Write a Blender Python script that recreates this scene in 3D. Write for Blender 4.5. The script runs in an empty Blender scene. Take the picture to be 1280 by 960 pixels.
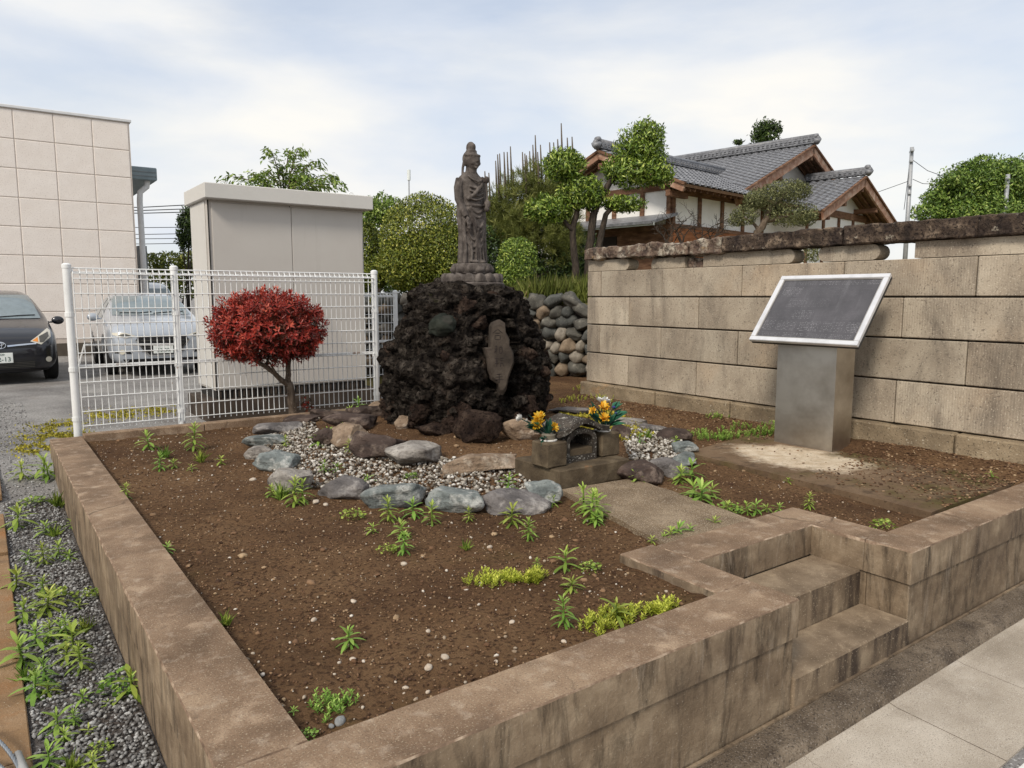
import bpy, bmesh, math, random
import numpy as np
from mathutils import Vector, Matrix, noise
from mathutils.bvhtree import BVHTree

scene = bpy.context.scene
PI = math.pi
rad = math.radians

# ------------------------------------------------------------------ camera
# world X runs along the street front of the raised bed, world Y along its left wall, z = 0 on its coping
FPX, HOR, YAW = 918.0, 371.0, rad(54.183)
PITCH = math.atan((480 - HOR) / FPX)
CAMZ = 1.15
FWD = Vector((math.cos(YAW), math.sin(YAW), 0))
RGT = Vector((math.sin(YAW), -math.cos(YAW), 0))
UPV = Vector((0, 0, 1))
cam_d = bpy.data.cameras.new('camera')
cam_d.sensor_width = 36.0
cam_d.lens = FPX / 1280 * 36
cam_d.clip_start, cam_d.clip_end = 0.05, 3000
cam = bpy.data.objects.new('camera', cam_d)
scene.collection.objects.link(cam)
look = FWD * math.cos(PITCH) - UPV * math.sin(PITCH)
cup = RGT.cross(look)
cam.matrix_world = Matrix(((RGT.x, cup.x, -look.x, 0), (RGT.y, cup.y, -look.y, 0), (RGT.z, cup.z, -look.z, CAMZ), (0, 0, 0, 1)))
scene.camera = cam

# ------------------------------------------------------------------ light
SUN_EL = 42
SUN_DIR = (-RGT * 0.45 - FWD * 0.85).normalized() * math.cos(rad(SUN_EL)) + UPV * math.sin(rad(SUN_EL))   # towards the sun
sun_d = bpy.data.lights.new('sun', 'SUN')
sun_d.energy, sun_d.angle, sun_d.color = 1.5, rad(13), (1.0, 0.92, 0.80)
sun = bpy.data.objects.new('sun', sun_d)
scene.collection.objects.link(sun)
sun.rotation_euler = SUN_DIR.to_track_quat('Z', 'Y').to_euler()
sun.location = (0, 0, 20)

world = bpy.data.worlds.new('World')
scene.world = world
world.use_nodes = True
wt = world.node_tree
wt.nodes.clear()
def wn(t, **kw):
    n = wt.nodes.new(t)
    for k, v in kw.items():
        setattr(n, k, v)
    return n
w_out = wn('ShaderNodeOutputWorld')
w_bg = wn('ShaderNodeBackground')
w_bg.inputs['Strength'].default_value = 0.085
w_sky = wn('ShaderNodeTexSky', sky_type='NISHITA', sun_disc=False, sun_elevation=rad(SUN_EL), sun_rotation=math.atan2(SUN_DIR.x, SUN_DIR.y))
w_sky.air_density, w_sky.dust_density = 1.0, 1.5
w_tc = wn('ShaderNodeTexCoord')
w_map = wn('ShaderNodeMapping')
w_map.inputs['Scale'].default_value = (1.0, 1.0, 3.2)
w_map.inputs['Rotation'].default_value = (rad(6), rad(-8), 0.4)
w_n1 = wn('ShaderNodeTexNoise')
w_n1.inputs['Scale'].default_value, w_n1.inputs['Detail'].default_value, w_n1.inputs['Roughness'].default_value = 1.7, 7, 0.52
w_n1.inputs['Distortion'].default_value = 0.35
w_r1 = wn('ShaderNodeValToRGB')
w_r1.color_ramp.elements[0].position, w_r1.color_ramp.elements[1].position = 0.38, 0.62
w_r1.color_ramp.elements[0].color, w_r1.color_ramp.elements[1].color = (0.0, 0.0, 0.0, 1), (1, 1, 1, 1)
w_n2 = wn('ShaderNodeTexNoise')
w_n2.inputs['Scale'].default_value, w_n2.inputs['Detail'].default_value = 3.4, 6
w_cc = wn('ShaderNodeValToRGB')       # the veil of cloud itself: grey-blue thin parts to cream thick ones
w_cc.color_ramp.elements[0].position, w_cc.color_ramp.elements[1].position = 0.36, 0.66
w_cc.color_ramp.elements[0].color, w_cc.color_ramp.elements[1].color = (5.1, 5.4, 5.9, 1), (6.55, 6.4, 6.05, 1)
w_th = wn('ShaderNodeMath', operation='MULTIPLY_ADD')
w_th.inputs[1].default_value, w_th.inputs[2].default_value = 0.46, 0.52
w_mix = wn('ShaderNodeMix', data_type='RGBA')
wl = wt.links.new
wl(w_tc.outputs['Generated'], w_map.inputs['Vector'])
wl(w_map.outputs['Vector'], w_n1.inputs['Vector'])
wl(w_map.outputs['Vector'], w_n2.inputs['Vector'])
wl(w_n1.outputs['Fac'], w_r1.inputs['Fac'])
wl(w_n2.outputs['Fac'], w_cc.inputs['Fac'])
wl(w_r1.outputs['Color'], w_th.inputs[0])
wl(w_th.outputs[0], w_mix.inputs['Factor'])
wl(w_sky.outputs['Color'], w_mix.inputs['A'])
wl(w_cc.outputs['Color'], w_mix.inputs['B'])
wl(w_mix.outputs['Result'], w_bg.inputs['Color'])
wl(w_bg.outputs[0], w_out.inputs['Surface'])

scene.view_settings.view_transform = 'Standard'
scene.view_settings.look = 'None'
scene.view_settings.exposure = 0.86
scene.view_settings.gamma = 1.0
scene.view_settings.use_curve_mapping = False
scene.render.resolution_x, scene.render.resolution_y = 1024, 768
scene.cycles.max_bounces = 6
scene.cycles.transparent_max_bounces = 8

# ------------------------------------------------------------------ pixel -> place (a pixel gives a direction; distance comes from a plane or a depth)
def ray(px, py):
    x, y = (px - 640) / FPX, (py - 480) / FPX
    return RGT * x + FWD * (math.cos(PITCH) - y * math.sin(PITCH)) + UPV * (-math.sin(PITCH) - y * math.cos(PITCH))
EYE = Vector((0, 0, CAMZ))
def PZ(px, py, z):
    d = ray(px, py); return EYE + d * ((z - CAMZ) / d.z)
def PX(px, py, x):
    d = ray(px, py); return EYE + d * (x / d.x)
def PY(px, py, y):
    d = ray(px, py); return EYE + d * (y / d.y)
def PF(px, py, f):
    d = ray(px, py); return EYE + d * (f / d.dot(FWD))
def LF(lat, f, z=0.0):                       # sideways / forward metres -> world
    return RGT * lat + FWD * f + UPV * z

# ------------------------------------------------------------------ objects
COL = scene.collection
ORG = {}
def link(o, parent):
    COL.objects.link(o)
    if parent is not None:
        o.parent = parent
def tag(o, label=None, cat=None, group=None, kind=None):
    if label: o['label'] = label
    if cat: o['category'] = cat
    if group: o['group'] = group
    if kind: o['kind'] = kind
    return o
def thing(name, loc, label, cat, group=None, rz=0.0):
    o = bpy.data.objects.new(name, None)
    o.empty_display_size = 0.1
    COL.objects.link(o)
    o.location = loc
    o.rotation_euler.z = rz
    ORG[o.name] = (Vector(loc), rz)
    return tag(o, label, cat, group)
def finish(me, name, mat, parent=None, loc=None, smooth=False, local=False):
    """link mesh me (verts in world space unless local) as one object"""
    if mat is not None:
        for m in (mat if isinstance(mat, (list, tuple)) else [mat]):
            me.materials.append(m)
    if smooth:
        me.polygons.foreach_set('use_smooth', np.ones(len(me.polygons), dtype=bool))
    o = bpy.data.objects.new(name, me)
    link(o, parent)
    if parent is not None and parent.name in ORG:
        ol, rz = ORG[parent.name]
        ORG[o.name] = (ol, rz)
        if not local:
            me.transform(Matrix.Rotation(-rz, 4, 'Z') @ Matrix.Translation(-ol))
    elif loc is not None:
        o.location = loc
        ORG[o.name] = (Vector(loc), 0.0)
        if not local:
            me.transform(Matrix.Translation(-Vector(loc)))
    return o
def copy_tree(o, loc, rz=0.0, sc=1.0, parent=None):
    c = o.copy(); link(c, parent)
    if parent is None:
        c.location = loc; c.rotation_euler.z = rz; c.scale = (sc, sc, sc)
    for ch in o.children:
        copy_tree(ch, None, parent=c)
    return c

class MB:
    """collects shapes; build() links them as one mesh object"""
    def __init__(self):
        self.v, self.f, self.m = [], [], []
        self.mi = 0
    def add(self, vs, fs):
        b = len(self.v)
        self.v.extend([tuple(p) for p in vs])
        for f in fs:
            self.f.append([i + b for i in f]); self.m.append(self.mi)
        return self
    def box(self, c, s, rz=0.0, bev=0.0, mat=None):
        hx, hy, hz = s[0] / 2, s[1] / 2, s[2] / 2
        R = mat if mat is not None else Matrix.Rotation(rz, 3, 'Z')
        if bev <= 0:
            vs = [R @ Vector((x * hx, y * hy, z * hz)) + Vector(c) for z in (-1, 1) for y in (-1, 1) for x in (-1, 1)]
            return self.add(vs, [(0, 2, 3, 1), (4, 5, 7, 6), (0, 1, 5, 4), (2, 6, 7, 3), (0, 4, 6, 2), (1, 3, 7, 5)])
        b = min(bev, hx * .9, hy * .9, hz * .9)
        bm = bmesh.new()
        bmesh.ops.create_cube(bm, size=1.0, matrix=Matrix.Diagonal((s[0], s[1], s[2], 1)))
        bmesh.ops.bevel(bm, geom=bm.edges[:], offset=b, segments=1, affect='EDGES')
        self.bm(bm, R, c)
        return self
    def bm(self, bm, R=None, c=(0, 0, 0)):
        bm.verts.index_update()
        R = R if R is not None else Matrix.Identity(3)
        self.add([R @ v.co + Vector(c) for v in bm.verts], [[v.index for v in f.verts] for f in bm.faces])
        bm.free()
    def tube(self, pts, r, n=8, cap=True):
        pts = [Vector(p) for p in pts]
        k = len(pts)
        rs = r if isinstance(r, (list, tuple)) else [r] * k
        vs, fs = [], []
        up = None
        for i, p in enumerate(pts):
            t = (pts[min(i + 1, k - 1)] - pts[max(i - 1, 0)]).normalized()
            if up is None:
                up = Vector((0, 0, 1)) if abs(t.z) < .9 else Vector((1, 0, 0))
            a = (up - t * up.dot(t)).normalized(); b = t.cross(a); up = a
            for j in range(n):
                q = 2 * PI * j / n
                vs.append(p + (a * math.cos(q) + b * math.sin(q)) * rs[i])
        for i in range(k - 1):
            for j in range(n):
                fs.append((i * n + j, i * n + (j + 1) % n, (i + 1) * n + (j + 1) % n, (i + 1) * n + j))
        if cap:
            fs.append(tuple(range(n - 1, -1, -1))); fs.append(tuple(range((k - 1) * n, k * n)))
        return self.add(vs, fs)
    def lathe(self, prof, c=(0, 0, 0), n=24, sx=1.0, sy=1.0):
        vs, fs = [], []
        for (r, z) in prof:
            for j in range(n):
                q = 2 * PI * j / n
                vs.append((c[0] + r * sx * math.cos(q), c[1] + r * sy * math.sin(q), c[2] + z))
        k = len(prof)
        for i in range(k - 1):
            for j in range(n):
                fs.append((i * n + j, i * n + (j + 1) % n, (i + 1) * n + (j + 1) % n, (i + 1) * n + j))
        fs.append(tuple(range(n - 1, -1, -1))); fs.append(tuple(range((k - 1) * n, k * n)))
        return self.add(vs, fs)
    def prism(self, poly, d):
        """poly: list of 3D points (one planar loop); extruded by vector d"""
        n = len(poly); d = Vector(d)
        vs = [Vector(p) for p in poly] + [Vector(p) + d for p in poly]
        fs = [tuple(range(n - 1, -1, -1)), tuple(range(n, 2 * n))] + [(i, (i + 1) % n, n + (i + 1) % n, n + i) for i in range(n)]
        return self.add(vs, fs)
    def ball(self, c, s, seg=10, ring=7, R=None):
        bm = bmesh.new()
        bmesh.ops.create_uvsphere(bm, u_segments=seg, v_segments=ring, radius=1.0)
        for v in bm.verts:
            v.co = Vector((v.co.x * s[0], v.co.y * s[1], v.co.z * s[2]))
        self.bm(bm, R, c); return self
    def mesh(self, name='m'):
        me = bpy.data.meshes.new(name)
        me.from_pydata(self.v, [], self.f)
        if any(self.m):
            me.polygons.foreach_set('material_index', self.m)
        bm = bmesh.new(); bm.from_mesh(me)
        bmesh.ops.recalc_face_normals(bm, faces=bm.faces)
        bm.to_mesh(me); bm.free()
        return me
    def build(self, name, mat, parent=None, loc=None, smooth=False, local=False):
        me = self.mesh(name)
        return finish(me, name, mat, parent, loc, smooth, local)

def smooth_by_angle(o, deg=40):
    me = o.data
    me.polygons.foreach_set('use_smooth', np.ones(len(me.polygons), dtype=bool))
    me.set_sharp_from_angle(angle=rad(deg))
    return o

def np_mesh(name, V, F, lv=None):
    """V (n,3) floats, F (m,k) ints, lv (n,) float point attribute"""
    me = bpy.data.meshes.new(name)
    V = np.ascontiguousarray(V, dtype=np.float32); F = np.ascontiguousarray(F, dtype=np.int32)
    k = F.shape[1]
    me.vertices.add(len(V)); me.vertices.foreach_set('co', V.ravel())
    me.loops.add(F.size); me.loops.foreach_set('vertex_index', F.ravel())
    me.polygons.add(len(F)); me.polygons.foreach_set('loop_start', np.arange(0, F.size, k, dtype=np.int32))
    me.update(calc_edges=True)
    if lv is not None:
        a = me.attributes.new('lv', 'FLOAT', 'POINT'); a.data.foreach_set('value', np.ascontiguousarray(lv, dtype=np.float32))
    return me

# ------------------------------------------------------------------ materials
def c8(r, g, b):
    def l(x):
        x /= 255.0
        return x / 12.92 if x <= .04045 else ((x + .055) / 1.055) ** 2.4
    return (l(r), l(g), l(b), 1.0)
class NT:
    def __init__(self, name):
        self.mat = bpy.data.materials.new(name); self.mat.use_nodes = True
        self.t = self.mat.node_tree; self.t.nodes.clear()
        self.out = self.t.nodes.new('ShaderNodeOutputMaterial')
    def n(self, typ, ins=None, **kw):
        nd = self.t.nodes.new(typ)
        for k, v in kw.items(): setattr(nd, k, v)
        for k, v in (ins or {}).items(): self.set(nd.inputs[k], v)
        return nd
    def set(self, sock, v):
        if isinstance(v, bpy.types.NodeSocket): self.t.links.new(v, sock)
        else: sock.default_value = v
    def pos(self, scale=(1, 1, 1), obj=False):
        src = self.n('ShaderNodeTexCoord').outputs['Object'] if obj else self.n('ShaderNodeNewGeometry').outputs['Position']
        if scale == (1, 1, 1): return src
        m = self.n('ShaderNodeMapping', {'Vector': src, 'Scale': scale}); return m.outputs[0]
    def noise(self, vec, scale, detail=5, rough=.55, dist=0):
        return self.n('ShaderNodeTexNoise', {'Vector': vec, 'Scale': scale, 'Detail': detail, 'Roughness': rough, 'Distortion': dist}).outputs['Fac']
    def ramp(self, fac, stops):
        r = self.n('ShaderNodeValToRGB', {'Fac': fac}); e = r.color_ramp.elements
        while len(e) < len(stops): e.new(0.5)
        for el, (p, c) in zip(e, stops):
            el.position = p; el.color = c if len(c) == 4 else (*c, 1)
        return r.outputs['Color']
    def step(self, fac, lo, hi):
        return self.ramp(fac, [(lo, (0, 0, 0, 1)), (hi, (1, 1, 1, 1))])
    def mix(self, a, b, fac, mode='MIX'):
        m = self.n('ShaderNodeMix', data_type='RGBA', blend_type=mode)
        self.set(m.inputs['Factor'], fac); self.set(m.inputs['A'], a); self.set(m.inputs['B'], b)
        return m.outputs['Result']
    def math(self, op, a, b=0.0):
        m = self.n('ShaderNodeMath', operation=op); self.set(m.inputs[0], a); self.set(m.inputs[1], b); return m.outputs[0]
    def bump(self, h, strength=.3, dist=.01, nrm=None):
        b = self.n('ShaderNodeBump', {'Height': h, 'Strength': strength, 'Distance': dist})
        if nrm is not None: self.set(b.inputs['Normal'], nrm)
        return b.outputs[0]
    def bsdf(self, color, rough=.8, nrm=None, metallic=0.0, spec=.3, **kw):
        b = self.n('ShaderNodeBsdfPrincipled', {'Base Color': color, 'Roughness': rough, 'Metallic': metallic, 'Specular IOR Level': spec})
        if nrm is not None: self.set(b.inputs['Normal'], nrm)
        for k, v in kw.items(): self.set(b.inputs[k.replace('_', ' ')], v)
        self.t.links.new(b.outputs[0], self.out.inputs['Surface'])
        return b

def surf(name, cols, scale=4.0, detail=8, lo=.32, hi=.68, rough=.85, bump=.4, bscale=60.0, bdist=.01, blots=(), spots=(), streaks=(), objrand=0.0, metallic=0.0, spec=.25, obj=False, stretch=(1, 1, 1), side=None, crack=0.0):
    """weathered surface: ramp over noise, then blots / streaks / specks of other colours, relief"""
    m = NT(name)
    p = m.pos(stretch, obj); p0 = m.pos((1, 1, 1), obj)
    n1 = m.noise(p, scale, detail, .6)
    k = max(1, len(cols) - 1)
    col = m.ramp(n1, [(lo + (hi - lo) * i / k, c) for i, c in enumerate(cols)]) if len(cols) > 1 else cols[0]
    h = m.noise(p0, bscale, 6, .65)
    for (c, sc, a, b, amt) in blots:
        f = m.math('MULTIPLY', m.step(m.noise(p0, sc, 6, .62), a, b), amt)
        col = m.mix(col, c, f)
    for (c, sx, sz, a, b, amt) in streaks:
        f = m.math('MULTIPLY', m.step(m.noise(m.pos((sx, sx, sz), obj), 1.0, 6, .6), a, b), amt)
        if side is not None:     # only on upright faces
            nz = m.n('ShaderNodeSeparateXYZ', {'Vector': m.n('ShaderNodeNewGeometry').outputs['Normal']}).outputs['Z']
            f = m.math('MULTIPLY', f, m.math('SUBTRACT', 1.0, m.math('ABSOLUTE', nz)))
        col = m.mix(col, c, f)
    for (c, sc, a, b, amt) in spots:
        f = m.math('MULTIPLY', m.step(m.noise(p0, sc, 2, .5), a, b), amt)
        col = m.mix(col, c, f)
    if objrand:
        r = m.n('ShaderNodeObjectInfo').outputs['Random']
        v = m.math('MULTIPLY_ADD', r, 2 * objrand); v.node.inputs[2].default_value = 1 - objrand
        hs = m.n('ShaderNodeHueSaturation', {'Color': col, 'Value': v}); col = hs.outputs[0]
    if crack:
        wv = m.n('ShaderNodeVectorMath', {0: p0}, operation='ADD'); m.set(wv.inputs[1], m.n('ShaderNodeVectorMath', {0: m.n('ShaderNodeTexNoise', {'Vector': p0, 'Scale': 5.0, 'Detail': 4.0}).outputs['Color'], 1: (.16, .16, .16)}, operation='MULTIPLY').outputs[0])
        vd = m.n('ShaderNodeTexVoronoi', {'Vector': wv.outputs[0], 'Scale': crack}, feature='DISTANCE_TO_EDGE').outputs['Distance']
        cf = m.math('MULTIPLY', m.ramp(vd, [(0.0, (1, 1, 1, 1)), (.006, (0, 0, 0, 1))]), m.step(m.noise(p0, 1.3, 3), .48, .58))
        col = m.mix(col, c8(52, 41, 33), m.math('MULTIPLY', cf, .75))
    nrm = m.bump(h, bump, bdist, m.bump(n1, bump * .8, bdist * 3)) if bump else None
    m.bsdf(col, rough, nrm, metallic, spec)
    return m.mat

def plain(name, col, rough=.5, metallic=0.0, spec=.4, bump=0, bscale=80, **kw):
    m = NT(name)
    p = m.pos()
    n = m.noise(p, 9, 5, .6)
    cc = m.mix(col, tuple(min(1, x * .78) for x in col[:3]) + (1,), m.step(n, .45, .75))
    m.bsdf(cc, rough, m.bump(m.noise(p, bscale, 4), bump, .004) if bump else None, metallic, spec, **kw)
    return m.mat

def leafmat(name, stops, rough=.5, trans=.3, spec=.35, hue=0.0):
    """colour by the per-leaf value lv"""
    m = NT(name)
    a = m.n('ShaderNodeAttribute', attribute_name='lv').outputs['Fac']
    col = m.ramp(a, stops)
    if hue:
        hv = m.n('ShaderNodeObjectInfo').outputs['Random']
        hq = m.math('MULTIPLY_ADD', hv, hue); hq.node.inputs[2].default_value = .5 - hue * .6
        col = m.n('ShaderNodeHueSaturation', {'Color': col, 'Hue': hq}).outputs[0]
    big = m.noise(m.pos(), 3.0, 3)
    col = m.mix(col, m.mix(col, (.68, .68, .6, 1), 1.0, 'MULTIPLY'), m.step(big, .50, .70))
    b = m.bsdf(col, rough, None, 0, spec)
    t = m.n('ShaderNodeBsdfTranslucent', {'Color': col})
    mx = m.n('ShaderNodeMixShader', {'Fac': trans})
    m.t.links.new(b.outputs[0], mx.inputs[1]); m.t.links.new(t.outputs[0], mx.inputs[2])
    m.t.links.new(mx.outputs[0], m.out.inputs['Surface'])
    return m.mat

# ------------------------------------------------------------------ shared shapes
def ico(sub):
    bm = bmesh.new(); bmesh.ops.create_icosphere(bm, subdivisions=sub, radius=1.0)
    V = np.array([v.co[:] for v in bm.verts]); bm.verts.index_update()
    F = np.array([[v.index for v in f.verts] for f in bm.faces]); bm.free()
    return V, F
ICO = {k: ico(k) for k in (1, 2, 3, 4)}

def rock_mesh(seed, size, sub=3, rough=.18, facets=7, fine=.03, boxy=0.0, dmin=.62, dmax=.92, cut=.85, pit=0.0):
    """a boulder: a sphere cut by random planes, pushed by noise; size = full extents"""
    rng = random.Random(seed)
    V, F = ICO[sub]
    V = V.copy()
    if boxy:
        V = np.sign(V) * np.abs(V) ** (1 - boxy)
        V /= np.abs(V).max(axis=0)
    off = Vector((rng.uniform(-50, 50), rng.uniform(-50, 50), rng.uniform(-50, 50)))
    for _ in range(facets):
        n = np.array([rng.gauss(0, 1) for _ in range(3)]); n /= np.linalg.norm(n)
        d = rng.uniform(dmin, dmax)
        q = V @ n
        V -= np.outer(np.maximum(q - d, 0) * cut, n)
    out = []
    for x, y, z in V:
        p = Vector((x, y, z))
        a = noise.noise(p * 1.3 + off) * rough + noise.noise(p * 3.1 + off) * rough * .45
        if fine:
            a += noise.noise(p * 8 + off) * fine
            if sub >= 4: a += noise.noise(p * 17 + off) * fine * .7
        if pit:
            a -= pit * (abs(noise.noise(p * 5.5 + off * 2)) + .6 * abs(noise.noise(p * 12 + off)))
            a += pit * .5
        out.append(p * (1 + a))
    V = np.array([p[:] for p in out])
    V -= (V.max(0) + V.min(0)) / 2
    V *= np.array(size) / (V.max(0) - V.min(0))
    return V, F

def scatter(name, pos, size, mat, parent=None, sub=1, seed=0, squash=(.5, .9), lv=None, kind='stuff', jitter=.25, smooth=True):
    """many small stones joined into one mesh; pos (n,3), size (n,)"""
    rng = np.random.default_rng(seed)
    B, F = ICO[sub]
    n = len(pos); k = len(B)
    V = np.repeat(B[None], n, 0) * (1 + rng.normal(0, jitter, (n, k, 1)) * .6)
    sc = np.stack([size * rng.uniform(.75, 1.25, n), size * rng.uniform(.6, 1.0, n), size * rng.uniform(*squash, n)], 1) * .5
    V = V * sc[:, None, :]
    a = rng.uniform(0, 2 * PI, n); tl = rng.normal(0, .35, n)
    ca, sa, ct, st = np.cos(a)[:, None], np.sin(a)[:, None], np.cos(tl)[:, None], np.sin(tl)[:, None]
    x, y, z = V[..., 0], V[..., 1], V[..., 2]
    y, z = y * ct - z * st, y * st + z * ct
    V = np.stack([x * ca - y * sa, x * sa + y * ca, z], -1) + np.asarray(pos)[:, None, :]
    FF = (F[None] + (np.arange(n) * k)[:, None, None]).reshape(-1, 3)
    lv = rng.uniform(0, 1, n) if lv is None else lv
    me = np_mesh(name, V.reshape(-1, 3), FF, np.repeat(lv, k))
    o = finish(me, name, mat, parent, smooth=smooth)
    if kind: o['kind'] = kind
    return o

def unit(a):
    return a / np.maximum(np.linalg.norm(a, axis=-1, keepdims=True), 1e-9)
def leaf_mesh(name, P, D, N, L, W, lv, fold=.25, bend=0.0, wide=.45):
    """leaf blades: base P, direction D, blade normal N, length L, width W"""
    D = unit(D); S = unit(np.cross(D, N)); N = np.cross(S, D)
    L = L[:, None]; W = W[:, None]
    b = P
    m = P + D * L * wide
    l = m + S * W * .5 + N * W * fold
    r = m - S * W * .5 + N * W * fold
    t = P + D * L - N * L * bend
    V = np.stack([b, l, t, r], 1).reshape(-1, 3)
    k = np.arange(len(P))[:, None] * 4
    F = np.concatenate([k + np.array([0, 2, 1]), k + np.array([0, 3, 2])], 0)
    return np_mesh(name, V, F, np.repeat(lv, 4))

def blob_points(rng, blobs, n, shell=.35, lump=.18, cut=None):
    """points spread through the outer shell of ellipsoids: blobs [(centre, radii)]; returns points, outward normals, depth 0..1"""
    vol = np.array([b[1][0] * b[1][1] * b[1][2] for b in blobs]) ** (2 / 3)
    idx = rng.choice(len(blobs), n, p=vol / vol.sum())
    C = np.array([b[0][:] for b in blobs])[idx]; R = np.array([b[1] for b in blobs])[idx]
    d = unit(rng.normal(0, 1, (n, 3)))
    ph = rng.uniform(0, 6, (len(blobs), 3))[idx]
    lum = 1 + lump * (np.sin(d[:, 0] * 7 + ph[:, 0]) * np.sin(d[:, 1] * 6 + ph[:, 1]) + .6 * np.sin(d[:, 2] * 9 + ph[:, 2]) * np.sin(d[:, 0] * 11 + ph[:, 1]))
    q = 1 - shell * rng.uniform(0, 1, n) ** 1.6
    return C + d * R * (lum * q)[:, None], unit(d / R), 1 - q / 1.0

def crown(name, blobs, n, leaf, mat, seed, parent, shell=.4, lump=.15, up=.35, spread=.9, width=.45, lv_shift=0.0, fold=.2, bend=.12):
    rng = np.random.default_rng(seed)
    P, N, dep = blob_points(rng, blobs, n, shell, lump)
    D = unit(N * .35 + np.array([0, 0, up]) + rng.normal(0, spread, (n, 3)) * .8)
    NN = unit(N * 1.0 + np.array([0, 0, .5]) + rng.normal(0, .5, (n, 3)))
    L = leaf * rng.uniform(.6, 1.3, n)
    lv = np.clip(.45 + .35 * N[:, 2] * 0 + rng.normal(0, .27, n) + lv_shift, 0, 1)
    me = leaf_mesh(name, P - D * L[:, None] * .4, D, NN, L, L * width, lv, fold, bend)
    return finish(me, name, mat, parent)
def limb_tube(mb, pts, r0, r1, n=7, wob=.0, seed=0):
    rng = random.Random(seed)
    P = [Vector(p) for p in pts]
    Q = []
    for i in range(len(P) - 1):
        for k in range(3):
            q = P[i].lerp(P[i + 1], k / 3)
            Q.append(q + Vector((rng.uniform(-1, 1), rng.uniform(-1, 1), rng.uniform(-.5, .5))) * wob * (0 if (i == 0 and k == 0) else 1))
    Q.append(P[-1])
    k = len(Q) - 1
    mb.tube(Q, [r0 + (r1 - r0) * i / k for i in range(k + 1)], n)
# ================================================================== materials of the setting
M = {}
M['coping'] = surf('coping_concrete', [c8(104, 84, 66), c8(131, 108, 87), c8(157, 134, 110)], 2.6, lo=.34, hi=.66, bump=.5, bscale=110, crack=.75,
    blots=[(c8(190, 166, 140), 6.5, .56, .70, .65), (c8(88, 71, 59), 3.1, .54, .72, .5), (c8(196, 180, 160), 15, .54, .72, .4), (c8(84, 68, 57), 26, .58, .70, .4)],
    streaks=[(c8(186, 168, 146), 3.0, 30.0, .62, .72, .0)], spots=[(c8(190, 176, 150), 150, .58, .70, .5), (c8(70, 56, 44), 170, .58, .70, .55)])
M['worn'] = surf('worn_arris', [c8(98, 80, 66), c8(136, 114, 95), c8(192, 172, 150)], 16, bump=.4, bscale=90)
def concrete_side():
    m = NT('stained_concrete')
    p = m.pos()
    base = m.ramp(m.noise(p, 6, 8, .65), [(.3, c8(98, 83, 67)), (.5, c8(128, 111, 91)), (.72, c8(158, 141, 118))])
    st = m.noise(m.pos((9, 9, 1.9)), 1.0, 9, .72, .6)
    base = m.mix(base, c8(46, 38, 31), m.math('MULTIPLY', m.step(st, .49, .66), .85))
    st2 = m.noise(m.pos((30, 30, 4)), 1.0, 8, .7, .5)
    base = m.mix(base, c8(178, 164, 146), m.math('MULTIPLY', m.step(st2, .56, .78), .5))
    base = m.mix(base, c8(56, 44, 40), m.math('MULTIPLY', m.step(m.noise(p, 1.6, 6, .6), .52, .7), .45))
    base = m.mix(base, c8(190, 178, 160), m.math('MULTIPLY', m.step(m.noise(p, 140, 2), .66, .74), .45))
    h = m.noise(p, 70, 7, .7)
    m.bsdf(base, .92, m.bump(h, .55, .01, m.bump(st, .3, .01)), 0, .2)
    return m.mat
M['side'] = concrete_side()
M['tread'] = surf('step_tread', [c8(102, 87, 70), c8(130, 113, 93), c8(156, 139, 116)], 4.5, bump=.4, bscale=100,
    blots=[(c8(76, 60, 47), 4.0, .50, .70, .7), (c8(172, 154, 128), 12, .58, .7, .5)], streaks=[(c8(56, 46, 40), 10, 2, .44, .62, .9)], side=1,
    spots=[(c8(190, 174, 148), 130, .64, .72, .6), (c8(70, 56, 44), 170, .64, .72, .5)])
M['slab'] = surf('path_slab', [c8(106, 89, 70), c8(130, 112, 90), c8(152, 134, 111)], 4.0, bump=.7, bscale=150,
    blots=[(c8(92, 74, 56), 2.2, .55, .75, .6)], spots=[(c8(196, 182, 160), 150, .55, .66, .7), (c8(76, 62, 50), 140, .55, .66, .7)])
M['slab_moss0'] = surf('mossy_slab', [c8(98, 78, 58), c8(122, 100, 76)], 3.0, bump=.5, bscale=110,
    blots=[(c8(84, 76, 40), 1.9, .5, .62, .7), (c8(92, 72, 54), 5, .55, .7, .5)],
    spots=[(c8(190, 176, 156), 120, .66, .72, .5)])
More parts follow.
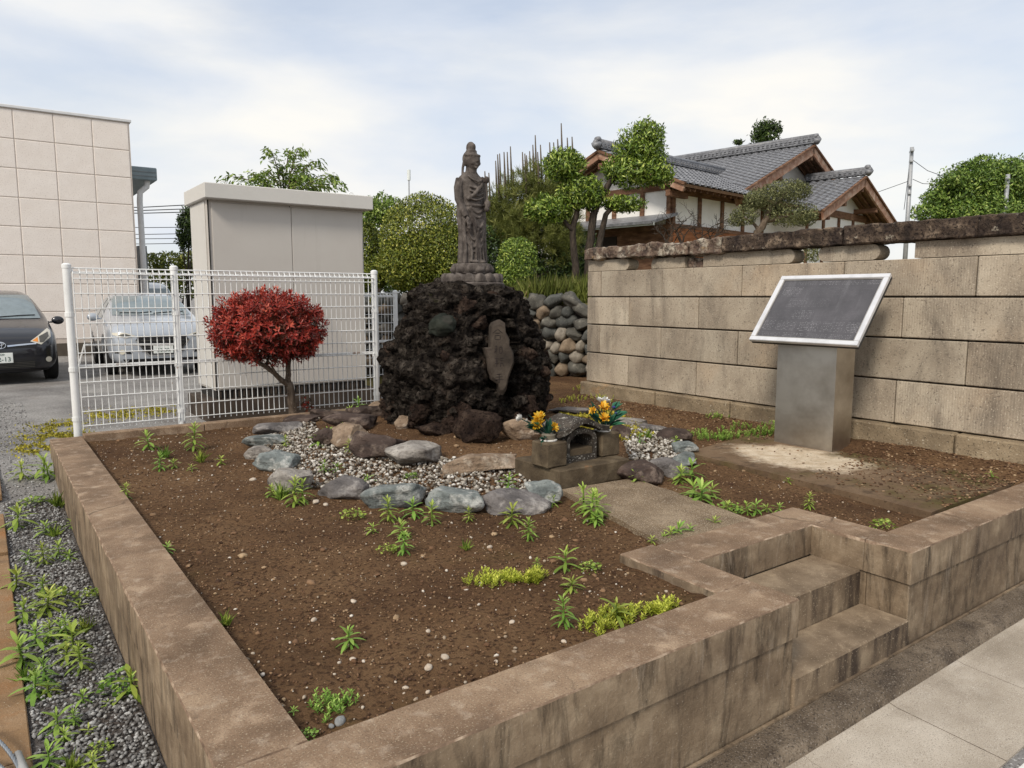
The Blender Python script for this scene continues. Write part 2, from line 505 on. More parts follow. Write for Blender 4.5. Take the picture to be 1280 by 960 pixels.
def worn_slab():
    m = NT('worn_mossy_slab'); p = m.pos()
    c = m.ramp(m.noise(p, 3, 8, .65), [(.3, c8(92, 74, 57)), (.5, c8(114, 94, 74)), (.7, c8(134, 114, 92))])
    c = m.mix(c, c8(80, 74, 36), m.math('MULTIPLY', m.step(m.noise(p, 1.9, 6, .6), .5, .62), .75))
    c = m.mix(c, c8(66, 52, 40), m.math('MULTIPLY', m.step(m.noise(p, 6, 6, .65), .52, .64), .7))
    # render worn pale round the foot of the stand
    q = m.n('ShaderNodeMapping', {'Vector': p, 'Location': (-4.72 * 1.9, -3.02 * 1.25, 0), 'Scale': (1.9, 1.25, 0)}).outputs[0]
    d = m.n('ShaderNodeVectorMath', {0: q}, operation='LENGTH').outputs['Value']
    w = m.math('ADD', d, m.math('MULTIPLY', m.noise(p, 5, 8, .7), .95))
    f = m.n('ShaderNodeMapRange', {'Value': w, 'From Min': 1.20, 'From Max': .98, 'To Min': 0, 'To Max': 1}).outputs[0]
    c = m.mix(c, m.ramp(m.noise(p, 12, 6), [(.3, c8(184, 164, 138)), (.7, c8(216, 202, 180))]), m.math('MULTIPLY', f, .92))
    c = m.mix(c, c8(60, 48, 38), m.math('MULTIPLY', m.step(m.noise(p, 60, 3), .60, .68), .6))
    m.bsdf(c, .93, m.bump(m.noise(p, 90, 6, .7), .6, .01), 0, .15); return m.mat
M['slab_moss'] = worn_slab()
def soilmat():
    m = NT('soil'); p = m.pos()
    c = m.ramp(m.noise(p, 1.1, 8, .65), [(.3, c8(82, 61, 43)), (.5, c8(106, 81, 58)), (.72, c8(128, 101, 74))])
    c = m.mix(c, c8(128, 104, 76), m.math('MULTIPLY', m.step(m.noise(p, 38, 4, .6), .55, .72), .5))
    c = m.mix(c, c8(52, 36, 26), m.math('MULTIPLY', m.step(m.noise(p, 55, 3, .6), .50, .64), .75))
    c = m.mix(c, c8(66, 46, 34), m.math('MULTIPLY', m.step(m.noise(p, .9, 5, .6), .50, .62), .45))
    c = m.mix(c, c8(96, 88, 48), m.math('MULTIPLY', m.step(m.noise(p, 1.7, 6, .6), .60, .74), .35))
    h = m.noise(p, 48, 8, .75)
    m.bsdf(c, .95, m.bump(h, .9, .02, m.bump(m.noise(p, 9, 5), .6, .03)), 0, .1)
    return m.mat
M['soil'] = soilmat()
M['asphalt'] = surf('old_asphalt', [c8(104, 101, 99), c8(132, 129, 126), c8(152, 149, 145)], 1.3, bump=.6, bscale=120, bdist=.015,
    blots=[(c8(96, 84, 72), .55, .56, .7, .7), (c8(170, 167, 160), .8, .6, .7, .5)],
    spots=[(c8(196, 194, 190), 75, .60, .66, .8), (c8(60, 57, 55), 85, .58, .66, .7)])
M['gravel'] = surf('gravel_bed', [c8(74, 68, 64), c8(100, 95, 92), c8(122, 118, 114)], 5, bump=.9, bscale=90, bdist=.02,
    blots=[(c8(74, 58, 46), 2.2, .52, .68, .7)], spots=[(c8(180, 180, 178), 60, .6, .67, .6), (c8(40, 36, 34), 70, .56, .66, .8)])
M['rust_paving'] = surf('rusty_paving', [c8(124, 98, 70), c8(140, 112, 82), c8(152, 126, 98)], 3, bump=.5, bscale=110,
    blots=[(c8(150, 96, 48), 2.4, .54, .7, .7), (c8(96, 78, 62), 5, .56, .7, .6)], spots=[(c8(196, 182, 160), 110, .66, .74, .6)])
M['apron'] = surf('gutter_concrete', [c8(150, 139, 124), c8(172, 161, 146), c8(190, 180, 166)], 2.2, bump=.4, bscale=160,
    blots=[(c8(126, 114, 100), 1.6, .52, .72, .6), (c8(206, 198, 186), 3, .6, .75, .5)], spots=[(c8(112, 104, 96), 230, .56, .66, .7), (c8(222, 216, 206), 240, .62, .7, .6)])
M['kerb'] = surf('worn_kerb', [c8(88, 76, 63), c8(112, 99, 84), c8(138, 124, 107)], 4, bump=.9, bscale=110, bdist=.012,
    blots=[(c8(62, 52, 44), 6, .52, .68, .7), (c8(150, 110, 60), 3.2, .70, .76, .7)],
    spots=[(c8(168, 158, 146), 150, .58, .68, .6), (c8(44, 37, 32), 120, .56, .66, .7)])
M['white_line'] = surf('road_paint', [c8(206, 204, 200), c8(226, 224, 220)], 14, bump=.3, spots=[(c8(150, 146, 140), 120, .62, .72, .7)])
M['garden'] = surf('garden_soil', [c8(92, 86, 50), c8(110, 104, 62), c8(122, 112, 76)], 2, bump=.6, bscale=40)

# ================================================================== ground sheets
def ground_z(u, v):
    if v < 1.552: return -.62
    t = min(1, max(0, (v - 5.2) / 2.2)); t = t * t * (3 - 2 * t)
    return -.405 + .115 * t
def grid_sheet(name, us, vs, zf, mat, kind='structure', keep=None):
    V = [(u, v, zf(u, v)) for v in vs for u in us]
    n = len(us); F = []
    for j in range(len(vs) - 1):
        for i in range(n - 1):
            if keep is None or keep((us[i] + us[i + 1]) / 2, (vs[j] + vs[j + 1]) / 2):
                F.append((j * n + i, j * n + i + 1, (j + 1) * n + i + 1, (j + 1) * n + i))
    me = bpy.data.meshes.new(name); me.from_pydata(V, [], F)
    o = finish(me, name, mat, smooth=True)
    o['kind'] = kind
    return o
gu = [-900, -200, -60, -20, -8, -3, -1, 0, .4, .7, 2, 4, 6, 10, 20, 60, 200, 900]
gv = [-900, -200, -60, -10, -3, 0, 1.55, 1.56, 3, 5.2, 5.7, 6.2, 6.7, 7.1, 7.5, 9, 14, 25, 60, 200, 900]
grid_sheet('ground', gu, gv, ground_z, M['asphalt'])
grid_sheet('road', [-60, 0, 60], [-30, .975], lambda u, v: -.53, M['asphalt'])
o = MB().box((20, .85, -.5275), (80, .15, .004)).build('road_marking', M['white_line']); o['kind'] = 'structure'
grid_sheet('gravel_strip', [.045, .12, .2, .3, .395], [1.5, 2.5, 3.5, 4.5, 5.2, 5.6, 6.0, 6.35], lambda u, v: ground_z(u, v) + .008, M['gravel'])
o = MB()
for k in range(5):
    o.box((-.51, 2.2 + k * 1.2, ground_z(0, 2.2 + k * 1.2) + .0), (1.1, 1.19, .05), bev=.004)
o = o.build('paved_strip', M['rust_paving']); o['kind'] = 'structure'

# L-shaped gutter blocks, 0.6 m each, along the street
gut = thing('gutter', (0, 1.4, -.5), None, None); gut['kind'] = 'structure'
prof = [(1.532, -.452), (1.43, -.456), (1.412, -.462), (1.402, -.474), (1.392, -.499), (1.36, -.506), (.965, -.522), (.965, -.66), (1.532, -.66)]
gb = MB(); L = .5985
gb.mi = 0
n = len(prof)
gb.add([(0, v - 1.4, z + .5) for v, z in prof] + [(L, v - 1.4, z + .5) for v, z in prof], [])
for i in range(n):
    gb.mi = 0 if i < 4 or i > 7 else 1
    gb.f.append([i, (i + 1) % n, n + (i + 1) % n, n + i]); gb.m.append(gb.mi)
gb.f.append(list(range(n))); gb.m.append(0); gb.f.append(list(range(n, 2 * n))); gb.m.append(0)
gme = gb.mesh('gutter_block'); gme.materials.append(M['kerb']); gme.materials.append(M['apron'])
for k in range(-6, 24):
    b = bpy.data.objects.new('gutter_block', gme); link(b, gut); b.location = (k * .6 - .09, 0, random.Random(k).uniform(-.002, .002))
o = MB().box((5.0, 1.5385, -.51), (30, .012, .13)).build('mortar_strip', M['side']); o['kind'] = 'structure'

# ================================================================== raised bed
BED = thing('raised_bed_wall', (.389, 1.543, -.46), 'low brown concrete wall with wide coping and two steps around the soil bed', 'wall')
def cop(u0, u1, v0, v1, z0=-.155, z1=0.0):
    MB().box(((u0 + u1) / 2, (v0 + v1) / 2, (z0 + z1) / 2), (u1 - u0 - .002, v1 - v0 - .002, z1 - z0), bev=.006).build('coping', [M['coping']], BED)
def rough_cop(u0, u1, v0, v1):
    """coping slab whose arrises are worn and slightly uneven; top in one colour, sides stained"""
    nx, ny = max(2, int((u1 - u0) / .035)), max(2, int((v1 - v0) / .035))
    b = .0045
    mb = MB()
    xs = [u0 + .001, u0 + b] + [u0 + b + (u1 - u0 - 2 * b) * i / nx for i in range(1, nx)] + [u1 - b, u1 - .001]
    ys = [v0 + .001, v0 + b] + [v0 + b + (v1 - v0 - 2 * b) * i / ny for i in range(1, ny)] + [v1 - b, v1 - .001]
    NX, NY = len(xs), len(ys)
    V = []
    for j, y in enumerate(ys):
        for i, x in enumerate(xs):
            e = i in (0, NX - 1) or j in (0, NY - 1)
            q = noise.noise(Vector((x * 9, y * 9, 3)))
            z = (-.0055 - .004 * max(0, noise.noise(Vector((x * 22, y * 22, 8))))) if e else .0012 * q
            if e and noise.noise(Vector((x * 4.3, y * 4.3, 21))) > .38: z -= .010
            V.append((x, y, z))
    F = [(j * NX + i, j * NX + i + 1, (j + 1) * NX + i + 1, (j + 1) * NX + i) for j in range(NY - 1) for i in range(NX - 1)]
    edge_f = [i in (0, NX - 2) or j in (0, NY - 2) for j in range(NY - 1) for i in range(NX - 1)]
    loop = [i for i in range(NX)] + [j * NX + NX - 1 for j in range(1, NY)] + [(NY - 1) * NX + i for i in range(NX - 2, -1, -1)] + [j * NX for j in range(NY - 2, 0, -1)]
    base = len(V)
    for i in loop: V.append((V[i][0], V[i][1], -.155))
    mb.add(V, F); mb.m = [2 if e else 0 for e in edge_f]; mb.mi = 1
    k = len(loop)
    for a in range(k):
        mb.f.append([loop[a], base + a, base + (a + 1) % k, loop[(a + 1) % k]]); mb.m.append(1)
    mb.f.append([base + a for a in range(k)]); mb.m.append(1)
    o = mb.build('coping', [M['coping'], M['side'], M['worn']], BED)
    smooth_by_angle(o, 35)
rough_cop(.389, .622, 1.767, 6.97)
rough_cop(.389, 2.476, 1.543, 1.767)
rough_cop(2.265, 2.476, 1.767, 2.31)
rough_cop(2.476, 3.56, 2.045, 2.29)
rough_cop(3.352, 3.56, 1.767, 2.045)
rough_cop(3.352, 5.8, 1.543, 1.767)
I = .012
def bedwall(u0, u1, v0, v1):
    MB().box(((u0 + u1) / 2, (v0 + v1) / 2, -.40), (u1 - u0, v1 - v0, .488), bev=.004).build('wall_section', M['side'], BED)
bedwall(.389 + I, .61, 1.56, 6.95); bedwall(.612, 2.476 - I, 1.543 + I, 1.755)
bedwall(2.28, 2.476 - I, 1.757, 2.3); bedwall(2.468, 3.352 + I, 2.045 + I, 2.28); bedwall(3.352 + I, 3.55, 1.757, 2.04); bedwall(3.352 + I, 5.79, 1.543 + I, 1.755)
MB().box((2.914, 1.912, -.405), (.897, .262, .498), bev=.007).build('step', M['tread'], BED)
MB().box((2.914, 1.662, -.49), (.897, .236, .336), bev=.007).build('step', M['tread'], BED)
# brown board kerb under the mesh fence
k0 = MB()
for a, b in ((.622, 1.56), (1.565, 2.60), (2.605, 3.55)):
    k0 = MB().box(((a + b) / 2, 6.91, -.06), (b - a, .11, .17), bev=.006)
    k0.build('kerb_stone', M['coping'], BED)

# soil
CX, CY = 3.5, 5.35
def soil_z(u, v):
    d = math.hypot(u - CX, v - CY)
    t = min(1, max(0, (2.15 - d) / 1.3)); t = t * t * (3 - 2 * t)
    z = -.042 + .115 * t
    w = min(1, max(0, (u - 4.95) / .55)); z += .085 * w * w * (3 - 2 * w)
    z += .010 * noise.noise(Vector((u * 1.3, v * 1.3, 0))) + .011 * noise.noise(Vector((u * 5, v * 5, 2)))
    return z
us = [.60 + i * .03 for i in range(int((7.5 - .6) / .03) + 1)]
vs = [1.75 + i * .03 for i in range(int((9.2 - 1.75) / .03) + 1)]
SO = grid_sheet('soil_bed', us, vs, lambda u, v: soil_z(u, v) + .011 * noise.noise(Vector((u * 15, v * 15, 5))), M['soil'], keep=lambda u, v: not (2.27 < u < 3.53 and v < 2.27) and not (v > 6.95 and u < 3.6) and not (u > 5.62 and v < 6.2) and not (v > 7.9 and u < 5.2 - (v - 7.9) * .6))
def S3(px, py, dz=0.0):
    """pixel -> point on the soil"""
    z = 0.0
    for _ in range(6):
        p = PZ(px, py, z); z = soil_z(p.x, p.y)
    return Vector((p.x, p.y, z + dz))

# slabs
def quad_slab(name, pts, z0, z1, mat, label, seed):
    mb = MB(); n = 14
    P = [Vector((x, y, 0)) for x, y in pts]
    V, F = [], []
    for j in range(n + 1):
        for i in range(n + 1):
            a, b = i / n, j / n
            q = (P[0] * (1 - a) + P[1] * a) * (1 - b) + (P[3] * (1 - a) + P[2] * a) * b
            e = i in (0, n) or j in (0, n)
            q.x += .012 * noise.noise(Vector((q.x * 7, q.y * 7, seed))) if e else 0
            q.y += .012 * noise.noise(Vector((q.x * 7, q.y * 7, seed + 9))) if e else 0
            V.append((q.x, q.y, z1 + .003 * noise.noise(Vector((q.x * 5, q.y * 5, seed)))))
    for j in range(n):
        for i in range(n):
            F.append((j * (n + 1) + i, j * (n + 1) + i + 1, (j + 1) * (n + 1) + i + 1, (j + 1) * (n + 1) + i))
    loop = list(range(n + 1)) + [j * (n + 1) + n for j in range(1, n + 1)] + [n * (n + 1) + i for i in range(n - 1, -1, -1)] + [j * (n + 1) for j in range(n - 1, 0, -1)]
    b = len(V)
    for i in loop: V.append((V[i][0], V[i][1], z0))
    k = len(loop)
    for a in range(k): F.append((loop[a], b + a, b + (a + 1) % k, loop[(a + 1) % k]))
    mb.add(V, F)
    o = mb.build(name, mat, loc=(*pts[0], z0))
    tag(o, label, 'slab'); return o
quad_slab('path_slab', [(2.56, 2.30), (3.22, 2.294), (3.36, 3.30), (2.79, 3.36)], -.12, -.012, M['slab'], 'flat speckled concrete slab between the steps and the flower stands', 1)
quad_slab('foundation_slab', [(4.09, 1.80), (5.30, 1.80), (5.36, 3.78), (4.21, 3.62)], -.12, -.004, M['slab_moss'], 'mossy concrete slab with pale worn patch under the metal board stand', 4)

# ================================================================== stone block wall on the right
M['tuff'] = None
def tuff():
    m = NT('tan_tuff_block'); p = m.pos()
    r = m.n('ShaderNodeObjectInfo').outputs['Random']
    off = m.n('ShaderNodeVectorMath', {0: p}, operation='ADD'); m.set(off.inputs[1], m.n('ShaderNodeCombineXYZ', {'X': m.math('MULTIPLY', r, 40)}).outputs[0])
    q = off.outputs[0]
    c = m.ramp(m.noise(q, 1.6, 8, .62), [(.28, c8(138, 122, 102)), (.5, c8(168, 152, 129)), (.72, c8(190, 176, 152))])
    c = m.mix(c, c8(196, 158, 110), m.math('MULTIPLY', m.step(m.noise(q, 1.3, 4), .56, .74), .34))
    c = m.mix(c, c8(92, 82, 72), m.math('MULTIPLY', m.step(m.noise(m.pos((3.4, 3.4, .9)), 1.0, 8, .68, .5), .48, .70), .72))
    c = m.mix(c, c8(70, 60, 52), m.math('MULTIPLY', m.step(m.noise(p, 64, 3, .6), .58, .68), .6))
    c = m.mix(c, c8(214, 202, 178), m.math('MULTIPLY', m.step(m.noise(p, 95, 2, .5), .62, .70), .55))
    rib = m.n('ShaderNodeTexWave', {'Vector': p, 'Scale': 17.0, 'Distortion': 1.6, 'Detail': 2.0, 'Detail Scale': 1.2}, wave_type='BANDS', bands_direction='Y', wave_profile='SIN').outputs['Fac']
    ribs = m.math('MULTIPLY', rib, m.step(m.noise(q, 1.1, 3), .40, .58))
    c = m.mix(c, m.mix(c, (.74, .70, .66, 1), 1.0, 'MULTIPLY'), m.math('MULTIPLY', ribs, .24))
    hs = m.n('ShaderNodeHueSaturation', {'Color': c, 'Saturation': .80}); v = m.math('MULTIPLY_ADD', r, .24); v.node.inputs[2].default_value = .88; m.set(hs.inputs['Value'], v)
    n = m.bump(m.noise(p, 80, 6, .7), .55, .01, m.bump(ribs, .3, .005))
    m.bsdf(hs.outputs[0], .93, n, 0, .15)
    return m.mat
M['tuff'] = tuff()
M['joint'] = surf('dark_joint', [c8(34, 29, 26), c8(50, 43, 38)], 12, bump=.5)
M['tuff_base'] = surf('weathered_base_stone', [c8(112, 98, 80), c8(140, 124, 101), c8(160, 144, 120)], 3, bump=.7, bscale=70,
    blots=[(c8(176, 122, 58), 1.9, .58, .72, .65), (c8(86, 76, 62), 4, .52, .7, .6)], spots=[(c8(206, 196, 176), 60, .66, .72, .6), (c8(62, 54, 46), 80, .6, .68, .7)], objrand=.08)
M['cap'] = surf('dark_capstone', [c8(46, 38, 33), c8(78, 65, 55), c8(122, 106, 90)], 9, bump=1.0, bscale=30, bdist=.02,
    blots=[(c8(146, 128, 110), 9, .58, .68, .7), (c8(40, 31, 29), 6, .5, .60, .7), (c8(188, 178, 160), 16, .64, .70, .6)], spots=[(c8(34, 27, 25), 48, .54, .64, .8)], objrand=.08)
M['cap_pale'] = surf('lichened_capstone', [c8(78, 62, 56), c8(120, 102, 88), c8(186, 176, 158)], 9, bump=1.0, bscale=30, bdist=.02,
    blots=[(c8(206, 198, 182), 5, .55, .66, .8), (c8(52, 42, 38), 7, .55, .64, .8), (c8(170, 138, 84), 4, .62, .7, .7)], spots=[(c8(40, 32, 30), 60, .58, .66, .7)])
def rough_block(c, s, seed, amp=.02, cell=.05, freq=7, taper=0.0):
    nx, ny, nz = [max(2, min(26, int(d / cell))) for d in s]
    bm = bmesh.new()
    bmesh.ops.create_cube(bm, size=1.0, matrix=Matrix.Diagonal((s[0], s[1], s[2], 1)))
    for ax, k in ((0, nx), (1, ny), (2, nz)):
        for i in range(1, k):
            co = [0, 0, 0]; no = [0, 0, 0]; co[ax] = -s[ax] / 2 + s[ax] * i / k; no[ax] = 1
            bmesh.ops.bisect_plane(bm, geom=bm.verts[:] + bm.edges[:] + bm.faces[:], plane_co=co, plane_no=no)
    bmesh.ops.bevel(bm, geom=[e for e in bm.edges if e.calc_face_angle(0) > .5], offset=min(s) * .06, segments=1, affect='EDGES')
    off = Vector((seed * 3.1, seed * 1.7, seed))
    bm.normal_update()
    for v in bm.verts:
        q = v.co + Vector(c) + off
        a = noise.noise(q * freq) + .6 * noise.noise(q * freq * 2.3) + .3 * noise.noise(q * freq * 5)
        v.co += v.normal * a * amp
    mb = MB(); mb.bm(bm, None, c)
    return mb
WU = 5.60
WALL = thing('stone_block_wall', (WU, 1.8, -.1), 'tall tan stone block wall with dark rough capstones behind the metal board', 'wall')
TH = .16
rows = [(1.155, 1.428, [6.30, 6.08, 5.175, 4.215, 3.247, 2.278, 1.80]), (.848, 1.143, [6.30, 5.637, 4.70, 3.735, 2.767, 1.80]),
        (.530, .836, [6.30, 6.09, 5.174, 4.238, 3.27, 2.304, 1.80]), (.196, .518, [6.30, 5.635, 4.709, 3.745, 2.783, 1.80])]
k = 0
for z0, z1, js in rows:
    for a, b in zip(js[:-1], js[1:]):
        k += 1
        r = random.Random(k)
        MB().box((WU + TH / 2 + r.uniform(-.003, .003), (a + b) / 2, (z0 + z1) / 2), (TH, a - b - .006, z1 - z0), bev=.006).build('stone_block', M['tuff'], WALL)
MB().box((WU + .105, 4.05, .78), (.09, 4.48, 1.27)).build('mortar_core', M['joint'], WALL)
for a, b in ((6.34, 5.185), (5.18, 4.255), (4.25, 3.285), (3.28, 2.322), (2.317, 1.80)):
    k += 1
    rough_block((WU + .04, (a + b) / 2, .055), (.22, a - b - .008, .262), k, .006, .07, 9).build('base_stone', M['tuff_base'], WALL)
MB().box((WU - .03, 3.05, -.14), (.34, 2.5, .17), bev=.012).build('footing', M['tuff_base'], WALL)
# the wall turns the corner and runs on along the street
for i_, (z0, z1, js) in enumerate(rows):
    u = WU + TH + .006
    while u < 12:
        w = .94 if u > 6 else (.94 if i_ % 2 else .47)
        MB().box((u + w / 2, 1.882, (z0 + z1) / 2), (w - .006, TH, z1 - z0), bev=.006).build('stone_block', M['tuff'], WALL)
        u += w
MB().box((8.95, 1.90, .78), (6.2, .09, 1.27)).build('mortar_core', M['joint'], WALL)
for i_ in range(7):
    rough_block((WU + .66 + i_ * .95, 1.86, -.05), (.94, .24, .47), 60 + i_, .006, .08, 9).build('base_stone', M['tuff_base'], WALL)
    rough_block((WU + .69 + i_ * .95, 1.89, 1.634), (.945, .27, .155), 70 + i_, .016, .04, 10).build('capstone', M['cap'], WALL)
    MB().box((WU + .66 + i_ * .95, 1.885, 1.493), (.94, .15, .118), bev=.006).build('stone_block', M['tuff'], WALL)
# open course of blocks with rounded ends
def spacer(a, b, ra, rb, seed):
    z0, z1 = 1.434, 1.552
    r = (z1 - z0) / 2; zc = (z0 + z1) / 2; pts = []
    def end(y, s, rnd):
        if rnd:
            return [(WU + .012, y - s * r + s * r * math.sin(t), zc + r * math.cos(t)) for t in [PI * i / 8 for i in range(9)]]
        return [(WU + .012, y, z1), (WU + .012, y, z0)]
    pts = end(b, -1, rb) ; left = end(a, 1, ra)[::-1]
    MB().prism(pts + left, (TH - .01, 0, 0)).build('stone_block', M['tuff'], WALL)
spacer(6.30, 5.66, False, True, 1); spacer(4.67, 3.70, False, True, 2); spacer(3.48, 2.97, True, True, 3); spacer(2.71, 1.80, False, False, 4)
rough_block((WU + .085, 5.12, 1.487), (.14, .44, .115), 31, .014, .04, 9).build('broken_block', M['tuff'], WALL)
rough_block((WU + .075, 4.775, 1.476), (.12, .17, .09), 33, .02, .03, 11).build('broken_block', M['cap_pale'], WALL)
# capstones
for a, b, zc, h, m_, s_ in ((6.32, 5.14, 1.622, .125, 'cap_pale', 3), (5.13, 4.80, 1.612, .115, 'cap_pale', 8), (4.79, 4.42, 1.618, .13, 'cap_pale', 12),
                        (4.415, 3.245, 1.628, .142, 'cap', 5), (3.238, 2.275, 1.628, .142, 'cap', 6), (2.268, 1.78, 1.628, .142, 'cap', 7)):
    rough_block((WU + .08, (a + b) / 2, zc), (.27, a - b, h), s_, .026 if m_ == 'cap_pale' else .012, .032, 10).build('capstone', M[m_], WALL)

# ================================================================== raised garden and its cobble retaining wall
CWR, CWL = LF(1.22, 10.05), LF(-3.3, 12.1)
cwd = (CWL - CWR).normalized(); cwn = Vector((cwd.y, -cwd.x, 0))
if cwn.dot(FWD) > 0: cwn = -cwn
gp = [Vector((5.80, 1.98, 0)), Vector((5.80, 6.28, 0)), CWR - cwn * .12, CWL - cwn * .12, CWL + FWD * 1.2 - RGT * .3, CWL + FWD * 30 - RGT * 2, LF(60, 70), Vector((60, 1.98, 0))]
GZ = 1.06
o = MB().prism([(p.x, p.y, -.5) for p in gp], (0, 0, GZ + .5)).build('garden_ground', M['garden']); o['kind'] = 'structure'
M['cobble'] = [surf('cobble_%d' % i, cs, 5, bump=.5, bscale=50, blots=bl, spots=[(c8(150, 144, 134), 60, .64, .7, .5)], obj=True, objrand=.15) for i, (cs, bl) in enumerate([
    ([c8(60, 58, 54), c8(84, 82, 76), c8(110, 106, 98)], [(c8(150, 146, 136), 8, .62, .72, .5)]),
    ([c8(54, 55, 53), c8(76, 77, 74), c8(94, 94, 90)], []),
    ([c8(96, 83, 68), c8(126, 110, 92), c8(156, 140, 120)], [(c8(80, 66, 54), 6, .55, .7, .7)]),
    ([c8(98, 91, 81), c8(136, 128, 116), c8(172, 165, 154)], [(c8(86, 80, 72), 7, .55, .68, .8)])])]
CW = thing('cobble_retaining_wall', CWR, 'retaining wall of rounded grey and tan river cobbles behind the dark mound', 'wall')
Lw = (CWL - CWR).length
MB().prism([CWR - cwn * .02 + UPV * -.1, CWL - cwn * .02 + UPV * -.1, CWL - cwn * .02 + UPV * (GZ - .03), CWR - cwn * .02 + UPV * (GZ - .03)], -cwn * .1).build('mortar_core', M['joint'], CW)
rng = random.Random(5)
k = 0
z = .02
row = 0
while z < GZ + .02:
    h = rng.uniform(.15, .22) if row else .22
    x = -.15 + rng.uniform(0, .12)
    while x < Lw:
        w = rng.uniform(.13, .31)
        zz = z + rng.uniform(-.03, .03)
        if zz + h * .5 < GZ + .06:
            V, F = rock_mesh(900 + k, (w * 1.10, .26, h * rng.uniform(1.0, 1.3)), 3, .20, 8, .03, boxy=.2)
            me = np_mesh('cobble', V, F)
            o = finish(me, 'cobble', rng.choice([M['cobble'][0], M['cobble'][0], M['cobble'][1], M['cobble'][1], M['cobble'][2], M['cobble'][3]]), CW, smooth=True, local=True)
            p = cwd * (x + w / 2) + UPV * (zz + h / 2) + cwn * rng.uniform(-.01, .04)
            o.location = p
            o.rotation_euler = Matrix(((cwd.x, cwn.x, 0), (cwd.y, cwn.y, 0), (0, 0, 1))).to_euler()
            o.rotation_euler.rotate_axis('Y', rng.uniform(-.6, .6))
            k += 1
        x += w * .97
    z += h * .95
    row += 1
def proj(p):
    w = Vector(p) - EYE
    l, f, u = w.dot(RGT), w.dot(FWD), w.z
    d = f * math.cos(PITCH) - u * math.sin(PITCH); dn = -f * math.sin(PITCH) - u * math.cos(PITCH)
    return 640 + FPX * l / d, 480 + FPX * dn / d
def in_poly(x, y, P):
    c = False; n = len(P); j = n - 1
    for i in range(n):
        if (P[i][1] > y) != (P[j][1] > y) and x < (P[j][0] - P[i][0]) * (y - P[i][1]) / (P[j][1] - P[i][1]) + P[i][0]: c = not c
        j = i
    return c

# ================================================================== lava rock mound
MC = Vector((3.52, 5.476, 0))
M['lava'] = surf('black_lava', [c8(32, 29, 27), c8(58, 52, 47), c8(102, 94, 86)], 13, bump=1.0, bscale=46, bdist=.05, rough=1.0, spec=.04,
    blots=[(c8(30, 25, 24), 16, .54, .64, .7), (c8(84, 70, 60), 6, .58, .68, .6), (c8(112, 108, 98), 9, .63, .70, .6), (c8(84, 84, 50), 5, .68, .74, .6)],
    spots=[(c8(18, 15, 15), 45, .55, .62, .8)], objrand=.3)
M['lava_brown'] = surf('brown_lava', [c8(44, 35, 31), c8(70, 57, 50), c8(98, 83, 72)], 8, bump=1.0, bscale=40, bdist=.04, rough=1.0, spec=.05,
    blots=[(c8(40, 32, 30), 12, .52, .62, .7), (c8(130, 116, 100), 6, .64, .72, .5)], spots=[(c8(24, 20, 19), 45, .57, .64, .8)], objrand=.2)
M['tablet'] = surf('brown_tablet_stone', [c8(44, 38, 33), c8(62, 54, 47), c8(82, 73, 64)], 6, bump=.5, bscale=60,
    blots=[(c8(70, 58, 52), 4, .55, .7, .6)], spots=[(c8(50, 42, 38), 100, .62, .7, .6)], obj=False)
M['green_stone'] = surf('grey_green_stone', [c8(32, 35, 32), c8(44, 47, 42), c8(60, 62, 56)], 7, spec=.05, bump=.6, bscale=40, blots=[(c8(60, 58, 54), 9, .55, .66, .7)])
MM = MC - RGT * .05
MOUND = thing('lava_rock_mound', (MM.x, MM.y, .02), 'tall mound of rough black lava rock carrying the standing statue', 'rock mound')
def mound_r(z):
    T = [(-.1, .68), (.1, .70), (.3, .72), (.5, .715), (.72, .655), (.92, .565), (1.08, .49), (1.17, .41), (1.22, .28), (1.27, .1)]
    for (a, ra), (b, rb) in zip(T[:-1], T[1:]):
        if z <= b: return ra + (rb - ra) * (z - a) / (b - a)
    return .1
def ridged(q):
    return 1 - 2 * abs(noise.noise(q))
def core_mesh():
    NA, NZ = 300, 150
    zs = [-.08 + 1.33 * i / (NZ - 1) for i in range(NZ)]
    V = []
    for z in zs:
        R = mound_r(z) * .80
        for j in range(NA):
            a = 2 * PI * j / NA
            d = Vector((math.cos(a), math.sin(a), 0)); p = MM + d * R + UPV * z
            w = p + Vector((noise.noise(p * 4), noise.noise(p * 4 + Vector((9, 0, 0))), noise.noise(p * 4 + Vector((0, 9, 0))))) * .12
            h = .07 * ridged(w * 3.4) + .06 * ridged(w * 7) + .035 * ridged(w * 14) + .02 * ridged(w * 30)
            q = p + (d + UPV * .25) * h
            if (q - MC).dot(-FWD) > .1:
                x, y = proj(q)
                if in_poly(x, y, TBX): q -= d * .10
            V.append(q[:])
    F = [(i * NA + j, i * NA + (j + 1) % NA, (i + 1) * NA + (j + 1) % NA, (i + 1) * NA + j) for i in range(NZ - 1) for j in range(NA)]
    return np_mesh('core', np.array(V), np.array(F))
TAB = [(590 + x / 8.73, 390 + y / 8.73) for x, y in [(230, 110), (300, 80), (360, 120), (370, 220), (410, 300), (410, 360), (455, 450), (460, 560), (430, 640), (400, 720), (375, 850), (340, 905), (300, 900), (285, 790), (210, 740), (180, 640), (165, 500), (130, 390), (200, 385), (207, 250), (210, 150)]]
TBX = [(x + (9 if x > 622 else -9), y + (9 if y > 445 else -7)) for x, y in TAB]
co_ = finish(core_mesh(), 'core', M['lava'], MOUND, smooth=True)
MB().lathe([(.02, 0), (.34, .0), (.36, .02), (.30, .05)], (MC.x, MC.y, 1.15), 20).build('setting_bed', M['lava'], MOUND)
tn = Vector((-.42, -.90, .06)).normalized()
tp = PY(625, 448, 4.775)
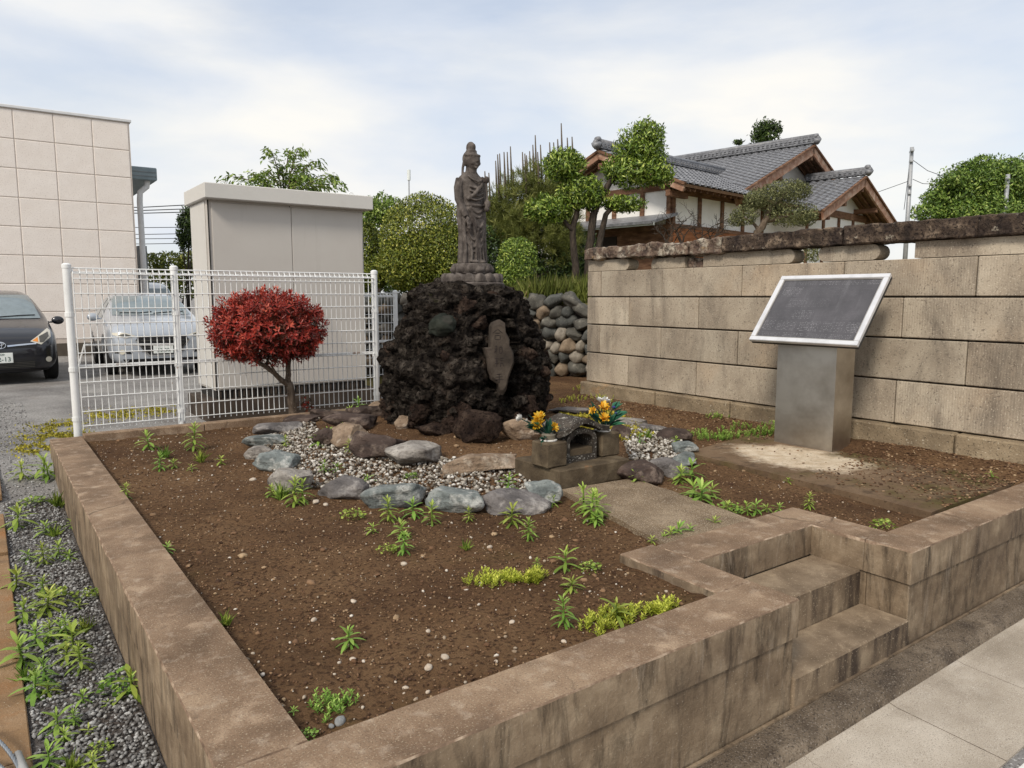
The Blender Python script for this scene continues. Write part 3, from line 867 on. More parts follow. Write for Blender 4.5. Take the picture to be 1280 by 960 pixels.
def on_tab(px, py, d=0.0):
    r = ray(px, py); s = (tp + tn * d - EYE).dot(tn) / r.dot(tn); return EYE + r * s
mb = MB()
outer = [on_tab(x, y, -.015) for x, y in TAB]
cen = sum(outer, Vector()) / len(outer)
inner = [p.lerp(cen, .13) + tn * .022 for p in outer]
back = [p - tn * .12 for p in outer]
n = len(outer)
mb.add(outer + inner + back, [(i, (i + 1) % n, n + (i + 1) % n, n + i) for i in range(n)] + [(i, 2 * n + i, 2 * n + (i + 1) % n, (i + 1) % n) for i in range(n)] + [tuple(range(n, 2 * n))])
tab = mb.build('inscribed_tablet', M['tablet'], MOUND); tab['label'] = 'smooth brown stone tablet with carved characters'
M['ink'] = plain('carved_dark', c8(44, 36, 33), .9, bump=.2)
# carved characters: strokes in the tablet face (units of the glyph box)
GL = [(622, 418, 13, [((-.5, .1), (0, .5)), ((0, .5), (.5, .1)), ((-.25, .12), (.25, .12)), ((-.25, -.1), (.25, -.1)), ((-.25, -.1), (-.25, -.5)), ((.25, -.1), (.25, -.5)), ((-.25, -.5), (.25, -.5))]),
      (623, 437, 11, [((-.4, .4), (-.1, .3)), ((-.25, .5), (-.25, -.5)), ((-.45, .05), (-.05, .1)), ((-.25, 0), (-.45, -.4)), ((.1, .3), (.45, .3)), ((.12, .3), (.12, -.4)), ((.42, .3), (.42, -.4)), ((.12, -.4), (.42, -.4))]),
      (624, 453, 12, [((-.45, .4), (-.05, .4)), ((-.4, .15), (-.1, .15)), ((-.25, .5), (-.25, -.5)), ((-.45, -.1), (0, -.05)), ((.1, .45), (.45, .45)), ((.1, .2), (.45, .2)), ((.1, -.05), (.45, -.05)), ((.2, -.05), (.1, -.5)), ((.35, -.05), (.5, -.45))]),
      (624, 473, 11, [((-.3, .45), (.3, .5)), ((-.4, .15), (.4, .2)), ((-.5, -.15), (.5, -.1)), ((0, .45), (.05, -.5)), ((.05, -.5), (-.15, -.4))])]
for gx, gy, gs, st in GL:
    mb = MB()
    for (a, b) in st:
        A = on_tab(gx + a[0] * gs, gy - a[1] * gs, .0065); B = on_tab(gx + b[0] * gs, gy - b[1] * gs, .0065)
        mb.tube([A, A.lerp(B, .5), B], [.0028, .0042, .002], 5)
    mb.build('carved_character', M['ink'], tab)
rng = random.Random(77)
placed = []
def lava_rock(c, size, mat, seed, sub, rot):
    V, F = rock_mesh(seed, size, sub, .32, 9, .12, boxy=.2, pit=.30)
    o = finish(np_mesh('lava_rock', V, F), 'lava_rock', mat, MOUND, smooth=True, local=True)
    o.location = c - Vector(ORG[MOUND.name][0]); o.rotation_euler = rot
n_l = 0
for it in range(900):
    z = rng.uniform(.03, 1.17); th = rng.uniform(0, 2 * PI)
    s = rng.choice([rng.uniform(.14, .22), rng.uniform(.26, .46), rng.uniform(.30, .5)]) * (1.0 if z < .9 else .75)
    r = mound_r(z) - s * .30
    c = Vector((MM.x + r * math.cos(th), MM.y + r * math.sin(th), z))
    if any((c - q).length < (s + t) * .36 for q, t in placed): continue
    front = (c - MC).dot(-FWD) > -.15
    if front:
        x, y = proj(c); sp = s * FPX / 6.0 * .36
        if any(in_poly(x + dx, y + dy, TAB) for dx in (-sp, 0, sp) for dy in (-sp, 0, sp)): continue
    placed.append((c, s)); n_l += 1
    low = z < .22
    lava_rock(c, (s * rng.uniform(.9, 1.3), s * rng.uniform(.8, 1.1), s * rng.uniform(.75, 1.15)), M['lava_brown'] if (low and rng.random() < .6) or rng.random() < .08 else M['lava'], 2000 + it, 4 if front and n_l < 130 else 3, (rng.uniform(0, 6), rng.uniform(-.6, .6), rng.uniform(0, 6)))
for k in range(70):      # knobbly small rocks around the tablet and crest
    th = rng.uniform(0, 2 * PI); z = rng.uniform(.15, 1.2); s = rng.uniform(.06, .13)
    r = mound_r(z) + .01
    c = Vector((MM.x + r * math.cos(th), MM.y + r * math.sin(th), z))
    x, y = proj(c)
    if in_poly(x, y, TBX): continue
    lava_rock(c, (s, s * .9, s * .8), M['lava'] if rng.random() < .8 else M['lava_brown'], 4000 + k, 3, (rng.uniform(0, 6), 0, rng.uniform(0, 6)))
p = PY(553, 406, 5.10)
V, F = rock_mesh(61, (.22, .16, .19), 4, .28, 10, .06, boxy=.2, pit=.1)
o = finish(np_mesh('smooth_stone', V, F), 'smooth_stone', M['green_stone'], MOUND, smooth=True, local=True); o.location = p - Vector(ORG[MOUND.name][0]); o.rotation_euler.z = -.4
o['label'] = 'smooth grey green stone set in the lava'

# ================================================================== statue
M['statue'] = surf('grey_carved_stone', [c8(66, 60, 56), c8(90, 83, 78), c8(114, 106, 100)], 14, bump=.5, bscale=120, bdist=.004,
    blots=[(c8(52, 44, 41), 9, .52, .68, .7), (c8(136, 124, 116), 16, .6, .72, .5)], streaks=[(c8(52, 45, 42), 22, 4, .5, .66, .6)],
    spots=[(c8(150, 140, 132), 150, .66, .72, .4)])
SZ = 1.20                                    # top of the mound
ST = thing('standing_statue', (MC.x, MC.y, SZ), 'dark grey stone standing robed figure with topknot on a lotus pedestal', 'statue', rz=rad(6))
def remesh(mb, voxel, smooth_it=2):
    me = mb.mesh('tmp'); ob = bpy.data.objects.new('tmp', me); COL.objects.link(ob)
    m1 = ob.modifiers.new('r', 'REMESH'); m1.mode = 'VOXEL'; m1.voxel_size = voxel
    if smooth_it:
        m2 = ob.modifiers.new('s', 'SMOOTH'); m2.factor = .5; m2.iterations = smooth_it
    dg = bpy.context.evaluated_depsgraph_get()
    out = bpy.data.meshes.new_from_object(ob.evaluated_get(dg))
    bpy.data.objects.remove(ob); bpy.data.meshes.remove(me)
    return out
def loft(mb, st, n=28):
    """st: (z, rx, ry, cx, cy)"""
    vs, fs = [], []
    for (z, rx, ry, cx, cy) in st:
        for j in range(n):
            q = 2 * PI * j / n
            e = .88
            cs, sn = math.cos(q), math.sin(q)
            vs.append((cx + rx * math.copysign(abs(cs) ** e, cs), cy + ry * math.copysign(abs(sn) ** e, sn), z))
    k = len(st)
    for i in range(k - 1):
        for j in range(n):
            fs.append((i * n + j, i * n + (j + 1) % n, (i + 1) * n + (j + 1) % n, (i + 1) * n + j))
    fs.append(tuple(range(n - 1, -1, -1))); fs.append(tuple(range((k - 1) * n, k * n)))
    mb.add(vs, fs)
def build_statue():
    B0 = .235                                   # feet above the mound
    mb = MB()
    Z = lambda z: B0 + z
    # robe, hips, trunk, shoulders, neck (facing -y; +x is the figure's left)
    loft(mb, [(Z(0), .112, .088, 0, .01), (Z(.03), .116, .09, 0, .01), (Z(.12), .112, .086, 0, .008), (Z(.25), .110, .084, 0, .006), (Z(.38), .112, .087, 0, .004), (Z(.46), .112, .088, 0, .002),
              (Z(.52), .098, .076, 0, .004), (Z(.58), .096, .074, 0, .004), (Z(.65), .110, .082, 0, .004), (Z(.70), .118, .080, 0, .008), (Z(.735), .112, .070, 0, .012), (Z(.765), .074, .055, 0, .014), (Z(.785), .048, .046, 0, .004), (Z(.83), .045, .046, 0, -.004)])
    # head
    mb.ball((0, -.014, Z(.872)), (.066, .072, .080), 24, 18)
    mb.ball((0, -.034, Z(.838)), (.048, .044, .038), 16, 12)             # jaw
    mb.ball((0, .010, Z(.895)), (.069, .075, .072), 24, 16)              # hair
    mb.tube([(.066 * math.cos(a), .004 - .078 * math.sin(a), Z(.914) + .004 * math.cos(2 * a)) for a in [PI * i / 12 for i in range(13)]], .013, 8)   # diadem
    mb.ball((0, .006, Z(.985)), (.040, .042, .052), 18, 14)              # topknot
    mb.ball((0, .0, Z(.952)), (.050, .052, .020), 16, 10)
    mb.ball((0, -.038, Z(.985)), (.020, .010, .032), 10, 8)              # ornament on the topknot
    for s in (-1, 1):
        mb.ball((s * .064, .006, Z(.862)), (.009, .018, .040), 10, 10)   # long ears
        mb.tube([(s * .060, .02, Z(.88)), (s * .068, .03, Z(.82)), (s * .072, .035, Z(.76))], [.013, .012, .010], 8)   # hair locks
        mb.tube([(s * .010, -.074, Z(.893)), (s * .026, -.074, Z(.899)), (s * .044, -.060, Z(.890))], .006, 6)       # brow
        mb.ball((s * .025, -.071, Z(.878)), (.014, .008, .006), 10, 8)   # lowered eyelid
        mb.ball((s * .030, -.058, Z(.850)), (.022, .022, .022), 10, 8)   # cheek
    mb.tube([(0, -.076, Z(.895)), (0, -.084, Z(.872)), (0, -.089, Z(.858))], [.006, .009, .012], 8)                    # nose
    mb.ball((0, -.078, Z(.838)), (.017, .009, .0055), 10, 8); mb.ball((0, -.077, Z(.829)), (.013, .009, .005), 10, 8)   # lips
    mb.ball((0, -.070, Z(.812)), (.014, .012, .010), 8, 8)               # chin
    # necklace and chest sash
    mb.tube([(.075 * math.cos(a), -.052 - .040 * math.sin(a), Z(.742) - .048 * math.sin(a)) for a in [PI * i / 12 for i in range(13)]], .008, 8)
    mb.ball((0, -.094, Z(.690)), (.014, .010, .014), 8, 8)
    for q in range(4):
        z = .655 - q * .034
        mb.tube([(-.075 + .15 * i / 8, -.072 - .012 * math.sin(PI * i / 8), Z(z - .02 * math.sin(PI * i / 8 + .3) + .012 * i / 8)) for i in range(9)], .0085, 7)
    mb.tube([(.088, -.05, Z(.735)), (.035, -.088, Z(.66)), (-.035, -.090, Z(.585)), (-.09, -.05, Z(.54))], .016, 8)
    # arms: the right hangs, the left is bent and holds a lotus stem
    mb.tube([(-.112, .012, Z(.715)), (-.132, .016, Z(.64)), (-.136, .008, Z(.545)), (-.122, -.03, Z(.46)), (-.108, -.062, Z(.395))], [.040, .039, .035, .031, .023], 12)
    mb.ball((-.102, -.075, Z(.362)), (.021, .018, .032), 10, 10)
    for q in range(4):
        mb.tube([(-.117 + q * .0095, -.086, Z(.352)), (-.116 + q * .0095, -.094, Z(.328)), (-.113 + q * .009, -.090, Z(.306 + .004 * abs(q - 1.5)))], [.0075, .007, .005], 6)
    mb.tube([(-.084, -.080, Z(.368)), (-.078, -.092, Z(.346)), (-.082, -.096, Z(.33))], [.0085, .008, .006], 6)
    mb.ball((-.100, -.090, Z(.298)), (.017, .015, .016), 8, 8)
    mb.tube([(.112, .012, Z(.715)), (.130, .012, Z(.64)), (.130, -.012, Z(.555)), (.108, -.075, Z(.512)), (.085, -.105, Z(.505))], [.040, .039, .036, .030, .022], 12)
    mb.ball((.078, -.116, Z(.508)), (.026, .022, .024), 10, 10)
    for q in range(4):
        mb.tube([(.062, -.132 + q * .003, Z(.528 - q * .013)), (.082, -.140, Z(.527 - q * .013)), (.098, -.130, Z(.525 - q * .013))], .0075, 6)
    mb.tube([(.070, -.122, Z(.47)), (.074, -.122, Z(.54)), (.085, -.105, Z(.62)), (.090, -.092, Z(.69))], [.020, .010, .009, .010], 8)      # stem
    mb.ball((.092, -.092, Z(.715)), (.026, .024, .032), 12, 10); mb.ball((.070, -.122, Z(.462)), (.026, .024, .022), 10, 8)               # bud, jar
    # belt and swags
    mb.tube([(.104 * math.cos(a), .002 - .086 * math.sin(a), Z(.50) - .008 * math.sin(a)) for a in [PI * i / 14 for i in range(15)]], .013, 8)
    for (x0, x1, z0, sag, r) in [(-.07, .07, .475, .045, .010), (-.085, .085, .465, .075, .009), (-.06, .10, .44, .135, .010), (-.062, .10, .425, .165, .009), (-.058, .098, .37, .19, .010), (-.055, .098, .35, .215, .009),
                                 (-.095, .01, .30, .10, .008), (-.10, .015, .25, .11, .008), (-.095, .02, .20, .10, .008)]:
        pts = []
        for i in range(15):
            t = i / 14; x = x0 + (x1 - x0) * t
            z = z0 - sag * math.sin(PI * t)
            y = .004 - .088 * math.sqrt(max(.02, 1 - (x / .116) ** 2)) - .004
            pts.append((x, y, Z(z)))
        mb.tube(pts, r, 7)
    # hanging scarves at the sides and pleats
    for s in (-1, 1):
        mb.tube([(s * .130, .01, Z(.56)), (s * .136, .0, Z(.40)), (s * .126, -.01, Z(.24)), (s * .130, -.015, Z(.10)), (s * .136, -.01, Z(.0))], [.020, .024, .022, .024, .026], 8)
        mb.tube([(s * .108, -.035, Z(.50)), (s * .112, -.042, Z(.30)), (s * .104, -.05, Z(.12)), (s * .112, -.05, Z(.0))], [.014, .014, .013, .018], 8)
        mb.tube([(s * .022, -.086, Z(.20)), (s * .020, -.088, Z(.10)), (s * .026, -.092, Z(.012))], [.007, .010, .014], 7)
        mb.tube([(s * .062, -.074, Z(.18)), (s * .060, -.078, Z(.09)), (s * .070, -.080, Z(.012))], [.006, .010, .014], 7)
        mb.ball((s * .040, -.094, Z(.014)), (.026, .040, .018), 10, 8)
    mb.tube([(0, -.084, Z(.25)), (.0, -.086, Z(.12)), (0, -.088, Z(.0))], [.012, .011, .013], 7)
    for k in range(7):          # pleats round the back of the robe
        a = PI * (.08 + .84 * k / 6)
        mb.tube([(.104 * math.cos(a), .008 + .084 * math.sin(a), Z(.45)), (.112 * math.cos(a), .008 + .09 * math.sin(a), Z(.2)), (.116 * math.cos(a), .01 + .094 * math.sin(a), Z(.0))], [.009, .012, .014], 6)
    me = remesh(mb, .0048, 2)
    bmn = bmesh.new(); bmn.from_mesh(me)
    bmn.to_mesh(me); bmn.free()
    o = finish(me, 'robed_figure', M['statue'], ST, smooth=True, local=True)
    ped = MB()
    ped.lathe([(.275, .0), (.285, .012), (.285, .062), (.272, .075), (.235, .082), (.20, .13), (.165, .142)], n=32)
    po = ped.build('lotus_pedestal', M['statue'], ST, local=True); smooth_by_angle(po, 40)
    ORG[po.name] = ORG[ST.name]
    dr = MB(); dr.lathe([(.160, .140), (.172, .15), (.172, .222), (.165, .234), (.14, .238)], n=32)
    d_ = dr.build('lotus_drum', M['statue'], ST, local=True); smooth_by_angle(d_, 40)
    # petals
    def petal(w, h, d, name):
        m2 = MB(); V, Fc = [], []
        for j in range(7):
            t = j / 6
            ww = w * math.sin(PI * (.22 + .70 * t)) ** .8 * (1 - .25 * t * t)
            for i in range(7):
                s = i / 6 * 2 - 1
                V.append((s * ww / 2, -d * (1 - s * s * .75) * math.sin(PI * min(1, t * .9 + .08)) , h * t))
        for j in range(6):
            for i in range(6): Fc.append((j * 7 + i, j * 7 + i + 1, (j + 1) * 7 + i + 1, (j + 1) * 7 + i))
        m2.add(V, Fc); return m2.mesh(name)
    pa = petal(.118, .10, .055, 'petal'); pa.materials.append(M['statue']); pb = petal(.088, .075, .030, 'petal'); pb.materials.append(M['statue'])
    for me_ in (pa, pb): me_.polygons.foreach_set('use_smooth', np.ones(len(me_.polygons), dtype=bool))
    for k in range(16):
        a = 2 * PI * k / 16
        q = bpy.data.objects.new('petal', pa); link(q, po); q.location = (.262 * math.sin(a), -.262 * math.cos(a), .072); q.rotation_euler = (rad(-46), 0, a)
    for k in range(12):
        a = 2 * PI * (k + .5) / 12
        q = bpy.data.objects.new('petal', pb); link(q, d_); q.location = (.163 * math.sin(a), -.163 * math.cos(a), .150); q.rotation_euler = (rad(4), 0, a)
build_statue()

# ================================================================== boulders of the two rings
def stone_mat(name, cs, vein):
    return surf(name, cs, 6, bump=.9, bscale=40, bdist=.02, obj=True, blots=[(vein, 9, .52, .66, .8), (tuple(x * .55 for x in cs[0][:3]) + (1,), 5, .58, .7, .6)], spots=[(c8(70, 64, 60), 60, .60, .7, .5)], stretch=(1, 1, 2.6), objrand=.12)
RM = {'blue': stone_mat('blue_grey_boulder', [c8(88, 93, 92), c8(120, 126, 124), c8(160, 163, 159)], c8(204, 203, 197)),
      'pale': stone_mat('pale_boulder', [c8(108, 102, 96), c8(148, 142, 135), c8(190, 184, 176)], c8(92, 84, 78)),
      'grey': stone_mat('grey_boulder', [c8(84, 80, 79), c8(112, 107, 105), c8(138, 133, 130)], c8(176, 170, 164)),
      'brown': stone_mat('brown_boulder', [c8(52, 42, 38), c8(74, 61, 55), c8(98, 83, 75)], c8(138, 122, 110)),
      'tan': stone_mat('tan_boulder', [c8(110, 92, 76), c8(142, 122, 102), c8(170, 150, 130)], c8(200, 186, 168))}
LBL = {'blue': 'blue grey', 'pale': 'pale whitish', 'grey': 'dark grey', 'brown': 'dark brown', 'tan': 'tan'}
ORD = ['first', 'second', 'third', 'fourth', 'fifth', 'sixth', 'seventh', 'eighth', 'ninth', 'tenth', 'eleventh', 'twelfth']
def boulder(px, py, w, h, m_, ring, lab, seed, deep=.75):
    b = S3(px, py)
    f = (b - EYE).dot(FWD) / FPX
    W, H = w * f * 1.16, h * f * (.78 if ring is not FOT else .86)
    D = W * deep if W < .5 else .32
    V, F = rock_mesh(seed, (W, D, H * 1.35), 4, .17, 10, .04, boxy=.22, dmin=.55, dmax=.9, cut=.93)
    c = b + FWD * D * .42; c.z = soil_z(c.x, c.y)
    V = V + np.array([0, 0, H * .42])
    me = np_mesh('boulder', V, F)
    o = finish(me, 'boulder', M['lava_brown'] if ring is FOT and m_ == 'brown' else RM[m_], smooth=True, loc=c, local=True)
    o.rotation_euler = (random.Random(seed).uniform(-.08, .08), random.Random(seed + 1).uniform(-.10, .10), math.atan2(RGT.y, RGT.x) + random.Random(seed + 2).uniform(-.3, .3))
    tag(o, LBL[m_] + ' ' + (lab if isinstance(lab, str) else 'boulder, ' + ORD[lab - 1] + ring[0]), 'boulder', ring[1])
OUT = (' from the path slab along the outer gravel border', 'outer border boulders')
INN = (' from the altar base along the inner gravel border', 'inner border boulders')
RGH = (' from the path slab along the right mossy gravel edge', 'right border boulders')
FOT = (' at the foot of the black mound', 'mound foot boulders')
BO = [(342, 545, 54, 17, 'grey', OUT, 10), (328, 560, 48, 18, 'blue', OUT, 9), (322, 574, 34, 18, 'pale', OUT, 8), (340, 590, 48, 26, 'blue', OUT, 7), (357, 618, 54, 32, 'pale', OUT, 6), (424, 625, 60, 29, 'grey', OUT, 5),
      (490, 637, 76, 33, 'blue', OUT, 4), (572, 643, 72, 33, 'blue', OUT, 3), (644, 644, 82, 27, 'grey', OUT, 2), (681, 632, 44, 36, 'blue', OUT, 1), (371, 532, 42, 13, 'brown', OUT, 11), (407, 524, 46, 14, 'brown', OUT, 12),
      (406, 560, 34, 26, 'brown', INN, 5), (436, 562, 56, 34, 'tan', INN, 4), (432, 540, 60, 24, 'brown', INN, 6), (466, 577, 60, 36, 'brown', INN, 3), (515, 588, 66, 33, 'pale', INN, 2), (598, 594, 96, 24, 'tan', INN, 1), (458, 523, 52, 17, 'brown', INN, 7), (478, 516, 34, 14, 'tan', INN, 8),
      (803, 608, 54, 30, 'brown', RGH, 1), (838, 596, 48, 26, 'grey', RGH, 2), (858, 584, 34, 20, 'blue', RGH, 3), (858, 570, 30, 18, 'blue', RGH, 4), (846, 553, 40, 17, 'brown', RGH, 5), (816, 541, 40, 10, 'grey', RGH, 6), (786, 532, 50, 8, 'pale', RGH, 7), (718, 519, 56, 10, 'grey', RGH, 'flat boulder lying behind the little shrine'), (776, 548, 24, 20, 'brown', RGH, 'small boulder just behind the right flower stand'),
      (597, 556, 58, 42, 'brown', FOT, 'big craggy boulder at the foot of the mound under the tablet'), (650, 552, 46, 30, 'tan', FOT, 'rounded boulder just behind the left flower stand'), (503, 537, 20, 18, 'tan', FOT, 'small wedge of rock at the left foot of the mound'), (590, 512, 44, 20, 'grey', FOT, 'smooth boulder tucked into the mound below the tablet'), (540, 546, 40, 14, 'brown', FOT, 'low rock at the foot of the mound')]
for k, b in enumerate(BO): boulder(*b, seed=300 + 11 * k)

# white gravel between the rings, moss on the right part
def pebmat(name, stops, rough=.8):
    m = NT(name); a = m.n('ShaderNodeAttribute', attribute_name='lv').outputs['Fac']
    c = m.ramp(a, stops)
    c = m.mix(c, m.mix(c, (.6, .57, .53, 1), 1.0, 'MULTIPLY'), m.step(m.noise(m.pos(), 40, 3), .5, .7))
    m.bsdf(c, rough, m.bump(m.noise(m.pos(), 160, 3), .4, .004), 0, .25); return m.mat
M['peb_white'] = pebmat('white_pebbles', [(0, c8(66, 57, 48)), (.25, c8(108, 99, 88)), (.5, c8(148, 141, 130)), (.8, c8(180, 174, 164)), (1, c8(214, 210, 203))])
M['peb_grey'] = pebmat('grey_gravel_stones', [(0, c8(88, 85, 83)), (.4, c8(120, 119, 118)), (.75, c8(148, 148, 147)), (1, c8(180, 180, 178))])
M['peb_soil'] = pebmat('soil_crumbs', [(0, c8(66, 47, 35)), (.45, c8(106, 79, 58)), (.8, c8(134, 106, 80)), (1, c8(168, 144, 114))], .95)
M['peb_pale'] = pebmat('pale_soil_pebbles', [(0, c8(126, 106, 86)), (.5, c8(164, 148, 128)), (1, c8(216, 208, 196))])
def poly_points(polypx, n, seed):
    P = [S3(x, y) for x, y in polypx]
    Q = [(p.x, p.y) for p in P]
    xs, ys = [q[0] for q in Q], [q[1] for q in Q]
    r = random.Random(seed); out = []
    while len(out) < n:
        x, y = r.uniform(min(xs), max(xs)), r.uniform(min(ys), max(ys))
        if in_poly(x, y, Q): out.append((x, y, soil_z(x, y)))
    return np.array(out)
GL_ = [(322, 540), (330, 575), (350, 606), (425, 614), (490, 624), (572, 632), (650, 630), (700, 604), (656, 586), (600, 578), (515, 572), (460, 556), (424, 545), (398, 542), (392, 528), (440, 512), (400, 514), (362, 528)]
GR_ = [(778, 545), (790, 590), (836, 582), (862, 566), (846, 545), (812, 535), (776, 530), (768, 534)]
rg = np.random.default_rng(3)
pw = poly_points(GL_, 5200, 1); pr = poly_points(GR_, 1500, 2)
pos = np.concatenate([pw, pr]); pos[:, 2] += rg.uniform(.002, .022, len(pos))
o = scatter('white_gravel', pos, rg.uniform(.014, .034, len(pos)), M['peb_white'], sub=1, seed=4, squash=(.55, .9))
tag(o, 'white pebble gravel filling the ring between the boulders', 'gravel')
# crumbs and pale pebbles in the soil
def bed_points(n, seed, dens=None):
    r = random.Random(seed); out = []
    while len(out) < n:
        u, v = r.uniform(.63, 5.4), r.uniform(1.78, 6.84)
        if 2.25 < u < 3.56 and v < 2.32: continue
        if dens and r.random() > dens(u, v): continue
        if math.hypot(u - MC.x, v - MC.y) < .6: continue
        if 2.7 < u < 3.3 and 2.3 < v < 3.9: continue
        if 4.2 < u and 1.8 < v < 3.7: continue
        out.append((u, v, soil_z(u, v)))
    return np.array(out)
clod = bed_points(420, 71, lambda u, v: min(1, 6 / (u * u + v * v) + .1)); clod[:, 2] += .001
o = scatter('soil_clods', clod, .014 + .026 * rg.uniform(0, 1, len(clod)) ** 3, M['peb_soil'], sub=2, seed=72, squash=(.35, .6)); tag(o, 'small clods of earth lying on the brown soil', 'soil')
dirt = poly_points(GL_, 1300, 73); dirt[:, 2] += rg.uniform(.008, .024, len(dirt))
o = scatter('gravel_dirt', dirt, rg.uniform(.006, .016, len(dirt)), M['peb_soil'], sub=1, seed=74); tag(o, 'brown dirt crumbs lodged among the white pebbles', 'soil')
near = lambda u, v: min(1, 9 / (u * u + v * v) + .12)
pos = bed_points(15000, 5, near); pos[:, 2] += .002
o = scatter('soil_crumbs', pos, rg.uniform(.004, .011, len(pos)) * (.8 + .5 * rg.uniform(0, 1, len(pos))), M['peb_soil'], sub=1, seed=6); tag(o, 'loose brown soil crumbs over the bed', 'soil')
pos = bed_points(1900, 7, lambda u, v: min(1, .25 + 4 / (u * u + v * v) + (.5 if v > 4.6 and u < 2.2 else 0))); pos[:, 2] += .003
o = scatter('soil_pebbles', pos, .005 + .013 * rg.uniform(0, 1, len(pos)) ** 3, M['peb_pale'], sub=1, seed=8); tag(o, 'small pale pebbles strewn over the brown soil', 'pebbles')
r = random.Random(31); pos = []
while len(pos) < 2600:
    u, v = 5.52 - abs(r.gauss(0, .28)), r.uniform(1.8, 6.2)
    if u < 4.3 or (4.95 < u and 2.9 < v < 3.55): continue
    pos.append((u, v, max(soil_z(u, v), -.004 if 1.8 < v < 3.75 else -1) + .004))
for k in range(900):
    u, v = 4.2 + 1.2 * r.random() ** .7, 1.8 + .9 * r.random() ** 1.6
    pos.append((u, v, .001))
pos = np.array(pos)
o = scatter('leaf_litter', pos, rg.uniform(.008, .024, len(pos)), M['peb_soil'], sub=1, seed=32, squash=(.2, .5)); tag(o, 'brown leaf litter and crumbs along the foot of the stone wall', 'litter')
def one_pebble(px, py, w, m_, lab, seed):
    b = S3(px, py); f = (b - EYE).dot(FWD) / FPX
    V, F = rock_mesh(seed, (w * f, w * f * .75, w * f * .6), 2, .15, 3, .02)
    o = finish(np_mesh('pebble', V, F), 'pebble', m_, smooth=True, loc=b + UPV * w * f * .15, local=True); o.rotation_euler.z = seed
    tag(o, lab, 'stone', 'single stones lying on the soil')
PB = surf('pale_pebble', [c8(170, 154, 136), c8(204, 192, 176)], 30, bump=.3, obj=True, objrand=.12)
GB = surf('grey_pebble', [c8(116, 118, 118), c8(150, 150, 148)], 30, bump=.3, obj=True)
one_pebble(425, 904, 20, GB, 'smooth grey oval pebble in the front corner of the bed', 1)
one_pebble(414, 909, 10, GB, 'tiny grey pebble beside the smooth oval one', 2)
for k, (x, y, w) in enumerate([(392, 776, 9), (442, 753, 10), (441, 825, 9), (536, 836, 14), (556, 823, 14), (507, 861, 9), (535, 866, 8), (535, 790, 8), (505, 706, 9), (640, 779, 9), (620, 828, 7), (705, 803, 8), (612, 685, 8), (395, 629, 11), (407, 632, 8), (316, 601, 9), (505, 868, 6), (416, 800, 6)]):
    one_pebble(x, y, w, PB, 'single pale cream pebble lying on the brown soil', 10 + k)
# grey gravel beside the left wall
r = random.Random(12); pos = []
while len(pos) < 7500:
    u, v = r.uniform(.05, .385), 1.6 + 4.7 * r.random() ** 1.5
    pos.append((u, v, ground_z(u, v) + .008 + r.uniform(0, .012)))
pos = np.array(pos)
o = scatter('grey_gravel', pos, rg.uniform(.008, .022, len(pos)), M['peb_grey'], sub=1, seed=13); tag(o, 'grey crushed gravel strip along the left side of the bed wall', 'gravel')
# loose grit over the car park
r = random.Random(14); pos = []
while len(pos) < 5000:
    u, v = r.uniform(-1.6, .38), r.uniform(6.2, 12)
    pos.append((u, v, ground_z(u, v) + .003))
pos = np.array(pos)
o = scatter('loose_grit', pos, rg.uniform(.008, .022, len(pos)), M['peb_grey'], sub=1, seed=15); tag(o, 'loose grey grit scattered on the car park ground', 'gravel')

# ================================================================== altar: base, two flower stands, small stone shrine
M['altar'] = surf('altar_stone', [c8(64, 54, 42), c8(86, 74, 58), c8(110, 97, 78)], 8, bump=.6, bscale=90, blots=[(c8(76, 64, 48), 6, .52, .68, .6), (c8(168, 104, 48), 3.2, .66, .74, .5)], spots=[(c8(170, 156, 132), 120, .64, .7, .5), (c8(58, 48, 38), 120, .6, .68, .6)])
M['shrine'] = surf('dark_lichened_stone', [c8(44, 40, 36), c8(64, 58, 52), c8(86, 79, 71)], 10, bump=.8, bscale=70, blots=[(c8(170, 166, 156), 18, .60, .68, .8), (c8(40, 36, 32), 9, .55, .66, .7)], spots=[(c8(190, 186, 176), 90, .62, .7, .6)])
o = rough_block((3.085, 3.60, .035), (.60, .46, .13), 41, .005, .06, 8).build('altar_base', M['altar'], loc=(3.085, 3.60, -.03)); tag(o, 'brown stone base slab under the flower stands and little shrine', 'stone slab')
BT = .10
def stand(c, lab, seed):
    o = rough_block((c[0], c[1], BT + .079), (.165, .165, .158), seed, .004, .05, 9).build('flower_stand', M['altar'], loc=(c[0], c[1], BT)); tag(o, lab, 'stone block')
LBc, RBc = (2.835, 3.53), (3.33, 3.575)
stand(LBc, 'square stone flower stand left of the little shrine', 51); stand(RBc, 'square stone flower stand right of the little shrine', 52)
SH = thing('stone_shrine', (3.075, 3.60, BT), 'small dark stone shrine with curved gable roof and open arched front', 'shrine')
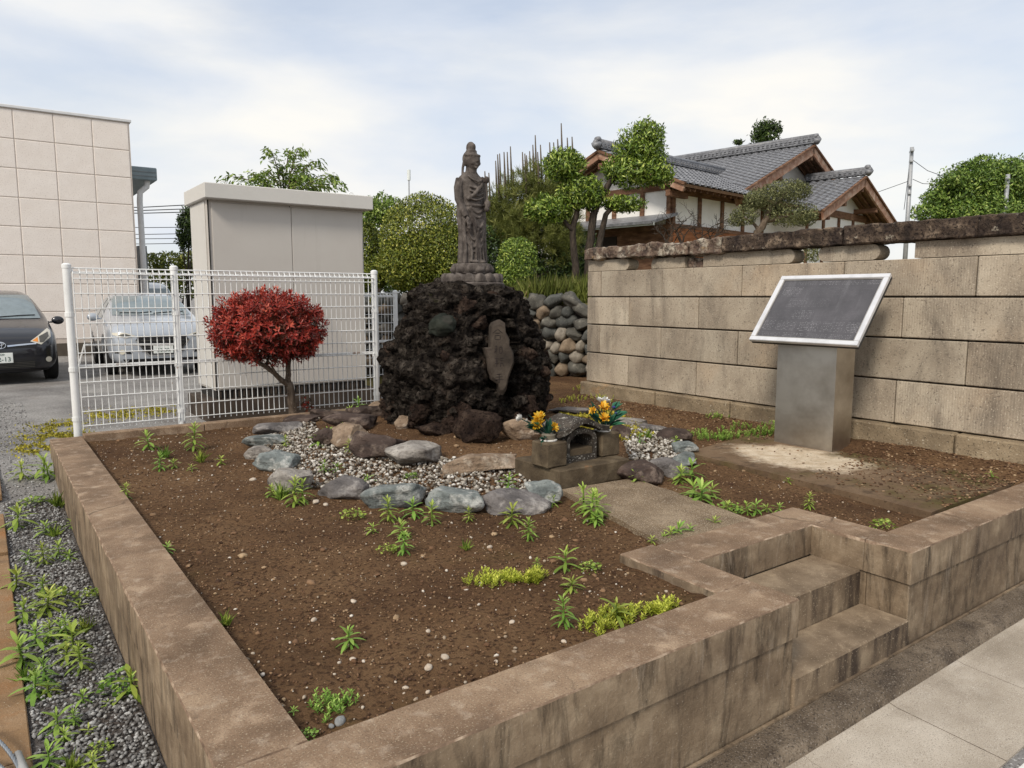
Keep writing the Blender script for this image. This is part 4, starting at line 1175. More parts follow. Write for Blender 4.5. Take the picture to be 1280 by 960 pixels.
def arch_body():
    mb = MB(); w, h, d = .20, .165, .19; n = 12
    x0, y0 = 3.075, 3.60
    out, inn = [], []
    for i in range(n + 1):
        a = PI * i / n
        out.append((-math.cos(a) * w / 2 if True else 0, .105 + .06 * math.sin(a)))
        inn.append((-math.cos(a) * (w / 2 - .022), .095 + .045 * math.sin(a)))
    out = [(-w / 2, 0)] + out + [(w / 2, 0)]; inn = [(-w / 2 + .022, .032)] + inn + [(w / 2 - .022, .032)]
    k = len(out)
    for yy in (-d / 2, d / 2):
        for (a, b) in out: mb.v.append((x0 + a, y0 + yy, BT + b))
        for (a, b) in inn: mb.v.append((x0 + a, y0 + yy, BT + b))
    f = []
    for i in range(k - 1):
        f += [(i, i + 1, k + i + 1, k + i), (2 * k + i, 3 * k + i, 3 * k + i + 1, 2 * k + i + 1), (i, 2 * k + i, 2 * k + i + 1, i + 1), (k + i, k + i + 1, 3 * k + i + 1, 3 * k + i)]
    f += [(0, k, 2 * k - 1, k - 1), (2 * k, 3 * k - 1, 4 * k - 1, 3 * k), (k, 3 * k, 4 * k - 1, 2 * k - 1)]
    for q in f: mb.f.append(list(q)); mb.m.append(0)
    mb.box((x0, y0 + d / 2 - .012, BT + .08), (w - .03, .02, .13))
    return mb
arch_body().build('shrine_body', M['shrine'], SH)
rough_block((3.075, 3.59, BT + .048), (.15, .16, .034), 56, .002, .05).build('incense_shelf', M['altar'], SH)
rf = MB(); V, F_ = [], []
nx = 16
for j, yy in enumerate((-.125, .115)):
    for t_ in (0, 1):
        for i in range(nx + 1):
            s = i / nx * 2 - 1
            z = .192 - .075 * abs(s) ** 1.35 + .020 * max(0, abs(s) - .7) / .3 + (.026 if t_ else 0)
            V.append((3.075 + s * .165, 3.60 + yy, BT + z + .004 * noise.noise(Vector((s * 5, yy * 20, t_)))))
k = nx + 1
for i in range(nx):
    F_ += [(i, i + 1, 2 * k + i + 1, 2 * k + i), (k + i, 3 * k + i, 3 * k + i + 1, k + i + 1), (i, k + i, k + i + 1, i + 1), (2 * k + i, 2 * k + i + 1, 3 * k + i + 1, 3 * k + i)]
F_ += [(0, 2 * k, 3 * k, k), (nx, k + nx, 3 * k + nx, 2 * k + nx)]
rf.add(V, F_); smooth_by_angle(rf.build('shrine_roof', M['shrine'], SH), 40)

SH.scale = (1.28, 1.1, 1.3)
# flowers
M['petal_orange'] = leafmat('orange_petals', [(0, c8(240, 164, 22)), (.5, c8(253, 208, 60)), (1, c8(255, 232, 124))], .5, .25)
M['petal_white'] = leafmat('white_petals', [(0, c8(206, 204, 200)), (1, c8(244, 243, 240))], .5, .25)
M['petal_pink'] = leafmat('pink_petals', [(0, c8(176, 24, 60)), (1, c8(226, 60, 110))], .5, .2)
M['petal_blue'] = leafmat('blue_petals', [(0, c8(70, 66, 160)), (1, c8(110, 110, 200))], .5, .2)
M['flower_leaf'] = leafmat('flower_leaves', [(0, c8(20, 62, 50)), (.5, c8(32, 88, 70)), (1, c8(62, 122, 92))], .45, .2)
M['vase'] = plain('grey_vase', c8(120, 112, 98), .5)
M['rim_white'] = plain('white_rim', c8(226, 224, 218), .4)
def mum(c, d, r, mat, seed, parent, cup=.5, n=46, name='blossom'):
    """chrysanthemum: layered petals round axis d"""
    rg_ = np.random.default_rng(seed); d = np.array(d) / np.linalg.norm(d)
    a = np.cross(d, [0, 0, 1.0]); a = a / max(1e-6, np.linalg.norm(a)); b = np.cross(d, a)
    q = rg_.uniform(0, 2 * PI, n); lay = rg_.uniform(0, 1, n)
    rad_ = (a[None] * np.cos(q)[:, None] + b[None] * np.sin(q)[:, None])
    D = rad_ * (.35 + .75 * lay)[:, None] + d[None] * (1.0 - .75 * lay * (1 - cup))[:, None]
    P = np.array(c)[None] + rad_ * .12 * r - d[None] * .35 * r
    L = r * (1.0 + .25 * rg_.uniform(-1, 1, n))
    me = leaf_mesh(name, P, D, -rad_ + d[None] * .3, L, L * .42, rg_.uniform(0, 1, n), .25, .05, .6)
    return finish(me, name, mat, parent)
def bouquet(base, lab, items, leaves, seed):
    t = thing('flower_bouquet', base, lab, 'flowers')
    B = Vector(base)
    MB().lathe([(.030, 0), (.036, .004), (.040, .03), (.042, .036), (.034, .037)], B, 18).build('vase', M['vase'], t, smooth=True)
    rr = MB().lathe([(.046, .0), (.047, .006), (.041, .007)], B, 18).build('white_rim', M['rim_white'], t)
    for i, (pos_, r, mt, axis, cup, n) in enumerate(items):
        c = B + Vector(pos_)
        mum(c, axis, r, M[mt], seed + i, t, cup, n)
        MB().tube([B + UPV * .03, B.lerp(c, .5) + UPV * .015, c], .0028, 5).build('flower_stem', M['flower_leaf'], t)
    P, D, N, Ls = [], [], [], []
    rg_ = random.Random(seed)
    for (pos_, dr, L_) in leaves:
        for q in range(3):
            P.append([*(B + Vector(pos_) + Vector((rg_.uniform(-.008, .008), rg_.uniform(-.008, .008), rg_.uniform(-.01, .01))))])
            D.append([dr[0] + rg_.uniform(-.4, .4), dr[1] + rg_.uniform(-.4, .4), dr[2] + rg_.uniform(-.25, .4)]); Ls.append(L_ * rg_.uniform(.7, 1.1)); N.append([rg_.uniform(-.4, .4), rg_.uniform(-.6, 0), 1])
    Ls = np.array(Ls)
    me = leaf_mesh('leaves', np.array(P), np.array(D), np.array(N), Ls, Ls * .36, np.array([rg_.random() for _ in Ls]), .18, .12, .55)
    finish(me, 'leaves', M['flower_leaf'], t)
    t.scale = (1.15, 1.15, 1.15)
R_, F__ = RGT, FWD
def rel(l, f, z): v = RGT * l + FWD * f; return (v.x, v.y, z)
vw = (-FWD * .8 + UPV * .5)
bouquet((LBc[0] - .005, LBc[1] + .0, BT + .160), 'bouquet of orange, white and pink flowers on the left stone stand',
    [(rel(-.155, .0, .122), .030, 'petal_white', -RGT * .9 + UPV * .5 - FWD * .3, .8, 40), (rel(-.052, -.005, .128), .036, 'petal_orange', vw - RGT * .2 + UPV * .6, .55, 54), (rel(-.062, -.015, .094), .040, 'petal_orange', vw - RGT * .3, .45, 60),
     (rel(.030, -.005, .072), .030, 'petal_orange', vw + RGT * .4, .7, 46), (rel(-.008, .0, .104), .015, 'petal_pink', UPV, .8, 24), (rel(-.028, .01, .074), .012, 'petal_pink', UPV, .8, 20), (rel(-.12, .01, .105), .016, 'petal_white', -RGT + UPV, .9, 16)],
    [(rel(-.03, 0, .03), rel(-1, 0, .5), .11), (rel(0, 0, .03), rel(.3, .2, 1), .10), (rel(-.03, -.01, .06), rel(-1, -.3, .3), .10), (rel(-.02, -.02, .02), rel(-.5, -.6, -.2), .06), (rel(.02, .0, .03), rel(.9, 0, .6), .07), (rel(0, -.02, .04), rel(.1, -.6, .7), .08), (rel(-.05, .02, .07), rel(-.5, .3, .8), .09), (rel(-.035, -.025, .01), rel(-.5, -.4, -.5), .05)], 700)
bouquet((RBc[0], RBc[1], BT + .160), 'bouquet of orange and white flowers with blue bud on the right stone stand',
    [(rel(-.010, .02, .176), .036, 'petal_white', UPV + FWD * .1, .8, 46), (rel(.015, .02, .172), .034, 'petal_white', UPV + RGT * .4, .8, 40), (rel(.004, -.01, .142), .038, 'petal_orange', vw + UPV * .4, .65, 56), (rel(-.062, -.005, .120), .028, 'petal_orange', vw - RGT * .6, .7, 44), (rel(.008, -.02, .082), .036, 'petal_orange', vw + UPV * .5, .5, 60),
     (rel(.006, 0, .108), .014, 'petal_pink', UPV, .8, 22), (rel(.060, .0, .136), .016, 'petal_blue', UPV + RGT * .3, .9, 20), (rel(.075, .0, .10), .012, 'petal_blue', UPV + RGT * .3, .9, 16)],
    [(rel(.02, 0, .03), rel(1, 0, .9), .13), (rel(.05, 0, .07), rel(1, .1, .7), .11), (rel(.03, 0, .03), rel(1, -.2, .5), .11), (rel(-.02, 0, .03), rel(-.8, 0, .9), .11), (rel(0, -.01, .04), rel(-.4, -.3, .9), .10), (rel(.05, .01, .12), rel(.6, .1, .9), .09), (rel(-.03, .02, .09), rel(-.5, .2, .8), .09), (rel(.02, -.02, .03), rel(.5, -.4, .8), .09)], 800)

# ================================================================== metal information board
M['steel'] = None
def steel():
    m = NT('brushed_steel'); p = m.pos()
    br = m.noise(m.pos((1, 3, 260)), 1.0, 3, .6)
    bl = m.noise(m.pos((2, 2, 2.2)), 1.0, 5, .6)
    c = m.mix(c8(206, 201, 192), c8(164, 156, 145), m.step(bl, .42, .66))
    m.bsdf(c, m.math('MULTIPLY_ADD', br, .22), m.bump(br, .08, .002), 1.0, .5)
    for nd in m.t.nodes:
        if nd.type == 'MATH' and nd.operation == 'MULTIPLY_ADD': nd.inputs[2].default_value = .30
    return m.mat
M['steel'] = steel()
M['alu'] = plain('white_aluminium', c8(222, 222, 224), .32, metallic=.35)
M['under'] = plain('dark_board_back', c8(60, 58, 56), .6)
def boardmat():
    m = NT('faded_dark_board')
    uv = m.n('ShaderNodeTexCoord').outputs['Object']
    sx = m.n('ShaderNodeSeparateXYZ', {'Vector': uv})
    c = m.ramp(m.noise(uv, 5, 6, .6), [(.3, c8(66, 65, 68)), (.7, c8(86, 84, 88))])
    # faded print: ruled blocks of tiny text lines and faint scuffs
    br = m.n('ShaderNodeTexBrick', {'Vector': m.n('ShaderNodeMapping', {'Vector': uv, 'Scale': (1, 1, 1)}).outputs[0], 'Color1': (0, 0, 0, 1), 'Color2': (1, 1, 1, 1), 'Mortar': (0, 0, 0, 1), 'Scale': 1.0, 'Brick Width': .19, 'Row Height': .11, 'Mortar Size': .012}).outputs['Color']
    li = m.n('ShaderNodeTexWave', {'Vector': uv, 'Scale': 22.0, 'Distortion': .4, 'Detail': 1.0}, wave_type='BANDS', bands_direction='Y').outputs['Fac']
    tx = m.step(m.noise(m.n('ShaderNodeMapping', {'Vector': uv, 'Scale': (90, 60, 1)}).outputs[0], 1.0, 2), .48, .56)
    f = m.math('MULTIPLY', m.math('MULTIPLY', m.step(li, .62, .74), tx), br)
    c = m.mix(c, c8(156, 155, 158), m.math('MULTIPLY', f, .55))
    scuff = m.noise(m.n('ShaderNodeMapping', {'Vector': uv, 'Scale': (9, 1.6, 1), 'Rotation': (0, 0, -.5)}).outputs[0], 1.0, 5, .65)
    c = m.mix(c, c8(150, 150, 154), m.math('MULTIPLY', m.step(scuff, .58, .78), .22))
    m.bsdf(c, .5, m.bump(m.noise(uv, 60, 4), .1, .002), 0, .4)
    return m.mat
M['board'] = boardmat()
BD = thing('information_board', (5.22, 3.22, 0), 'stainless steel pedestal with tilted dark faded information board in white frame', 'information board')
MB().prism([(5.10, 2.977, -.06), (5.35, 2.977, -.06), (5.35, 2.977, 1.25), (5.10, 2.977, .945)], (0, .495, 0)).build('pedestal', M['steel'], BD)
a0, a1 = Vector((4.94, 0, .806)), Vector((5.345, 0, 1.312))
dn = (a1 - a0); Lb = dn.length; dn.normalize(); nn = Vector((-dn.z, 0, dn.x))
bc = (a0 + a1) / 2; yb0, yb1 = 2.735, 3.625
Rb = Matrix(((0, dn.x, nn.x), (-1, 0, 0), (0, dn.z, nn.z)))            # local x -> -Y, y -> up the slope, z -> out of the face
def bpart(name, c, s, mat, bev=0):
    mb = MB().box(bc + Vector((0, (yb0 + yb1) / 2, 0)) + Rb @ Vector(c), s, mat=Rb, bev=bev)
    return mb.build(name, mat, BD)
W_ = yb1 - yb0
bpart('board_back', (0, 0, -.022), (W_ - .01, Lb - .01, .036), M['under'])
fw = .038
bpart('frame', (0, Lb / 2 - fw / 2, 0), (W_, fw, .03), M['alu'], .004); bpart('frame', (0, -Lb / 2 + fw / 2, 0), (W_, fw, .03), M['alu'], .004)
bpart('frame', (W_ / 2 - fw / 2, 0, 0), (fw, Lb - 2 * fw, .03), M['alu'], .004); bpart('frame', (-W_ / 2 + fw / 2, 0, 0), (fw, Lb - 2 * fw, .03), M['alu'], .004)
fi = .008
for s in (-1, 1):
    bpart('inner_bead', (0, s * (Lb / 2 - fw - fi / 2), -.001), (W_ - 2 * fw, fi, .016), M['steel']); bpart('inner_bead', (s * (W_ / 2 - fw - fi / 2), 0, -.001), (fi, Lb - 2 * fw - 2 * fi, .016), M['steel'])
fb = MB().box((0, 0, 0), (W_ - 2 * fw, Lb - 2 * fw, .004)).build('faded_panel', M['board'], BD, local=True)
fb.matrix_local = Matrix.Translation(bc + Vector((0, (yb0 + yb1) / 2, 0)) - Vector(ORG[BD.name][0])) @ Rb.to_4x4()
# ================================================================== white mesh fence
M['fence'] = surf('white_fence_paint', [c8(212, 213, 212), c8(228, 229, 228)], 6, bump=.05, rough=.45, spots=[(c8(150, 112, 78), 26, .71, .76, .8)], spec=.4)
M['fence_rust'] = surf('rusty_white_rail', [c8(206, 204, 200), c8(226, 226, 224)], 6, bump=.2, rough=.6, blots=[(c8(120, 92, 70), 9, .58, .66, .8)], spec=.3)
FV = 7.14
def mesh_panel(A, B, z0, z1, name, parent, dv=.05, dh=.124, r=.0040):
    mb = MB(); d = (B - A); L = d.length; d.normalize(); nrm = Vector((-d.y, d.x, 0))
    n = int(L / dv)
    for i in range(n + 1):
        p = A + d * (L * i / n)
        mb.tube([p + UPV * z0, p + UPV * (z1 - .04), p + UPV * z1 + nrm * .035, p + UPV * (z1 - .03) + nrm * .07], r, 4, cap=False)
    z = z0 + .03
    while z < z1 - .05:
        mb.tube([A + UPV * z - nrm * r * 2, B + UPV * z - nrm * r * 2], r * 1.15, 4, cap=False); z += dh
    for (dz, o_) in ((-.042, -.006), (.002, .035), (-.03, .076)):
        mb.tube([A + UPV * (z1 + dz) + nrm * o_, B + UPV * (z1 + dz) + nrm * o_], r * 1.4, 4, cap=False)
    o = mb.build(name, M['fence'], parent); o['kind'] = 'stuff'
    return o
def post(p, z0, z1, r, parent):
    o = MB().lathe([(r, z0), (r, z1), (r * 1.12, z1 + .001), (r * 1.12, z1 + .03), (r * .6, z1 + .042)], (p.x, p.y, 0), 14).build('post', M['fence'], parent)
    smooth_by_angle(o, 40)
    for z in (z1 - .40, z1 - .86, z1 - 1.28):
        mb = MB().lathe([(r * 1.16, z), (r * 1.16, z + .035)], (p.x, p.y, 0), 14)
        mb.build('clamp', M['fence'], o)
p1, p2, p3 = PY(96, 520, FV), PY(227, 520, FV), PY(471, 500, FV)
for p in (p1, p2, p3): p.z = 0
FE = thing('mesh_fence', (p1.x, FV, -.3), 'white wire mesh fence with round posts behind the red-leaved tree', 'fence')
FT = 1.385
for p in (p1, p2, p3): post(p, -.32, FT, .032, FE)
mesh_panel(p1 + Vector((.04, -.03, 0)), p2 + Vector((-.02, -.03, 0)), .03, FT, 'wire_panel', FE)
mesh_panel(p2 + Vector((.02, -.03, 0)), p3 + Vector((-.03, -.03, 0)), .03, FT, 'wire_panel', FE)
MB().tube([p1 + Vector((0, .045, .56)), p2 + Vector((0, .045, .56))], .016, 8).build('rail', M['fence_rust'], FE)
MB().tube([p2 + Vector((0, .045, .56)), p3 + Vector((0, .045, .56))], .016, 8).build('rail', M['fence_rust'], FE)
MB().tube([p1 + Vector((0, .07, .40)), p1 + Vector((.10, .10, .74)), p2 + Vector((0, .08, .72))], .010, 6).build('brace', M['fence_rust'], FE)
# second, farther run of mesh fence
q1, q2 = PY(446, 430, 9.75), PY(495, 430, 9.75); q1.z = q2.z = 0
F2 = thing('mesh_fence', (q1.x, 9.75, -.3), 'short run of white mesh fence between the grey cabinet and the black mound', 'fence')
post(q2, -.32, 1.20, .034, F2); post(q1, -.32, 1.20, .034, F2)
mesh_panel(q1 + Vector((.02, -.03, 0)), q2 + Vector((-.03, -.03, 0)), .0, 1.20, 'wire_panel', F2)
MB().tube([q1 + Vector((0, .04, .5)), q2 + Vector((0, .04, .5))], .016, 8).build('rail', M['fence'], F2)

# ================================================================== red photinia
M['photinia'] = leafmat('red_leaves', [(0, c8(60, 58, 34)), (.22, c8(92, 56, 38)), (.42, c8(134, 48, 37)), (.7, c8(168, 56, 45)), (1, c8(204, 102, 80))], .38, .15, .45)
M['bark'] = surf('grey_brown_bark', [c8(72, 60, 50), c8(100, 86, 73), c8(124, 110, 96)], 12, bump=.9, bscale=50, stretch=(3, 3, .7), spots=[(c8(150, 140, 126), 60, .64, .7, .6)])
M['bark_dark'] = surf('dark_bark', [c8(42, 36, 32), c8(62, 54, 47), c8(82, 72, 62)], 10, bump=.9, bscale=40, stretch=(3, 3, .7))
TV = 7.035
tb = PY(368, 519, TV)
PH = thing('red_leaved_tree', (tb.x, tb.y, -.02), 'small tree with rounded red-leaved crown and forked trunk in front of the fence', 'tree')
def tp_(x, y, dv=0): return PY(x, y, TV + dv)
mb = MB()
limb_tube(mb, [tp_(368, 523), tp_(365, 500), tp_(361, 478)], .046, .036, 9, .006, 1)
limb_tube(mb, [tp_(361, 480), tp_(360, 462, .02), tp_(361, 442, .02), tp_(358, 420, 0)], .030, .020, 8, .006, 2)
limb_tube(mb, [tp_(361, 482), tp_(347, 470, -.02), tp_(332, 458, -.04), tp_(312, 446, -.08), tp_(295, 430, -.1)], .028, .014, 8, .006, 3)
for i, (a, b, c) in enumerate([((332, 458), (338, 440), (340, 415)), ((347, 470), (338, 455), (325, 440)), ((360, 450), (375, 430), (390, 415)), ((360, 440), (345, 425), (335, 400)), ((312, 446), (305, 440), (280, 425)), ((358, 425), (370, 405), (372, 390)), ((350, 472), (352, 478), (346, 480))]):
    limb_tube(mb, [tp_(*a, -.02), tp_(*b, random.Random(i).uniform(-.15, .15)), tp_(*c, random.Random(i + 9).uniform(-.2, .2))], .013, .005, 6, .004, 5 + i)
mb.build('trunk', M['bark'], PH, smooth=True)
pc = lambda x, y, d=0: tp_(x, y, d)
sc = tb.dot(FWD) / FPX
def photinia_crown():
    rg_ = np.random.default_rng(21)
    blobs = [(pc(335, 410), (.56, .50, .35)), (pc(306, 412, -.05), (.31, .34, .27)), (pc(366, 410, .05), (.31, .34, .26)), (pc(335, 388), (.42, .38, .20)), (pc(296, 432), (.20, .24, .13)), (pc(368, 430), (.22, .26, .15))]
    n = 2200
    P, N, dep = blob_points(rg_, blobs, n, .48, .07)
    # a shoot at each point: a rosette of lance leaves
    k = 9
    A = unit(N + np.array([0, 0, .55]) + rg_.normal(0, .28, (n, 3)))
    T = unit(np.cross(A, rg_.normal(0, 1, (n, 3)))); B = np.cross(A, T)
    q = rg_.uniform(0, 2 * PI, (n, 1)) + np.arange(k)[None] * 2.4
    open_ = np.linspace(.35, 1.5, k)[None] + rg_.normal(0, .12, (n, k))
    Rr = T[:, None] * np.cos(q)[..., None] + B[:, None] * np.sin(q)[..., None]
    D = A[:, None] * np.cos(open_)[..., None] + Rr * np.sin(open_)[..., None]
    NN = A[:, None] * np.sin(open_)[..., None] - Rr * np.cos(open_)[..., None]
    s = rg_.uniform(.75, 1.2, (n, 1)) * np.ones((1, k))
    L = .050 * s * np.linspace(.8, 1.15, k)[None]
    P2 = P[:, None] + A[:, None] * np.linspace(.012, -.05, k)[None, :, None]
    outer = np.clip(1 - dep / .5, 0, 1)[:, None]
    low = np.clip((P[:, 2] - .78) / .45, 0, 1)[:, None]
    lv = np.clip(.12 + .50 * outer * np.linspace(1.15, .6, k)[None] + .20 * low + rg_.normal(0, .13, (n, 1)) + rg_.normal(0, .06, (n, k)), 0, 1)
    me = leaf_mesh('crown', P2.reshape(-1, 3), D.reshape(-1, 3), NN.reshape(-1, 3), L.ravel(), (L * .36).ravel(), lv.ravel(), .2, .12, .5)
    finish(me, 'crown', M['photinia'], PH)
photinia_crown()
sh = tp_(382, 505)
crown('side_shoot', [(sh, (.09, .07, .07))], 60, .045, M['photinia'], 4, PH, .8, .1, lv_shift=-.25)['kind'] = 'stuff'

# ================================================================== weeds
M['weed'] = leafmat('weed_leaves', [(0, c8(84, 112, 44)), (.4, c8(122, 154, 62)), (.75, c8(164, 190, 88)), (1, c8(198, 212, 122))], .5, .3, .35, .05)
M['sedum'] = leafmat('yellow_green_stonecrop', [(0, c8(126, 142, 44)), (.5, c8(178, 188, 66)), (1, c8(212, 212, 96))], .5, .3)
M['moss'] = leafmat('yellow_moss', [(0, c8(104, 100, 36)), (.5, c8(158, 148, 50)), (1, c8(196, 184, 72))], .8, .15)
def weed_mesh(seed, h, n, leaf, openness=1.0):
    rg_ = random.Random(seed); V, F, lv = [], [], []
    # stem
    lean = Vector((rg_.uniform(-.15, .15), rg_.uniform(-.15, .15), 1))
    def blade(p, d, L, w, tone, bend):
        d = d.normalized(); s = d.cross(UPV)
        s = s.normalized() if s.length > .05 else Vector((1, 0, 0))
        up = s.cross(d); b = len(V)
        prof_ = [(0, .22), (.3, .8), (.62, 1.0), (.85, .6), (1, 0)]
        for t, ww in prof_:
            c = p + d * L * t - UPV * bend * L * t * t + up * .02 * L
            if ww == 0: V.append(c); lv.append(tone)
            else:
                V.append(c + s * w * ww / 2 + up * w * .18 * ww); V.append(c - s * w * ww / 2 + up * w * .18 * ww); lv.extend([tone, tone])
        for i in range(3): F.append((b + 2 * i, b + 2 * i + 1, b + 2 * i + 3)); F.append((b + 2 * i, b + 2 * i + 3, b + 2 * i + 2))
        F.append((b + 6, b + 7, b + 8))
    b = len(V); k = 5
    for z in (0, 1):
        for j in range(k):
            a = 2 * PI * j / k; V.append(lean * h * z + Vector((math.cos(a), math.sin(a), 0)) * (.0035 - .001 * z)); lv.append(.3)
    for j in range(k):
        a, c, d_, e = b + j, b + (j + 1) % k, b + k + (j + 1) % k, b + k + j
        F.append((a, c, d_)); F.append((a, d_, e))
    for i in range(n):
        t = i / (n - 1)
        a = i * 2.399 + rg_.uniform(-.3, .3)
        el = (-.1 + 1.25 * t ** 2) * 1.0 + rg_.uniform(-.15, .15)
        el = min(el, 1.25) / openness
        d = Vector((math.cos(a) * math.cos(el), math.sin(a) * math.cos(el), math.sin(el)))
        L = leaf * (.62 + .55 * math.sin(PI * min(1, .25 + .65 * t))) * rg_.uniform(.8, 1.15) * (1 if t < .85 else .75)
        blade(lean * h * (.12 + .88 * t), d, L, L * .21, max(0, min(1, .25 + .6 * t + rg_.uniform(-.15, .15))), .35 * (1 - t) + .12)
    me = np_mesh('weed', np.array([v[:] for v in V]), np.array(F), np.array(lv))
    me.materials.append(M['weed']); return me
def tuft_mesh(seed, n, h):
    rg_ = np.random.default_rng(seed)
    P = np.stack([rg_.normal(0, .012, n), rg_.normal(0, .012, n), np.zeros(n)], 1)
    D = np.stack([rg_.normal(0, .5, n), rg_.normal(0, .5, n), np.ones(n)], 1)
    L = h * rg_.uniform(.5, 1.2, n)
    me = leaf_mesh('weed', P, D, rg_.normal(0, 1, (n, 3)), L, np.full(n, .0055), rg_.uniform(0, 1, n), .02, .3, .4)
    me.materials.append(M['weed']); return me
def herb_mesh(seed, n, h):
    rg_ = np.random.default_rng(seed)
    q = rg_.uniform(0, 2 * PI, n); r = rg_.uniform(.1, 1, n) * h * .9
    P = np.stack([np.cos(q) * r, np.sin(q) * r, h * (.75 - .5 * (r / h) ** 2) * rg_.uniform(.4, 1.1, n)], 1)
    D = np.stack([np.cos(q) + rg_.normal(0, .6, n), np.sin(q) + rg_.normal(0, .6, n), rg_.normal(.1, .35, n)], 1)
    L = rg_.uniform(.010, .022, n)
    me = leaf_mesh('weed', P, D, rg_.normal(0, .5, (n, 3)) + np.array([0, 0, 1.0]), L, L * .75, rg_.uniform(0, 1, n), .1, .1, .5)
    me.materials.append(M['weed']); return me
WM = [weed_mesh(1, .075, 24, .060), weed_mesh(2, .055, 18, .050), weed_mesh(3, .12, 34, .050), weed_mesh(4, .035, 12, .040), weed_mesh(5, .16, 44, .052), weed_mesh(6, .05, 20, .065), tuft_mesh(7, 34, .10), herb_mesh(8, 90, .06), weed_mesh(9, .09, 26, .048), weed_mesh(10, .065, 16, .066)]
WH = [.115, .085, .155, .06, .20, .09, .10, .055, .125, .11]
WL = ['rosette-topped green weed', 'small leafy green weed', 'tall-stemmed green weed', 'tiny green seedling', 'very tall green weed', 'wide-leaved green weed', 'grassy green tuft', 'low small-leaved herb', 'slender green weed', 'loose open green weed']
def weed(b, var, hpx, lab, group, seed):
    if var == 0 and seed % 3 == 1: var = 9
    elif var == 2 and seed % 3 == 1: var = 8
    elif var in (1, 3) and seed % 2: var = 7 if seed % 4 == 1 else 6
    f = (b - EYE).dot(FWD) / FPX
    s = hpx * f / WH[var] * 1.12
    o = bpy.data.objects.new('weed', WM[var]); link(o, None); o.location = b - UPV * .004; o.rotation_euler = (0, 0, seed * 1.7); o.scale = (s, s, s)
    tag(o, WL[var] + ' ' + lab, 'weed', WL[var] + ' ' + group)
G1 = ('growing in bare brown soil', 'weeds in the soil bed')
G2 = ('among the border boulders and white gravel', 'weeds among boulders and white gravel')
G3 = ('in the grey gravel strip beside the bed wall', 'weeds in the gravel strip')
G4 = ('at the edge of the speckled path slab', 'weeds at slab edges')
W1 = [(187, 562, 26, 0), (200, 588, 26, 2), (242, 562, 36, 2), (252, 578, 16, 3), (276, 580, 14, 3), (157, 624, 24, 2), (208, 692, 18, 0), (283, 782, 18, 1), (438, 808, 32, 0), (441, 648, 14, 1), (466, 666, 16, 0), (504, 672, 26, 0), (505, 692, 34, 2), (484, 690, 12, 3),
      (662, 675, 32, 2), (584, 687, 13, 3), (707, 712, 36, 0), (714, 738, 24, 5), (706, 784, 46, 2), (770, 776, 38, 0), (670, 712, 18, 2), (735, 714, 14, 3), (240, 588, 10, 3), (207, 572, 14, 1), (218, 585, 14, 1), (384, 922, 12, 3), (367, 893, 12, 1), (1010, 636, 24, 2), (973, 640, 14, 1), (1105, 662, 14, 1), (985, 604, 10, 3), (945, 642, 22, 0), (1240, 597, 10, 3), (545, 890, 6, 3), (935, 643, 18, 1), (958, 640, 14, 5)]
for k, (x, y, h, v) in enumerate(W1): weed(S3(x, y), v, h, *G1, k)
W2 = [(367, 632, 40, 2), (352, 625, 22, 1), (378, 628, 34, 2), (340, 620, 18, 0), (398, 558, 20, 1), (410, 548, 18, 0), (437, 566, 20, 2), (447, 516, 22, 0), (436, 520, 14, 1), (487, 652, 36, 2), (517, 646, 28, 0), (540, 656, 34, 2), (640, 656, 30, 0), (587, 652, 22, 2), (636, 614, 28, 0), (692, 608, 24, 0), (690, 632, 16, 1), (405, 592, 20, 2), (423, 590, 14, 1), (357, 560, 18, 2), (460, 604, 14, 3), (810, 548, 12, 3), (845, 555, 12, 1), (800, 556, 18, 2), (797, 607, 22, 0), (850, 604, 26, 0), (865, 600, 32, 0), (875, 630, 34, 5), (868, 622, 26, 5), (890, 622, 22, 0), (428, 543, 16, 2), (515, 600, 10, 3)]
for k, (x, y, h, v) in enumerate(W2): weed(S3(x, y), v, h, *G2, 50 + k)
W4 = [(738, 652, 46, 2), (730, 640, 40, 2), (748, 648, 38, 0), (746, 656, 22, 0), (838, 676, 22, 0), (846, 672, 24, 5), (830, 678, 14, 1), (862, 670, 20, 0), (893, 660, 18, 1), (910, 642, 18, 0), (815, 680, 12, 1), (912, 640, 14, 3)]
for k, (x, y, h, v) in enumerate(W4): weed(S3(x, y), v, h, *G4, 90 + k)
def on_strip(x, y):
    p = PZ(x, y, -.39); return Vector((p.x, p.y, ground_z(p.x, p.y) + .006))
W3 = [(22, 662, 34, 0), (58, 668, 22, 0), (55, 610, 30, 1), (30, 612, 26, 0), (62, 612, 24, 1), (38, 640, 14, 3), (56, 705, 34, 2), (72, 640, 20, 1), (58, 765, 40, 0), (74, 695, 24, 0), (35, 700, 20, 0), (20, 735, 34, 0), (52, 740, 26, 0), (70, 755, 22, 1), (88, 700, 16, 1), (28, 775, 36, 0), (64, 800, 34, 2), (30, 830, 48, 0), (46, 805, 36, 0), (92, 812, 44, 0), (84, 796, 36, 2), (102, 838, 46, 2), (78, 790, 22, 1), (42, 870, 44, 0), (58, 852, 40, 2), (60, 868, 26, 0), (82, 826, 30, 0), (106, 790, 22, 1), (164, 866, 44, 0), (155, 858, 26, 1), (104, 876, 22, 1), (72, 910, 36, 0), (94, 905, 28, 2), (80, 925, 26, 0), (62, 956, 40, 0), (92, 962, 26, 1), (118, 958, 28, 0), (125, 935, 14, 3), (112, 915, 16, 3), (36, 850, 24, 1), (98, 760, 14, 3), (110, 745, 14, 3), (90, 660, 16, 1), (70, 670, 16, 3), (134, 880, 12, 3)]
for k, (x, y, h, v) in enumerate(W3): weed(on_strip(x, y), v, h, *G3, 120 + k)
